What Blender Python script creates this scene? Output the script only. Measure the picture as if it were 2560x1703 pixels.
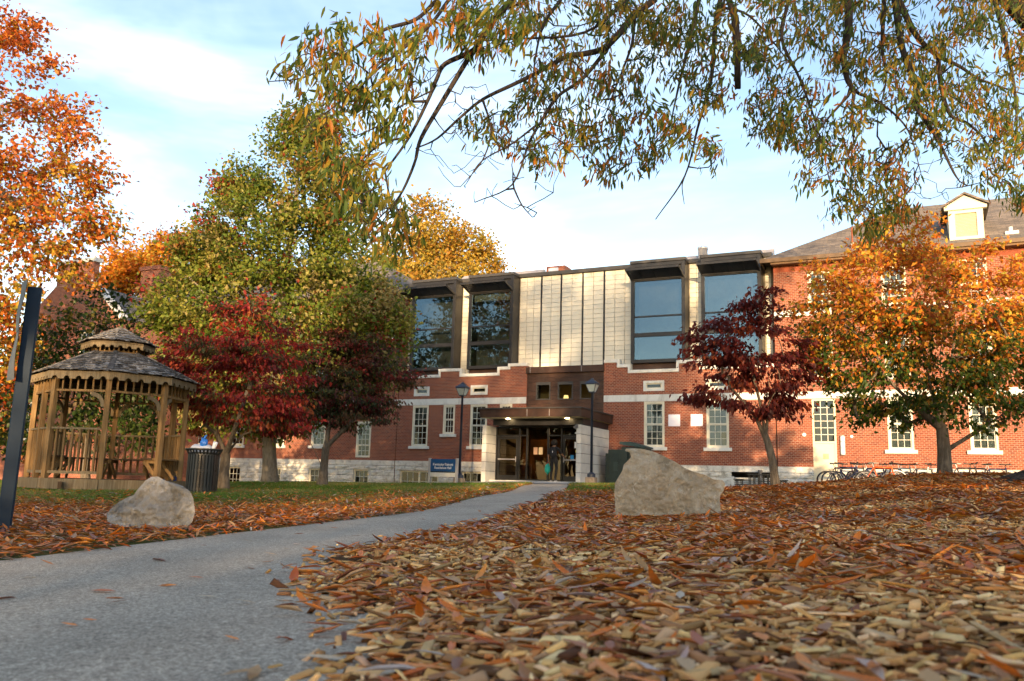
import bpy, math, random
import numpy as np
from mathutils import Vector, Matrix, Euler

for _o in list(bpy.data.objects):
    bpy.data.objects.remove(_o)
SC = bpy.context.scene
COL = SC.collection
PI = math.pi
R = math.radians

# ---------------------------------------------------------------- camera
F_PX, PITCH, ROLL, YAW = 2129.0, 0.16795, 0.02801, 0.44305   # focal (px at 2560 wide), camera pitch / roll, facade yaw
cp, sp = math.cos(PITCH), math.sin(PITCH)
FWD = np.array([0, cp, sp])
RT = np.array([math.cos(ROLL), -math.sin(ROLL) * sp, math.sin(ROLL) * cp])
UPV = np.array([-math.sin(ROLL), -math.cos(ROLL) * sp, math.cos(ROLL) * cp])
cam = bpy.data.cameras.new('camera')
cam_o = bpy.data.objects.new('camera', cam)
COL.objects.link(cam_o)
cam_o.matrix_world = Matrix(((RT[0], UPV[0], -FWD[0], 0), (RT[1], UPV[1], -FWD[1], 0), (RT[2], UPV[2], -FWD[2], 0), (0, 0, 0, 1)))
cam.sensor_width = 36.0
cam.lens = F_PX / 2560 * 36
cam.clip_start = 0.02
cam.clip_end = 600
cam.dof.use_dof = True
cam.dof.focus_distance = 9.0
cam.dof.aperture_fstop = 5.6
SC.camera = cam_o

# ---------------------------------------------------------------- sky, sun, exposure
SUN_AZ, SUN_EL = R(-3.0), R(7.5)          # azimuth to the right of straight behind the camera
sun_dir = Vector((math.sin(SUN_AZ) * math.cos(SUN_EL), -math.cos(SUN_AZ) * math.cos(SUN_EL), math.sin(SUN_EL)))
W = bpy.data.worlds.new('World')
SC.world = W
W.use_nodes = True
nt = W.node_tree
bg = nt.nodes['Background']
sky = nt.nodes.new('ShaderNodeTexSky')
sky.sky_type = 'NISHITA'
sky.sun_disc = False
sky.sun_elevation = SUN_EL
sky.sun_rotation = PI - SUN_AZ
sky.air_density = 1.0
sky.dust_density = 0.6
sky.ozone_density = 1.2
bg.inputs[1].default_value = 0.14
tc = nt.nodes.new('ShaderNodeTexCoord')
def wmath(op, a, b=None, clamp=False):
    n = nt.nodes.new('ShaderNodeMath'); n.operation = op; n.use_clamp = clamp
    for i, v in enumerate((a, b)):
        if v is None: continue
        if isinstance(v, (int, float)): n.inputs[i].default_value = v
        else: nt.links.new(v, n.inputs[i])
    return n.outputs[0]
def wnoise(scale, loc, rot, detail, rough, mscale):
    m = nt.nodes.new('ShaderNodeMapping'); m.inputs['Location'].default_value = loc
    m.inputs['Rotation'].default_value = rot; m.inputs['Scale'].default_value = mscale
    nt.links.new(tc.outputs['Generated'], m.inputs['Vector'])
    n = nt.nodes.new('ShaderNodeTexNoise'); n.inputs['Scale'].default_value = scale
    n.inputs['Detail'].default_value = detail; n.inputs['Roughness'].default_value = rough
    n.inputs['Distortion'].default_value = 0.35
    nt.links.new(m.outputs[0], n.inputs['Vector'])
    return n.outputs['Fac']
def wramp(fac, p0, p1, v0=0.0, v1=1.0):
    n = nt.nodes.new('ShaderNodeMapRange'); n.interpolation_type = 'SMOOTHSTEP'
    nt.links.new(fac, n.inputs[0]); n.inputs[1].default_value = p0; n.inputs[2].default_value = p1
    n.inputs[3].default_value = v0; n.inputs[4].default_value = v1
    return n.outputs[0]
big = wramp(wnoise(1.5, (0.55, 0.1, 0.32), (0, 0.25, 0.2), 6, 0.58, (1, 1, 1.9)), 0.48, 0.70)
streak = wramp(wnoise(3.0, (0.2, 0.4, 0.3), (0, 0.5, 0.5), 5, 0.6, (0.6, 1.6, 2.6)), 0.42, 0.78, 0.0, 0.55)
sepz = nt.nodes.new('ShaderNodeSeparateXYZ')
nt.links.new(tc.outputs['Generated'], sepz.inputs[0])
horizon = wramp(sepz.outputs[2], 0.0, 0.34, 0.26, 0.0)       # thicker veil of cloud low in the sky all round
cl = wmath('ADD', wmath('ADD', big, streak), horizon)
cl = wmath('MULTIPLY_ADD', cl, 0.78)
cl.node.inputs[2].default_value = 0.0
cl = wmath('MINIMUM', cl, 1.0)
mixc = nt.nodes.new('ShaderNodeMix'); mixc.data_type = 'RGBA'
nt.links.new(cl, mixc.inputs[0])
skyb = nt.nodes.new('ShaderNodeMix'); skyb.data_type = 'RGBA'; skyb.blend_type = 'MULTIPLY'
skyb.inputs[0].default_value = 1.0
nt.links.new(sky.outputs[0], skyb.inputs[6]); skyb.inputs[7].default_value = (0.62, 0.60, 0.645, 1)
nt.links.new(skyb.outputs[2], mixc.inputs[6])
cloudc = nt.nodes.new('ShaderNodeMix'); cloudc.data_type = 'RGBA'; cloudc.blend_type = 'ADD'      # thin cloud: its own white plus the sky glow that comes through it
cloudc.inputs[0].default_value = 0.62
cloudc.inputs[6].default_value = (1.38, 1.27, 1.16, 1)
nt.links.new(sky.outputs[0], cloudc.inputs[7])
nt.links.new(cloudc.outputs[2], mixc.inputs[7])
nt.links.new(mixc.outputs[2], bg.inputs[0])

sun = bpy.data.lights.new('sun', 'SUN')
sun.energy = 2.0
sun.color = (1.0, 0.70, 0.40)
sun.angle = R(0.6)
sun_o = bpy.data.objects.new('sun', sun)
COL.objects.link(sun_o)
sun_o.location = (0, -20, 40)
sun_o.rotation_euler = sun_dir.to_track_quat('Z', 'Y').to_euler()
SC.view_settings.view_transform = 'Standard'
SC.view_settings.look = 'None'
SC.view_settings.gamma = 1
SC.view_settings.use_curve_mapping = False
SC.view_settings.exposure = 2.38
SC.render.engine = 'CYCLES'
SC.cycles.max_bounces = 6
SC.cycles.diffuse_bounces = 3
SC.cycles.glossy_bounces = 3
SC.cycles.transmission_bounces = 4
SC.cycles.transparent_max_bounces = 8
SC.cycles.sample_clamp_indirect = 6

# ---------------------------------------------------------------- frames and lookups
NV = np.array([math.sin(YAW), math.cos(YAW), 0.0])     # into the facade
TV = np.array([math.cos(YAW), -math.sin(YAW), 0.0])    # along the facade, to the right
DF = 36.2077
def fw_(u, w, v=0.0):                                  # facade coordinates -> world
    return NV * (DF + w) + TV * u + np.array([0, 0, v])
K = 2560 / 2357.0
def ray(x, y):                                         # photo coordinates (2357 wide) -> direction with unit forward
    d = RT * (x * K - 1280) - UPV * (y * K - 851.5) + FWD * F_PX
    return d / d[1]
def at(x, y, Y):
    return ray(x, y) * Y

# ---------------------------------------------------------------- object helpers
def tag(o, label=None, cat=None, group=None, kind=None):
    if label: o['label'] = label
    if cat: o['category'] = cat
    if group: o['group'] = group
    if kind: o['kind'] = kind
    return o
def empty(name, loc=(0, 0, 0), rz=0.0, **kw):
    o = bpy.data.objects.new(name, None)
    o.empty_display_size = 0.2
    o.location = tuple(loc); o.rotation_euler = (0, 0, rz)
    COL.objects.link(o)
    return tag(o, **kw)
def link(name, me, parent=None, **kw):
    o = bpy.data.objects.new(name, me)
    COL.objects.link(o)
    if parent is not None: o.parent = parent
    return tag(o, **kw)
def copy_obj(o, parent=None):
    c = o.copy(); COL.objects.link(c); c.parent = parent
    return c
def copy_tree(o, parent=None):
    c = copy_obj(o, parent)
    for ch in list(o.children):
        copy_tree(ch, c)
    return c

class MB:
    def __init__(s):
        s.v = []; s.f = []; s.m = []
    def face(s, idx, mi=0):
        s.f.append(idx); s.m.append(mi)
    def quad(s, a, b, c, d, mi=0):
        i = len(s.v); s.v += [tuple(a), tuple(b), tuple(c), tuple(d)]; s.face((i, i + 1, i + 2, i + 3), mi)
    def box(s, x0, x1, y0, y1, z0, z1, mi=0):
        i = len(s.v)
        s.v += [(x0, y0, z0), (x1, y0, z0), (x1, y1, z0), (x0, y1, z0), (x0, y0, z1), (x1, y0, z1), (x1, y1, z1), (x0, y1, z1)]
        for q in ((3, 2, 1, 0), (4, 5, 6, 7), (0, 1, 5, 4), (1, 2, 6, 5), (2, 3, 7, 6), (3, 0, 4, 7)):
            s.face(tuple(i + k for k in q), mi)
        return s
    def beam(s, p0, p1, w, h, up=(0, 0, 1), mi=0, w1=None, h1=None):   # rectangular bar between points
        p0, p1 = np.array(p0, float), np.array(p1, float)
        d = p1 - p0; d = d / (np.linalg.norm(d) + 1e-9)
        up = np.array(up, float)
        sx = np.cross(d, up); n = np.linalg.norm(sx)
        if n < 1e-6: sx = np.cross(d, (1, 0, 0)); n = np.linalg.norm(sx)
        sx /= n; uz = np.cross(sx, d)
        i = len(s.v)
        for p, ww, hh in ((p0, w, h), (p1, w1 or w, h1 or h)):
            for a, b in ((-1, -1), (1, -1), (1, 1), (-1, 1)):
                s.v.append(tuple(p + sx * a * ww / 2 + uz * b * hh / 2))
        for q in ((0, 1, 2, 3), (7, 6, 5, 4), (1, 0, 4, 5), (2, 1, 5, 6), (3, 2, 6, 7), (0, 3, 7, 4)):
            s.face(tuple(i + k for k in q), mi)
        return s
    def tube(s, pts, rad, n=8, mi=0, cap=True):
        pts = [np.array(p, float) for p in pts]
        if not hasattr(rad, '__len__'): rad = [rad] * len(pts)
        rings = []; prev = None
        for k, p in enumerate(pts):
            a = pts[max(0, k - 1)]; b = pts[min(len(pts) - 1, k + 1)]
            d = b - a; d = d / (np.linalg.norm(d) + 1e-9)
            if prev is None:
                prev = np.cross(d, (0.3, 0.2, 0.93)); 
                if np.linalg.norm(prev) < 1e-3: prev = np.cross(d, (1, 0, 0))
            x = prev - d * (prev @ d); x /= (np.linalg.norm(x) + 1e-9); prev = x
            y = np.cross(d, x)
            i = len(s.v)
            for j in range(n):
                t = 2 * PI * j / n
                s.v.append(tuple(p + (x * math.cos(t) + y * math.sin(t)) * rad[k]))
            rings.append(i)
        for k in range(len(rings) - 1):
            for j in range(n):
                s.face((rings[k] + j, rings[k] + (j + 1) % n, rings[k + 1] + (j + 1) % n, rings[k + 1] + j), mi)
        if cap:
            s.face(tuple(rings[0] + j for j in reversed(range(n))), mi)
            s.face(tuple(rings[-1] + j for j in range(n)), mi)
        return s
    def lathe(s, prof, n=20, c=(0, 0, 0), mi=0, close=False):           # profile (r, z)
        i0 = len(s.v)
        for r_, z in prof:
            for j in range(n):
                t = 2 * PI * j / n
                s.v.append((c[0] + r_ * math.cos(t), c[1] + r_ * math.sin(t), c[2] + z))
        for k in range(len(prof) - 1):
            for j in range(n):
                a = i0 + k * n; b = a + n
                s.face((a + j, a + (j + 1) % n, b + (j + 1) % n, b + j), mi)
        if close:
            s.face(tuple(i0 + j for j in reversed(range(n))), mi)
            s.face(tuple(i0 + (len(prof) - 1) * n + j for j in range(n)), mi)
        return s
    def prism(s, poly, y0, y1, mi=0, axes=(0, 2, 1)):                   # polygon in (axes[0], axes[1]) extruded along axes[2]
        i = len(s.v); n = len(poly)
        for y in (y0, y1):
            for a, b in poly:
                p = [0, 0, 0]; p[axes[0]] = a; p[axes[1]] = b; p[axes[2]] = y
                s.v.append(tuple(p))
        s.face(tuple(i + j for j in range(n)), mi)
        s.face(tuple(i + n + j for j in reversed(range(n))), mi)
        for j in range(n):
            s.face((i + (j + 1) % n, i + j, i + n + j, i + n + (j + 1) % n), mi)
        return s
    def mesh(s, name, mats, smooth=False, fix=False):
        me = bpy.data.meshes.new(name)
        me.from_pydata(s.v, [], s.f)
        if not isinstance(mats, (list, tuple)): mats = [mats]
        for m in mats: me.materials.append(m)
        if len(mats) > 1: me.polygons.foreach_set('material_index', s.m)
        if smooth: me.polygons.foreach_set('use_smooth', [True] * len(s.f))
        if fix:
            import bmesh
            b = bmesh.new(); b.from_mesh(me); bmesh.ops.recalc_face_normals(b, faces=b.faces); b.to_mesh(me); b.free()
        me.update()
        return me
    def build(s, name, mats, parent=None, smooth=False, fix=True, bevel=0.0, **kw):
        o = link(name, s.mesh(name, mats, smooth, fix), parent, **kw)
        if bevel:
            m = o.modifiers.new('bevel', 'BEVEL'); m.width = bevel; m.segments = 1; m.limit_method = 'ANGLE'
        return o

def tri_mesh(name, V, T, mat, C=None, smooth=False, parent=None, **kw):
    me = bpy.data.meshes.new(name)
    V = np.ascontiguousarray(V, dtype=np.float32); T = np.ascontiguousarray(T, dtype=np.int32)
    me.vertices.add(len(V)); me.vertices.foreach_set('co', V.ravel())
    me.loops.add(T.size); me.loops.foreach_set('vertex_index', T.ravel())
    me.polygons.add(len(T))
    me.polygons.foreach_set('loop_start', np.arange(0, T.size, 3, dtype=np.int32))
    me.polygons.foreach_set('loop_total', np.full(len(T), 3, dtype=np.int32))
    if smooth: me.polygons.foreach_set('use_smooth', np.ones(len(T), dtype=bool))
    me.materials.append(mat)
    if C is not None:
        ca = me.color_attributes.new('Col', 'FLOAT_COLOR', 'POINT')
        c4 = np.ones((len(V), 4), dtype=np.float32); c4[:, :3] = C
        ca.data.foreach_set('color', c4.ravel())
    me.update(); me.validate()
    if parent == 'mesh': return me
    return link(name, me, parent, **kw)

# ---------------------------------------------------------------- materials
class NT:
    def __init__(s, name):
        s.m = bpy.data.materials.new(name); s.m.use_nodes = True
        s.t = s.m.node_tree; s.b = s.t.nodes['Principled BSDF']; s.out = s.t.nodes['Material Output']
        s.b.inputs['Specular IOR Level'].default_value = 0.3
    def n(s, typ, **kw):
        n = s.t.nodes.new('ShaderNode' + typ)
        for k, v in kw.items(): setattr(n, k, v)
        return n
    def l(s, a, b): s.t.links.new(a, b)
    def coord(s, kind='Object', scale=(1, 1, 1), rot=(0, 0, 0)):
        t = s.n('TexCoord'); m = s.n('Mapping'); m.inputs['Scale'].default_value = scale; m.inputs['Rotation'].default_value = rot
        s.l(t.outputs[kind], m.inputs[0]); return m.outputs[0]
    def noise(s, vec, scale, detail=4, rough=0.55, dist=0.0):
        n = s.n('TexNoise'); n.inputs['Scale'].default_value = scale; n.inputs['Detail'].default_value = detail
        n.inputs['Roughness'].default_value = rough; n.inputs['Distortion'].default_value = dist
        if vec is not None: s.l(vec, n.inputs['Vector'])
        return n.outputs['Fac']
    def ramp(s, fac, stops):
        n = s.n('ValToRGB'); e = n.color_ramp.elements
        while len(e) < len(stops): e.new(0.5)
        for el, (p, c) in zip(e, stops):
            el.position = p; el.color = (c[0], c[1], c[2], 1) if hasattr(c, '__len__') else (c, c, c, 1)
        s.l(fac, n.inputs[0]); return n.outputs[0]
    def mix(s, fac, a, b, blend='MIX'):
        n = s.n('Mix', data_type='RGBA', blend_type=blend)
        for i, v in ((0, fac), (6, a), (7, b)):
            if isinstance(v, (int, float)): n.inputs[i].default_value = v
            elif isinstance(v, tuple): n.inputs[i].default_value = (v[0], v[1], v[2], 1)
            else: s.l(v, n.inputs[i])
        return n.outputs[2]
    def bump(s, h, strength=0.3, dist=0.02):
        n = s.n('Bump'); n.inputs['Strength'].default_value = strength; n.inputs['Distance'].default_value = dist
        s.l(h, n.inputs['Height']); s.l(n.outputs[0], s.b.inputs['Normal']); return n
    def set(s, color=None, rough=None, metal=None, spec=None):
        for k, v in (('Base Color', color), ('Roughness', rough), ('Metallic', metal), ('Specular IOR Level', spec)):
            if v is None: continue
            if isinstance(v, tuple): s.b.inputs[k].default_value = (v[0], v[1], v[2], 1)
            elif isinstance(v, (int, float)): s.b.inputs[k].default_value = v
            else: s.l(v, s.b.inputs[k])
        return s.m

def plain(name, c, rough=0.6, metal=0.0, var=0.12, scale=6.0, bump=0.0, spec=0.3, dirt=None, obj_rand=0.0):
    k = NT(name); vec = k.coord()
    f = k.noise(vec, scale, 5, 0.6)
    lo = tuple(x * (1 - var) for x in c); hi = tuple(min(1, x * (1 + var)) for x in c)
    colr = k.ramp(f, [(0.3, lo), (0.7, hi)])
    if dirt:
        g = k.noise(k.coord(scale=(1, 1, 0.35)), dirt[1], 6, 0.65, 0.4)
        colr = k.mix(k.ramp(g, [(0.5, 0.0), (0.75, dirt[2])]), colr, dirt[0])
    if obj_rand:
        oi = k.n('ObjectInfo'); r_ = k.n('MapRange'); k.l(oi.outputs['Random'], r_.inputs[0])
        r_.inputs[3].default_value = 1 - obj_rand; r_.inputs[4].default_value = 1 + obj_rand
        vm = k.n('VectorMath', operation='SCALE'); k.l(colr, vm.inputs[0]); k.l(r_.outputs[0], vm.inputs['Scale']); colr = vm.outputs[0]
    if bump: k.bump(k.noise(vec, scale * 4, 6, 0.65), bump, 0.01)
    return k.set(colr, rough, metal, spec)

def brick_mat():
    k = NT('brick')
    t = k.n('TexCoord'); sx = k.n('SeparateXYZ'); k.l(t.outputs['Object'], sx.inputs[0])
    ad = k.n('Math', operation='ADD'); k.l(sx.outputs[0], ad.inputs[0]); k.l(sx.outputs[1], ad.inputs[1])
    cb = k.n('CombineXYZ'); k.l(ad.outputs[0], cb.inputs[0]); k.l(sx.outputs[2], cb.inputs[1])
    b = k.n('TexBrick'); k.l(cb.outputs[0], b.inputs['Vector'])
    b.inputs['Scale'].default_value = 1.0; b.inputs['Brick Width'].default_value = 0.165; b.inputs['Row Height'].default_value = 0.0705
    b.inputs['Mortar Size'].default_value = 0.0095; b.inputs['Mortar Smooth'].default_value = 0.3; b.inputs['Bias'].default_value = 0.0
    b.inputs['Color1'].default_value = (0.31, 0.083, 0.038, 1); b.inputs['Color2'].default_value = (0.16, 0.038, 0.023, 1)
    b.inputs['Mortar'].default_value = (0.38, 0.26, 0.185, 1)
    big = k.noise(cb.outputs[0], 0.55, 5, 0.6, 0.3)
    c = k.mix(k.ramp(big, [(0.35, 0.0), (0.7, 0.4)]), b.outputs['Color'], (0.20, 0.055, 0.035))
    oc = k.noise(cb.outputs[0], 1.7, 6, 0.7, 0.5)
    c = k.mix(k.ramp(oc, [(0.58, 0.0), (0.78, 0.45)]), c, (0.36, 0.10, 0.035))
    wh = k.noise(k.coord(scale=(1, 1, 0.5)), 1.3, 7, 0.7, 0.6)
    c = k.mix(k.ramp(wh, [(0.62, 0.0), (0.85, 0.5)]), c, (0.36, 0.27, 0.23))
    iv = k.n('Math', operation='SUBTRACT'); iv.inputs[0].default_value = 1.0; k.l(b.outputs['Fac'], iv.inputs[1])
    k.bump(iv.outputs[0], 0.6, 0.008)
    return k.set(c, 0.85, 0, 0.2)

def stone_mat():
    k = NT('rock_faced_stone'); vec = k.coord()
    f = k.noise(vec, 3.5, 7, 0.7, 0.5)
    c = k.ramp(f, [(0.30, (0.28, 0.255, 0.21)), (0.46, (0.58, 0.56, 0.50)), (0.7, (0.72, 0.70, 0.64))])
    g = k.noise(k.coord(scale=(1, 1, 2.2)), 2.2, 8, 0.75, 1.2)
    c = k.mix(k.ramp(g, [(0.55, 0.0), (0.70, 0.75)]), c, (0.16, 0.14, 0.11))
    gr = k.noise(k.coord(scale=(0.6, 1, 0.3)), 1.1, 4, 0.6)
    c = k.mix(k.ramp(gr, [(0.55, 0.0), (0.75, 0.35)]), c, (0.42, 0.52, 0.50))
    k.bump(k.noise(vec, 9, 8, 0.7, 0.6), 0.7, 0.03)
    return k.set(c, 0.85, 0, 0.2)

def wood_mat(name, c0, c1, c2, grain=(30, 30, 2), vr=(0.80, 1.15)):
    k = NT(name); vec = k.coord(scale=grain)
    f = k.noise(vec, 1.0, 6, 0.65, 0.6)
    c = k.ramp(f, [(0.25, c0), (0.5, c1), (0.75, c2)])
    oi = k.n('ObjectInfo'); r_ = k.n('MapRange'); k.l(oi.outputs['Random'], r_.inputs[0]); r_.inputs[3].default_value = vr[0]; r_.inputs[4].default_value = vr[1]
    vm = k.n('VectorMath', operation='SCALE'); k.l(c, vm.inputs[0]); k.l(r_.outputs[0], vm.inputs['Scale'])
    k.bump(f, 0.35, 0.006)
    return k.set(vm.outputs[0], 0.75, 0, 0.2)

def glass_mat(name='window_glass', tint=(0.55, 0.6, 0.62), refl=0.03, gcol=(0.42, 0.46, 0.50)):
    k = NT(name)
    fr = k.n('Fresnel'); fr.inputs[0].default_value = 1.5
    ad = k.n('Math', operation='ADD', use_clamp=True); k.l(fr.outputs[0], ad.inputs[0]); ad.inputs[1].default_value = refl
    tr = k.n('BsdfTransparent'); tr.inputs[0].default_value = (*tint, 1)
    gl = k.n('BsdfGlossy'); gl.inputs['Roughness'].default_value = 0.012; gl.inputs[0].default_value = (*gcol, 1)
    bp = k.n('Bump'); bp.inputs['Strength'].default_value = 0.05; bp.inputs['Distance'].default_value = 0.05
    k.l(k.noise(k.coord(), 1.6, 2, 0.5, 0.2), bp.inputs['Height']); k.l(bp.outputs[0], gl.inputs['Normal'])
    mx = k.n('MixShader'); k.l(ad.outputs[0], mx.inputs[0]); k.l(tr.outputs[0], mx.inputs[1]); k.l(gl.outputs[0], mx.inputs[2])
    k.l(mx.outputs[0], k.out.inputs[0])
    return k.m

def leaf_mat(name, transl=0.46, rough=0.45, spec=0.25):
    k = NT(name)
    a = k.n('Attribute'); a.attribute_name = 'Col'
    f = k.noise(k.coord(), 22, 3, 0.6)
    c = k.mix(1.0, a.outputs['Color'], k.ramp(f, [(0.3, 0.82), (0.7, 1.18)]), 'MULTIPLY')
    k.set(c, rough, 0, spec)
    tl = k.n('BsdfTranslucent'); k.l(c, tl.inputs[0])
    mx = k.n('MixShader'); mx.inputs[0].default_value = transl
    k.l(k.b.outputs[0], mx.inputs[1]); k.l(tl.outputs[0], mx.inputs[2]); k.l(mx.outputs[0], k.out.inputs[0])
    return k.m

def bark_mat(name, c0, c1):
    k = NT(name); vec = k.coord(scale=(9, 9, 2.2))
    f = k.noise(vec, 1.6, 7, 0.7, 0.9)
    k.bump(f, 0.9, 0.03)
    return k.set(k.ramp(f, [(0.3, c0), (0.7, c1)]), 0.9, 0, 0.1)

M = {}
M['brick'] = brick_mat()
M['stone'] = stone_mat()
M['trim'] = plain('painted_stone_trim', (0.66, 0.65, 0.60), 0.7, var=0.06, dirt=((0.30, 0.27, 0.22), 2.2, 0.6))
M['cream_paint'] = plain('cream_painted_wood', (0.68, 0.62, 0.47), 0.5, var=0.05, dirt=((0.40, 0.34, 0.24), 3.0, 0.35))
M['door_paint'] = plain('cream_painted_steel', (0.66, 0.59, 0.42), 0.45, var=0.03)
M['sill'] = plain('sill_stone', (0.64, 0.63, 0.58), 0.7, var=0.08, dirt=((0.30, 0.33, 0.32), 4, 0.5))
M['dark_metal'] = plain('dark_bronze_metal', (0.022, 0.021, 0.022), 0.42, 0.2, 0.15, 3, spec=0.4)
M['grey_metal'] = plain('grey_metal_cap', (0.055, 0.052, 0.05), 0.5, 0.2, 0.15, 3, spec=0.4)
M['copper'] = plain('brown_metal_cladding', (0.052, 0.026, 0.017), 0.5, 0.25, 0.35, 2.2, dirt=((0.10, 0.075, 0.06), 1.4, 0.5), spec=0.35, obj_rand=0.12)
M['cream_panel'] = plain('cream_translucent_panel', (0.70, 0.665, 0.55), 0.55, var=0.04, scale=1.3, dirt=((0.46, 0.43, 0.34), 0.9, 0.5), obj_rand=0.03)
M['joint'] = plain('panel_joint', (0.20, 0.175, 0.13), 0.8)
M['concrete'] = plain('precast_concrete', (0.56, 0.545, 0.50), 0.8, var=0.08, scale=3, bump=0.15, dirt=((0.34, 0.31, 0.26), 1.8, 0.35))
M['soffit'] = plain('soffit_paint', (0.42, 0.36, 0.22), 0.6)
M['glass'] = glass_mat()
M['glass_bay'] = glass_mat('bay_glass', (0.60, 0.66, 0.70), 0.10, (0.42, 0.59, 0.70))
M['glass_clear'] = glass_mat('door_glass', (0.62, 0.58, 0.5), 0.03, (0.4, 0.38, 0.34))
M['muntin'] = plain('white_window_bars', (0.66, 0.63, 0.53), 0.5, var=0.04)
M['blind'] = plain('pale_window_blind', (0.55, 0.55, 0.49), 0.8, var=0.05)
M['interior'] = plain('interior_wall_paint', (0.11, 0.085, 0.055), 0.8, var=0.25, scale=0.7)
M['roof_shingle'] = None
M['zinc'] = plain('weathered_zinc_sheet', (0.40, 0.36, 0.33), 0.5, 0.1, 0.15, 1.5)
M['white_metal'] = plain('galvanised_metal', (0.60, 0.60, 0.62), 0.35, 0.5, 0.08)
M['lamp_blue'] = plain('dark_blue_lamp_paint', (0.022, 0.032, 0.055), 0.4, 0.1, 0.15, spec=0.45)
M['lamp_glass'] = plain('frosted_lamp_glass', (0.46, 0.50, 0.46), 0.25, 0, 0.06, spec=0.5)
M['sign_blue'] = plain('blue_sign_face', (0.004, 0.075, 0.23), 0.4, 0, 0.05, spec=0.4)
M['sign_navy'] = plain('navy_post_paint', (0.006, 0.020, 0.040), 0.5, 0, 0.15, spec=0.2)
M['sign_grey'] = plain('grey_sign_back', (0.13, 0.125, 0.125), 0.5, 0.3, 0.1)
M['sign_white'] = plain('white_lettering', (0.80, 0.80, 0.80), 0.5, 0, 0.02)
M['aluminium'] = plain('grey_aluminium_post', (0.42, 0.41, 0.42), 0.45, 0.3, 0.06)
M['cabinet_green'] = plain('dark_green_cabinet_paint', (0.022, 0.036, 0.030), 0.5, 0, 0.15, dirt=((0.05, 0.055, 0.05), 2, 0.5))
M['black_metal'] = plain('black_coated_metal', (0.012, 0.012, 0.013), 0.38, 0, 0.2, spec=0.5)
M['bin_blue'] = plain('blue_bin_plastic', (0.005, 0.06, 0.27), 0.4, 0, 0.1)
M['wood'] = wood_mat('weathered_cedar', (0.10, 0.056, 0.020), (0.20, 0.118, 0.046), (0.28, 0.185, 0.088))
M['wood_grey'] = wood_mat('grey_weathered_wood', (0.10, 0.070, 0.036), (0.19, 0.140, 0.078), (0.28, 0.225, 0.145))
M['wood_shaded'] = wood_mat('shaded_underside_wood', (0.05, 0.028, 0.014), (0.085, 0.05, 0.026), (0.12, 0.075, 0.04))  # darker copy of the cedar, shade of the undersides put into its colour
M['shingle'] = wood_mat('grey_cedar_shingle', (0.035, 0.033, 0.031), (0.12, 0.112, 0.105), (0.36, 0.345, 0.33), (14, 3, 14), (0.4, 1.6))
M['leaf'] = leaf_mat('tree_leaf')
M['willow_leaf'] = leaf_mat('narrow_oak_leaf', 0.58)
M['dry_leaf'] = leaf_mat('dry_fallen_leaf', 0.22, 0.42, 0.35)
M['grass'] = leaf_mat('grass_blade', 0.35, 0.6, 0.15)
M['chip'] = leaf_mat('wood_chip', 0.02, 0.85, 0.1)
M['bark'] = bark_mat('grey_brown_bark', (0.05, 0.04, 0.03), (0.20, 0.165, 0.125))
M['bark_dark'] = bark_mat('dark_bark', (0.022, 0.017, 0.014), (0.075, 0.058, 0.046))
M['bark_light'] = bark_mat('pale_grey_bark', (0.10, 0.085, 0.065), (0.26, 0.22, 0.17))

def roof_mat():
    k = NT('asphalt_roof_shingle')
    t = k.n('TexCoord'); sx = k.n('SeparateXYZ'); k.l(t.outputs['Object'], sx.inputs[0])
    ad = k.n('Math', operation='ADD'); k.l(sx.outputs[0], ad.inputs[0]); ad.inputs[1].default_value = 0
    cb = k.n('CombineXYZ'); k.l(ad.outputs[0], cb.inputs[0]); k.l(sx.outputs[2], cb.inputs[1])
    b = k.n('TexBrick'); k.l(cb.outputs[0], b.inputs['Vector'])
    b.inputs['Brick Width'].default_value = 0.33; b.inputs['Row Height'].default_value = 0.085; b.inputs['Mortar Size'].default_value = 0.012
    b.inputs['Scale'].default_value = 1; b.inputs['Mortar Smooth'].default_value = 1
    b.inputs['Color1'].default_value = (0.23, 0.19, 0.155, 1); b.inputs['Color2'].default_value = (0.13, 0.115, 0.105, 1); b.inputs['Mortar'].default_value = (0.085, 0.075, 0.068, 1)
    f = k.noise(k.coord(scale=(0.5, 0.5, 2)), 2.2, 6, 0.7)
    c = k.mix(1.0, b.outputs['Color'], k.ramp(f, [(0.3, 0.8), (0.7, 1.25)]), 'MULTIPLY')
    iv = k.n('Math', operation='SUBTRACT'); iv.inputs[0].default_value = 1.0; k.l(b.outputs['Fac'], iv.inputs[1])
    k.bump(iv.outputs[0], 0.5, 0.012)
    return k.set(c, 0.9, 0, 0.1)
M['roof_shingle'] = roof_mat()
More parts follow.
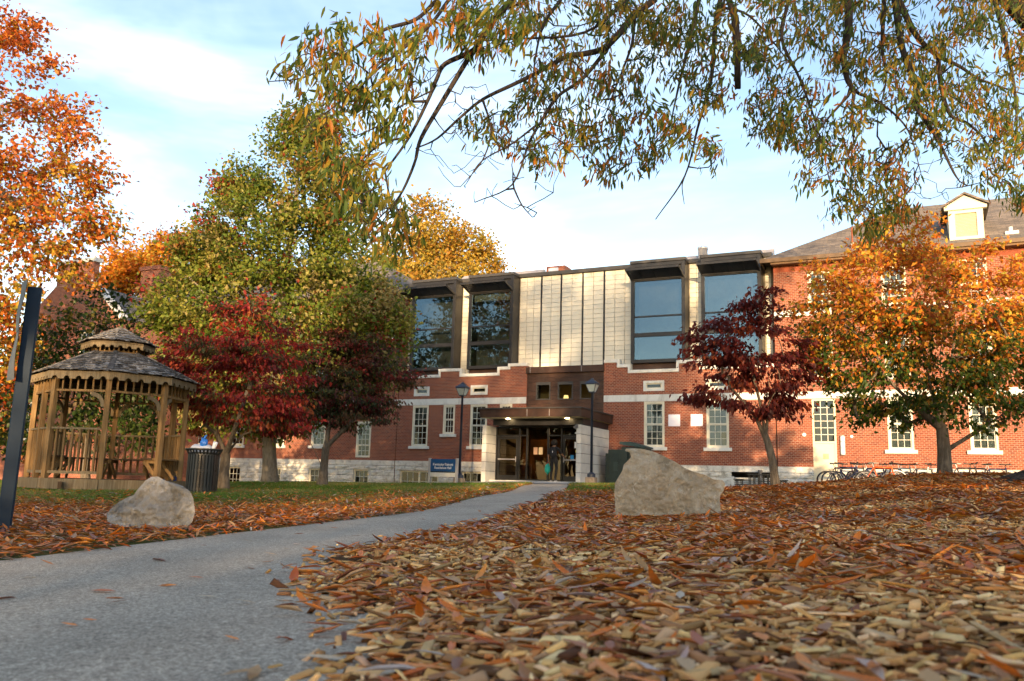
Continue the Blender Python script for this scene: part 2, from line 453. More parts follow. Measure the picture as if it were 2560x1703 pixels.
# ================================================================ terrain
rng = np.random.default_rng(11)
_cp = [(-1.2, 4, -.38), (-1, 8, -.375), (-.4, 12.5, -.33), (.1, 18, -.19), (.6, 26, -.03), (1.2, 33, .06), (2.5, 36, .10), (-1, 0, -.38), (-1.2, -5, -.42),
       (-3, 5, -.42), (-3.3, 5.7, -.41), (-6, 8, -.46), (-4, 12, -.42), (-9, 19, -.38), (-6, 18, -.33), (-3, 20, -.27), (-8.2, 29, -.17), (-7.1, 21, -.345), (-6, 27, -.2),
       (-12, 30, -.36), (-10.5, 26, -.36), (-15.2, 47, -.40), (-10.7, 45, -.31), (-6.5, 43, -.18), (-2.5, 41, -.05), (2.5, 38.7, .10), (11.3, 34.7, .16), (19, 31, .2), (26, 28, .2),
       (-25, 40, -.5), (-20, 25, -.5), (-15, 12, -.5), (-12, 0, -.5), (-3, 33, -.1), (-5, 36, -.16), (1, 30, .02), (6, 33, .12),
       (.2, 1.5, -.32), (.5, 3, -.33), (.3, .3, -.29), (2, 3, -.23), (1.5, 7, -.33), (2, 9.5, -.30), (.8, 9, -.345), (1.2, 12.5, -.28), (2.4, 14, -.12), (3.7, 14, -.04), (5.1, 14, .03), (5.9, 14, .20), (8.4, 14, .33), (4, 8, -.08), (6, 8, .08), (3, 5, -.16), (6, 4, .04),
       (8, 10, .25), (12, 14, .42), (10, 25, .12), (6, 25, .0), (3, 20, -.12), (2.2, 26, .0), (12, 20, .28), (20, 25, .36), (3, -3, -.12), (10, 0, .24), (20, 5, .5), (0, -12, -.3), (15, -12, .3), (-15, -12, -.6), (5, 45, .1), (0, 52, 0), (25, 45, .2), (-25, 52, -.4)]
_cp = np.array(_cp)
def _tps_k(r2): return np.where(r2 > 1e-9, r2 * np.log(r2 + 1e-12), 0)
_P = _cp[:, :2]; _n = len(_P)
_A = np.zeros((_n + 3, _n + 3))
_A[:_n, :_n] = _tps_k(((_P[:, None] - _P[None]) ** 2).sum(-1)) + np.eye(_n) * 0.03
_A[:_n, _n] = 1; _A[:_n, _n + 1:] = _P; _A[_n, :_n] = 1; _A[_n + 1:, :_n] = _P.T
_wt = np.linalg.solve(_A, np.concatenate([_cp[:, 2], [0, 0, 0]]))
def terr(X, Y):
    X = np.asarray(X, float); Y = np.asarray(Y, float); sh = X.shape
    q = np.stack([np.clip(X.ravel(), -28, 28), np.clip(Y.ravel(), -14, 54)], -1)
    out = np.empty(len(q))
    for i in range(0, len(q), 20000):
        b = q[i:i + 20000]
        out[i:i + 20000] = _tps_k(((b[:, None] - _P[None]) ** 2).sum(-1)) @ _wt[:_n] + _wt[_n] + b @ _wt[_n + 1:]
    return out.reshape(sh)
def tz(x, y): return float(terr(np.array([x]), np.array([y]))[0])

_pl = np.array([(-1.5, -6), (-2.0, -2), (-2.3, 2), (-2.3, 4), (-1.76, 6.8), (-1.1, 11.5), (-.38, 17), (.25, 24), (.72, 30), (1.0, 33.6)])
_pr = np.array([(.4, -6), (.2, -2), (-.05, 2), (-.42, 4), (-.40, 6.8), (.30, 12.5), (.98, 18), (1.62, 24), (2.1, 30), (2.35, 33.2)])
def xL(Y): return np.interp(Y, _pl[:, 1], _pl[:, 0])
def xR(Y): return np.interp(Y, _pr[:, 1], _pr[:, 0])
_pm = np.array([(-.15, -6), (-.2, 0), (-.25, 1.6), (-.38, 2.35), (-.74, 3.2), (-.86, 4.6), (-.66, 5.8), (-.36, 7.4), (.22, 12.5), (.8, 16), (1.3, 19)])
def xM(Y): return np.interp(Y, _pm[:, 1], _pm[:, 0])          # ragged left edge of the mulch, spilled over the path
def mulch_end(X): return np.interp(X, [0, 1.2, 2.2, 3.5, 5, 9, 16], [12.5, 13, 14.2, 17.5, 19, 21, 22])

def lawn_material():
    k = NT('lawn_soil_and_turf'); vec = k.coord()
    f = k.noise(vec, 1.1, 6, 0.65, 0.5); g = k.noise(vec, 9, 5, 0.7)
    c = k.ramp(f, [(0.3, (0.055, 0.085, 0.022)), (0.55, (0.10, 0.105, 0.035)), (0.75, (0.17, 0.13, 0.06))])
    c = k.mix(k.ramp(g, [(0.45, 0.0), (0.7, 0.6)]), c, (0.16, 0.075, 0.03))
    k.bump(k.noise(vec, 30, 5, 0.7), 0.8, 0.03)
    return k.set(c, 0.95, 0, 0.05)
def concrete_path_material():
    k = NT('path_concrete'); vec = k.coord()
    f = k.noise(vec, 120, 5, 0.85); f2 = k.noise(vec, 45, 5, 0.75); g = k.noise(vec, 1.4, 6, 0.65, 0.3)
    c = k.ramp(f, [(0.36, (0.115, 0.095, 0.072)), (0.49, (0.35, 0.295, 0.225)), (0.62, (0.66, 0.57, 0.45))])
    c = k.mix(1.0, c, k.ramp(f2, [(0.30, 0.58), (0.70, 1.36)]), 'MULTIPLY')
    c = k.mix(1.0, c, k.ramp(g, [(0.3, 0.82), (0.7, 1.12)]), 'MULTIPLY')
    k.bump(f, 0.55, 0.003)
    return k.set(c, 0.88, 0, 0.2)
def mulch_material():
    k = NT('mulch_under_layer'); vec = k.coord()
    f = k.noise(vec, 34, 6, 0.7, 0.6)
    c = k.ramp(f, [(0.3, (0.03, 0.018, 0.010)), (0.55, (0.13, 0.07, 0.032)), (0.75, (0.27, 0.16, 0.08))])
    k.bump(f, 1.0, 0.03)
    return k.set(c, 0.95, 0, 0.05)
M['lawn'] = lawn_material(); M['path'] = concrete_path_material(); M['mulch'] = mulch_material()

def grid_sheet(name, xs, ys, zf, mat, keep=None, **kw):
    X, Y = np.meshgrid(xs, ys); Z = zf(X, Y)
    V = np.stack([X, Y, Z], -1).reshape(-1, 3)
    nx, ny = len(xs), len(ys)
    I = np.arange(nx * ny).reshape(ny, nx)
    q = np.stack([I[:-1, :-1], I[:-1, 1:], I[1:, 1:], I[1:, :-1]], -1).reshape(-1, 4)
    if keep is not None:
        cx = V[q].mean(1); q = q[keep(cx[:, 0], cx[:, 1])]
    T = np.concatenate([q[:, [0, 1, 2]], q[:, [0, 2, 3]]])
    return tri_mesh(name, V, T, mat, smooth=True, **kw)
def ground_z(X, Y):
    z = terr(X, Y)
    ins = (X > xL(Y) - .02) & (X < xR(Y) + .02) & (Y < 33.5) & (Y > -6)
    return z - np.where(ins, 0.06, 0.0)
gx = np.concatenate([[-300, -150, -80, -50], np.arange(-30, -6, 1.0), np.arange(-6, 5, 0.125), np.arange(5, 24, 0.75), [24, 30, 50, 90, 150, 300]])
gy = np.concatenate([[-300, -120, -60, -30, -15, -8], np.arange(-6, 36, 0.3), np.arange(36, 56, 1.0), [60, 80, 120, 200, 400]])
grid_sheet('lawn', gx, gy, ground_z, M['lawn'], kind='structure')

# concrete path with its cut edges and the apron in front of the door
mb = MB()
pys = np.concatenate([np.arange(-5.5, 12, 0.25), np.arange(12, 33.6, 0.6)])
rows = []
for y in pys:
    a, b = float(xL(y)), float(xR(y)); r_ = []
    for k_ in range(9):
        x = a + (b - a) * k_ / 8
        r_.append(len(mb.v)); mb.v.append((x, y, tz(x, y) + 0.008))
    rows.append(r_)
for i in range(len(rows) - 1):
    for k_ in range(8):
        mb.face((rows[i][k_], rows[i][k_ + 1], rows[i + 1][k_ + 1], rows[i + 1][k_]))
    for k_, s_ in ((0, 1), (8, -1)):
        a, b = mb.v[rows[i][k_]], mb.v[rows[i + 1][k_]]
        mb.quad(a, b, (b[0], b[1], b[2] - .1), (a[0], a[1], a[2] - .1))
mb.build('path', M['path'], kind='structure', smooth=False)

# ---------------------------------------------------------------- mulch bed
def in_mulch(X, Y):
    return (X > xM(Y) + .10) & (Y < mulch_end(X)) & (Y > -3)
mulch_bed = grid_sheet('mulch_bed', np.arange(-1.2, 16, 0.2), np.arange(-3, 22.5, 0.2), lambda X, Y: terr(X, Y) + 0.018 + 0.012 * np.sin(X * 5.1 + Y * 2) * np.sin(Y * 4.3 - X),
                       M['mulch'], keep=lambda X, Y: in_mulch(X, Y), kind='structure')

def frames(yaw, tilt, tilt_az):
    """rows: direction, side, normal for pieces lying on the ground, yawed and tipped"""
    D = np.stack([np.cos(yaw), np.sin(yaw), np.zeros_like(yaw)], -1)
    N = np.stack([np.sin(tilt) * np.cos(tilt_az), np.sin(tilt) * np.sin(tilt_az), np.cos(tilt)], -1)
    D = D - N * (D * N).sum(-1, keepdims=True); D /= np.linalg.norm(D, axis=-1, keepdims=True)
    S = np.cross(N, D)
    return D, S, N

def chip_arrays(C, D, S, N, L, Wd, Th, col, rg):
    n = len(C); t = rg.uniform(0.35, 1.0, (n, 4)); sk = rg.uniform(-.25, .25, (n, 2))
    V = np.empty((n, 8, 3))
    k = 0
    for zi, zz in enumerate((-.5, .5)):
        for (a, b, ti) in ((-.5, -.5, 0), (.5, -.5, 1), (.5, .5, 2), (-.5, .5, 3)):
            sh = 1.0 if zi == 0 else 0.82
            V[:, k] = C + D * (L * a * sh * (0.85 + .3 * sk[:, :1] * (1 if b > 0 else -1))) + S * (Wd * b * t[:, ti:ti + 1] * sh) + N * (Th * zz)
            k += 1
    T = np.array([(0, 2, 1), (0, 3, 2), (4, 5, 6), (4, 6, 7), (0, 1, 5), (0, 5, 4), (1, 2, 6), (1, 6, 5), (2, 3, 7), (2, 7, 6), (3, 0, 4), (3, 4, 7)])
    T = (np.arange(n)[:, None, None] * 8 + T[None]).reshape(-1, 3)
    Cc = np.repeat(col, 8, axis=0)
    return V.reshape(-1, 3), T, Cc

LEAF_T8 = np.array([(0, 2, 1), (0, 3, 2), (1, 5, 4), (1, 2, 5), (2, 6, 5), (2, 3, 6), (4, 5, 7), (5, 6, 7)])
def leaf_arrays(C, D, S, N, L, Wd, col, curl=0.15, fold=0.25, w1=1.0, w2=0.8):
    """eight-vertex lanceolate leaf folded along its midrib and curled along its length"""
    n = len(C); L = L.reshape(-1, 1); Wd = Wd.reshape(-1, 1)
    curl = np.broadcast_to(np.asarray(curl, float).reshape(-1, 1), (n, 1)); fold = np.broadcast_to(np.asarray(fold, float).reshape(-1, 1), (n, 1))
    V = np.empty((n, 8, 3))
    def ctr(t): return C + D * L * t + N * L * curl * (t * t - .0)
    V[:, 0] = C
    for b, t, w in ((1, .3, w1), (4, .66, w2)):
        c = ctr(t); up = N * Wd * .5 * w * fold
        V[:, b] = c + S * Wd * .5 * w + up; V[:, b + 1] = c; V[:, b + 2] = c - S * Wd * .5 * w + up
    V[:, 7] = ctr(1.0)
    T = (np.arange(n)[:, None, None] * 8 + LEAF_T8[None]).reshape(-1, 3)
    return V.reshape(-1, 3), T, np.repeat(col, 8, axis=0)
def leaf4_arrays(C, D, S, N, L, Wd, col, fold=0.25, wt=0.42):
    n = len(C); L = L.reshape(-1, 1); Wd = Wd.reshape(-1, 1)
    V = np.empty((n, 4, 3))
    V[:, 0] = C; V[:, 1] = C + D * L * wt + S * Wd * .5 + N * Wd * fold; V[:, 2] = C + D * L; V[:, 3] = C + D * L * wt - S * Wd * .5 + N * Wd * fold
    T = (np.arange(n)[:, None, None] * 4 + np.array([(0, 1, 2), (0, 2, 3)])[None]).reshape(-1, 3)
    return V.reshape(-1, 3), T, np.repeat(col, 4, axis=0)
def jitter_col(pal, idx, rg, v=0.25):
    c = np.array(pal)[idx] * 1.16
    return np.clip(c * rg.uniform(1 - v, 1 + v, (len(idx), 1)) * rg.uniform(.93, 1.07, (len(idx), 3)), 0, 1)
CHIP_PAL = [(.50, .255, .088), (.62, .36, .14), (.74, .50, .245), (.33, .165, .068), (.50, .32, .165), (.11, .05, .022), (.46, .19, .06)]
CHIP_P = [.26, .22, .12, .14, .12, .07, .07]
DRY_PAL = [(.56, .155, .016), (.40, .092, .012), (.62, .23, .032), (.18, .055, .017), (.42, .24, .10), (.46, .33, .25), (.34, .15, .045)]
DRY_P = [.27, .2, .15, .11, .1, .06, .11]

def in_view(X, Y, m=0.1):
    return (np.abs(X) < Y * 0.66 + m + .25) & (Y > 0.45)
def scatter(n_per_m2, x0, x1, y0, y1, rg, cond):
    n = int(n_per_m2 * (x1 - x0) * (y1 - y0))
    X = rg.uniform(x0, x1, n); Y = rg.uniform(y0, y1, n)
    k = cond(X, Y); return X[k], Y[k]

def edge_soft(X, Y, rg, spread):      # ragged border: piece kept if it lies right of a jittered edge
    return X > xM(Y) + rg.normal(0, spread, len(X)) + .05
cx, cy, cs = [], [], []
for (d, y0, y1, s_) in ((3400, .4, 1.8, 1.0), (2300, 1.8, 3.2, 1.0), (1300, 3.2, 6, 1.1), (620, 6, 10, 1.3), (330, 10, 22, 1.6)):
    X, Y = scatter(d, -1.3, 15.5, y0, y1, rng, lambda a, b: in_view(a, b) & edge_soft(a, b, rng, .09) & (b < mulch_end(a) + .3))
    cx.append(X); cy.append(Y); cs.append(np.full(len(X), s_))
cx, cy, cs = map(np.concatenate, (cx, cy, cs))
def mulch_pile(X, Y): return np.clip((X - xM(Y)) / .35, 0.08, 1.0)
def piece_heights(X, Y, rg, top): return terr(X, Y) + 0.012 + mulch_pile(X, Y) * (0.010 + rg.uniform(0, 1, len(X)) ** 1.3 * top)
n = len(cx)
cz = piece_heights(cx, cy, rng, .040)
cL = (rng.gamma(2.6, .0135, n) * cs * np.interp(cy, [1, 4], [1.35, 1])).clip(.010, .125)[:, None]; cW = (cL[:, 0] * rng.uniform(.16, .5, n)).clip(.005, .032)[:, None]; cT = rng.uniform(.003, .009, n)[:, None] * cs[:, None]
cD, cS, cN = frames(rng.uniform(0, 2 * PI, n), np.abs(rng.normal(0, .36, n)), rng.uniform(0, 2 * PI, n))
ccol = jitter_col(CHIP_PAL, rng.choice(len(CHIP_PAL), n, p=CHIP_P), rng)
app = cL[:, 0] / (cy + .05) * (np.abs(cx) < cy * .6) * (cy > .8)
ordr = np.argsort(-app)
single, rest = ordr[:300], ordr[300:]
V, T, Cc = chip_arrays(np.stack([cx, cy, cz], -1)[rest], cD[rest], cS[rest], cN[rest], cL[rest], cW[rest], cT[rest], ccol[rest], rng)
tri_mesh('wood_chips', V, T, M['chip'], Cc, parent=mulch_bed, kind='stuff')
def mat_of(D, S, N, C):
    return Matrix(((D[0], S[0], N[0], C[0]), (D[1], S[1], N[1], C[1]), (D[2], S[2], N[2], C[2]), (0, 0, 0, 1)))
chip_me = []
for i in range(14):
    z3 = np.zeros((1, 3))
    V, T, Cc = chip_arrays(z3, np.array([[1., 0, 0]]), np.array([[0, 1., 0]]), np.array([[0, 0, 1.]]), np.array([[1.]]), np.array([[1.]]), np.array([[1.]]), jitter_col(CHIP_PAL, np.array([i % 7]), rng), rng)
    chip_me.append(tri_mesh('wood_chip', V, T, M['chip'], Cc, parent='mesh'))
for i in single:
    o = link('wood_chip', chip_me[rng.integers(14)], mulch_bed)
    o.matrix_world = mat_of(cD[i], cS[i], cN[i], (cx[i], cy[i], cz[i])) @ Matrix.Diagonal((cL[i, 0], cW[i, 0], cT[i, 0], 1))

# dry leaves: among the chips, on the left verge, and thinning out over the grass
def dry_leaf_set(X, Y, Z, rg, scale=1.0, tilt=.35):
    n = len(X)
    L = rg.uniform(.055, .118, n) * scale; Wd = L * rg.uniform(.17, .28, n)
    D, S, N = frames(rg.uniform(0, 2 * PI, n), np.abs(rg.normal(0, tilt, n)), rg.uniform(0, 2 * PI, n))
    col = jitter_col(DRY_PAL, rg.choice(len(DRY_PAL), n, p=DRY_P), rg)
    return np.stack([X, Y, Z], -1), D, S, N, L, Wd, col, rg.normal(.0, .17, n), rg.uniform(.05, .9, n)
lx, ly, ls = [], [], []
for (d, y0, y1, s_) in ((560, .4, 2.2, 1.0), (640, 2.2, 5, 1.1), (620, 5, 9, 1.2), (460, 9, 22, 1.5)):
    X, Y = scatter(d, -1.3, 15.5, y0, y1, rng, lambda a, b: in_view(a, b) & edge_soft(a, b, rng, .12) & (b < mulch_end(a) + .5))
    patch = (np.sin(X * 2.1 + Y * 1.3) + np.sin(X * 1.1 - Y * 2.4 + 1) + rng.normal(0, 1.0, len(X))) > -.5
    X, Y = X[patch], Y[patch]
    lx.append(X); ly.append(Y); ls.append(np.full(len(X), s_))
lx, ly, ls = map(np.concatenate, (lx, ly, ls))
lz = terr(lx, ly) + .018 + mulch_pile(lx, ly) * rng.uniform(.018, .056, len(lx))
LS = dry_leaf_set(lx, ly, lz, rng, ls, .15)
app = LS[4] / (ly + .05) * (np.abs(lx) < ly * .6) * (ly > .85)
ordr = np.argsort(-app); single, rest = ordr[:250], ordr[250:]
V, T, Cc = leaf_arrays(LS[0][rest], LS[1][rest], LS[2][rest], LS[3][rest], LS[4][rest], LS[5][rest], LS[6][rest], LS[7][rest], LS[8][rest])
tri_mesh('dry_leaves', V, T, M['dry_leaf'], Cc, smooth=True, parent=mulch_bed, kind='stuff')
dry_me = []
for i in range(16):
    z3 = np.zeros((1, 3))
    V, T, Cc = leaf_arrays(z3, np.array([[1., 0, 0]]), np.array([[0, 1., 0]]), np.array([[0, 0, 1.]]), np.array([1.]), np.array([rng.uniform(.18, .27)]), jitter_col(DRY_PAL, np.array([i % 7]), rng), rng.normal(.0, .14), rng.uniform(.05, .6))
    dry_me.append(tri_mesh('dry_leaf', V, T, M['dry_leaf'], Cc, smooth=True, parent='mesh'))
for i in single:
    o = link('dry_leaf', dry_me[rng.integers(16)], mulch_bed)
    o.matrix_world = mat_of(LS[1][i], LS[2][i], LS[3][i], LS[0][i]) @ Matrix.Scale(LS[4][i], 4)

# left verge of fallen leaves
def verge_p(X, Y):        # chance that a leaf lies here: solid near the path, thin over the turf
    d = xL(Y) - X
    along = np.interp(Y, [0, 9, 11.5, 13.5, 20, 27, 36], [1, 1, .75, .2, .10, .08, .04])
    near = np.clip(1.25 - d / np.interp(Y, [10, 16, 30], [6, 3.0, .7]), 0, 1)
    return np.where(d > -.03, np.maximum(along, near * np.interp(Y, [20, 34], [1, .25])), 0)
vx, vy, vs = [], [], []
for (d, x0, x1, y0, y1, s_) in ((620, -6, -1, 3, 8, 1.0), (520, -10, 0, 8, 13, 1.1), (330, -14, 1, 13, 22, 1.25), (160, -22, 1.5, 22, 40, 1.4)):
    X, Y = scatter(d, x0, x1, y0, y1, rng, lambda a, b: in_view(a, b, .5) & (rng.uniform(0, 1, len(a)) < verge_p(a, b)))
    vx.append(X); vy.append(Y); vs.append(np.full(len(X), s_))
# right of the path beyond the mulch
X, Y = scatter(200, .6, 7, 12.5, 33, rng, lambda a, b: (a > xR(b) + .02) & (b > mulch_end(a) - .5) & (rng.uniform(0, 1, len(a)) < np.interp(b, [12, 18, 24, 33], [1, .8, .25, .1])))
vx.append(X); vy.append(Y); vs.append(np.full(len(X), 1.25))
vx, vy, vs = map(np.concatenate, (vx, vy, vs))
VS = dry_leaf_set(vx, vy, terr(vx, vy) + .012 + rng.uniform(0, .045, len(vx)), rng, vs, .2)
V, T, Cc = leaf_arrays(*VS[:7], curl=VS[7], fold=VS[8])
tri_mesh('fallen_leaves', V, T, M['dry_leaf'], Cc, smooth=True, kind='stuff')

# grass blades of the far lawn strips
X1, Y1 = scatter(700, -22, 1, 10.5, 41, rng, lambda a, b: in_view(a, b, .5) & (a < xL(b) - .05) & (rng.uniform(0, 1, len(a)) < np.interp(b, [10, 11.5, 14, 24, 41], [.08, .4, 1, .75, .5])))
X2, Y2 = scatter(380, 1.2, 7, 16, 34, rng, lambda a, b: (a > xR(b) + .05) & (b > mulch_end(a)) & (rng.uniform(0, 1, len(a)) < np.interp(b, [14, 19, 25], [.15, .5, 1])))
X3, Y3 = scatter(160, -7, -1.5, 4.5, 11, rng, lambda a, b: (np.sin(a * 2.3 + b) + np.sin(b * 1.9 - a) > 1.2) & (a < xL(b) - .3))
gx_, gy_ = np.concatenate([X1, X2, X3]), np.concatenate([Y1, Y2, Y3])
n = len(gx_)
hh = rng.uniform(.04, .10, n) * np.interp(gy_, [5, 20, 40], [.9, 1, 1.2])
ang = rng.uniform(0, 2 * PI, n); lean = rng.normal(0, .5, (n, 2)) * hh[:, None]
B = np.stack([gx_, gy_, terr(gx_, gy_) - .004], -1)
wv = np.stack([np.cos(ang), np.sin(ang), np.zeros(n)], -1) * np.interp(gy_, [5, 20, 40], [.004, .008, .013])[:, None]
Vg = np.stack([B - wv, B + wv, B + np.concatenate([lean, hh[:, None]], -1)], 1).reshape(-1, 3)
straw = np.clip(np.sin(gx_ * .9) * np.sin(gy_ * .7 + 1) * .5 + rng.uniform(-.3, .6, n), 0, 1)[:, None]
gc = (1 - straw) * np.array([(.10, .18, .026)]) + straw * np.array([(.36, .30, .10)])
gc = gc * rng.uniform(.7, 1.25, (n, 1))
tri_mesh('grass', Vg, np.arange(3 * n).reshape(-1, 3), M['grass'], np.repeat(gc, 3, 0), kind='stuff')

# single leaves and a twig lying on the bare concrete
path_leaf_px = [(40, 1376, 1), (206, 1359, 2), (286, 1376, 1.5), (350, 1288, 2.0), (502, 1373, .8), (590, 1387, .8), (245, 1388, .8), (188, 1424, .7), (638, 1277, .8), (566, 1306, .9), (460, 1254, .7),
                (585, 1247, .9), (670, 1253, .7), (552, 1473, .5), (705, 1460, 1.6), (45, 1330, .8), (600, 1294, .7), (400, 1345, .7), (410, 1347, .5), (330, 1220, .8), (700, 1228, .9), (760, 1214, .9), (832, 1232, .9), (870, 1189, .8), (905, 1183, .7), (980, 1196, .8), (1040, 1188, .7), (1010, 1172, .8), (1105, 1165, .8), (1130, 1148, .7), (690, 1392, .9), (655, 1335, 1.2), (742, 1296, .9), (470, 1330, .6), (125, 1300, .7), (180, 1440, .5), (760, 1375, .8)]
for (px, py, sz) in path_leaf_px:
    d = ray(px, py); Y = 2.0
    for _ in range(30):
        Y = -(-tz(d[0] * Y, Y) - .012) / d[2] * .5 + Y * .5
    if not (0.5 < Y < 32): continue
    o = link('fallen_leaf', dry_me[rng.integers(16)], None, label='single dry leaf lying flat on the bare grey concrete path', cat='leaf', group='dry leaves scattered on the path')
    yw = rng.normal(0, .5) + (PI if rng.random() < .5 else 0)
    o.matrix_world = Matrix.Translation((d[0] * Y, Y, tz(d[0] * Y, Y) + .012)) @ Euler((rng.normal(0, .12), rng.normal(0, .1), yw)).to_matrix().to_4x4() @ Matrix.Scale(.078 * sz ** .55, 4)
d = ray(430, 1550); Y = 1.45
mb = MB(); p = np.array([d[0] * Y, Y, tz(d[0] * Y, Y) + .014])
mb.tube([p + np.array([-.03, -.04, 0]), p, p + np.array([.03, .035, .002]), p + np.array([.05, .06, 0])], [.002, .0026, .0022, .0012], 6)
mb.build('twig', plain('dry_twig', (.36, .30, .22), .8), smooth=True, label='thin pale dry twig lying on the concrete near the bottom edge', cat='twig')
# ================================================================ buildings (local frame: x along the facade, y into it, z up)
rb = random.Random(5)
FAC_LOC = NV * DF
def hall_root(name, **kw): return empty(name, FAC_LOC, -YAW, **kw)

def wall_sheet(mb, u0, u1, v0, v1, w, holes, depth=.13, mi=0, ends=True):
    """front face with rectangular openings, their reveals running back, and the wall's own thickness"""
    us = sorted({u0, u1, *[min(max(a, u0), u1) for h in holes for a in h[:2]]})
    vs = sorted({v0, v1, *[min(max(a, v0), v1) for h in holes for a in h[2:4]]})
    for i in range(len(us) - 1):
        for j in range(len(vs) - 1):
            cu, cv = (us[i] + us[i + 1]) / 2, (vs[j] + vs[j + 1]) / 2
            if any(h[0] < cu < h[1] and h[2] < cv < h[3] for h in holes): continue
            mb.quad((us[i], w, vs[j]), (us[i + 1], w, vs[j]), (us[i + 1], w, vs[j + 1]), (us[i], w, vs[j + 1]), mi)
    for (a, b, c, d) in [h[:4] for h in holes]:
        mb.quad((a, w, c), (a, w, d), (a, w + depth, d), (a, w + depth, c), mi)
        mb.quad((b, w, d), (b, w, c), (b, w + depth, c), (b, w + depth, d), mi)
        mb.quad((a, w, d), (b, w, d), (b, w + depth, d), (a, w + depth, d), mi)
        mb.quad((b, w, c), (a, w, c), (a, w + depth, c), (b, w + depth, c), mi)

_pane_cache = {}
def pane_mesh(wd, ht, mat):
    key = (round(wd, 3), round(ht, 3), mat.name)
    if key not in _pane_cache:
        b = MB(); b.box(-wd / 2, wd / 2, -.003, .003, -ht / 2, ht / 2)
        _pane_cache[key] = b.mesh('pane', mat)
    return _pane_cache[key]
def pane(parent, u, w, v, wd, ht, mat=None, tilt=.006):
    o = link('pane', pane_mesh(wd, ht, mat or M['glass']), parent)
    o.location = (u, w, v); o.rotation_euler = (rb.gauss(0, tilt), 0, rb.gauss(0, tilt))
    return o

def window(root, h, cols=3, rows=(3, 3), w=0.0, blind=None, sill=True, casing=.075, paint='cream_paint', panes=True):
    """double-hung sash window in opening h=(u0,u1,v0,v1): casing, sash rails, bars, one pane per light, sill"""
    u0, u1, v0, v1 = h
    b = MB()
    f = w - .012
    b.box(u0, u0 + casing, f, w + .11, v0, v1); b.box(u1 - casing, u1, f, w + .11, v0, v1)
    b.box(u0 + casing, u1 - casing, f, w + .11, v1 - casing * 1.1, v1); b.box(u0 + casing, u1 - casing, f, w + .11, v0, v0 + casing * .7)
    win = b.build('window', M[paint], root)
    iu0, iu1, iv0, iv1 = u0 + casing, u1 - casing, v0 + casing * .7, v1 - casing * 1.1
    n = len(rows); tot = sum(rows); rail = .045; stile = .04
    bars = MB(); vb = iv0
    ph_all = iv1 - iv0
    for si, nr in enumerate(rows):
        vt = vb + ph_all * nr / tot
        ws = w + (.045 if si == 0 else .02)
        # sash: stiles and rails
        bars.box(iu0, iu0 + stile, ws, ws + .035, vb, vt); bars.box(iu1 - stile, iu1, ws, ws + .035, vb, vt)
        bars.box(iu0 + stile, iu1 - stile, ws, ws + .035, vb, vb + rail); bars.box(iu0 + stile, iu1 - stile, ws, ws + .035, vt - rail * .8, vt)
        a0, a1, c0, c1 = iu0 + stile, iu1 - stile, vb + rail, vt - rail * .8
        cw, ch = (a1 - a0) / cols, (c1 - c0) / nr
        for i in range(1, cols): bars.box(a0 + cw * i - .010, a0 + cw * i + .010, ws + .004, ws + .03, c0, c1)
        for j in range(1, nr):
            for i in range(cols): bars.box(a0 + cw * i + (.010 if i else 0), a0 + cw * (i + 1) - (.010 if i < cols - 1 else 0), ws + .004, ws + .03, c0 + ch * j - .010, c0 + ch * j + .010)
        if panes:
            for i in range(cols):
                for j in range(nr): pane(win, a0 + cw * (i + .5), ws + .02, c0 + ch * (j + .5), cw - .014, ch - .014)
        else:
            pane(win, (a0 + a1) / 2, ws + .02, (c0 + c1) / 2, a1 - a0, c1 - c0)
        vb = vt
    bars.build('sash', M['muntin'], win)
    if blind:
        k_ = MB(); bl = M['blind']
        k_.box(iu0, iu1, w + .12, w + .13, v1 - (v1 - v0) * blind, v1); k_.build('blind', bl, win)
    if sill:
        s_ = MB(); s_.box(u0 - .13, u1 + .12, w - .09, w + .05, v0 - .145, v0 - .002); s_.build('sill', M['sill'], win, bevel=.006)
    return win

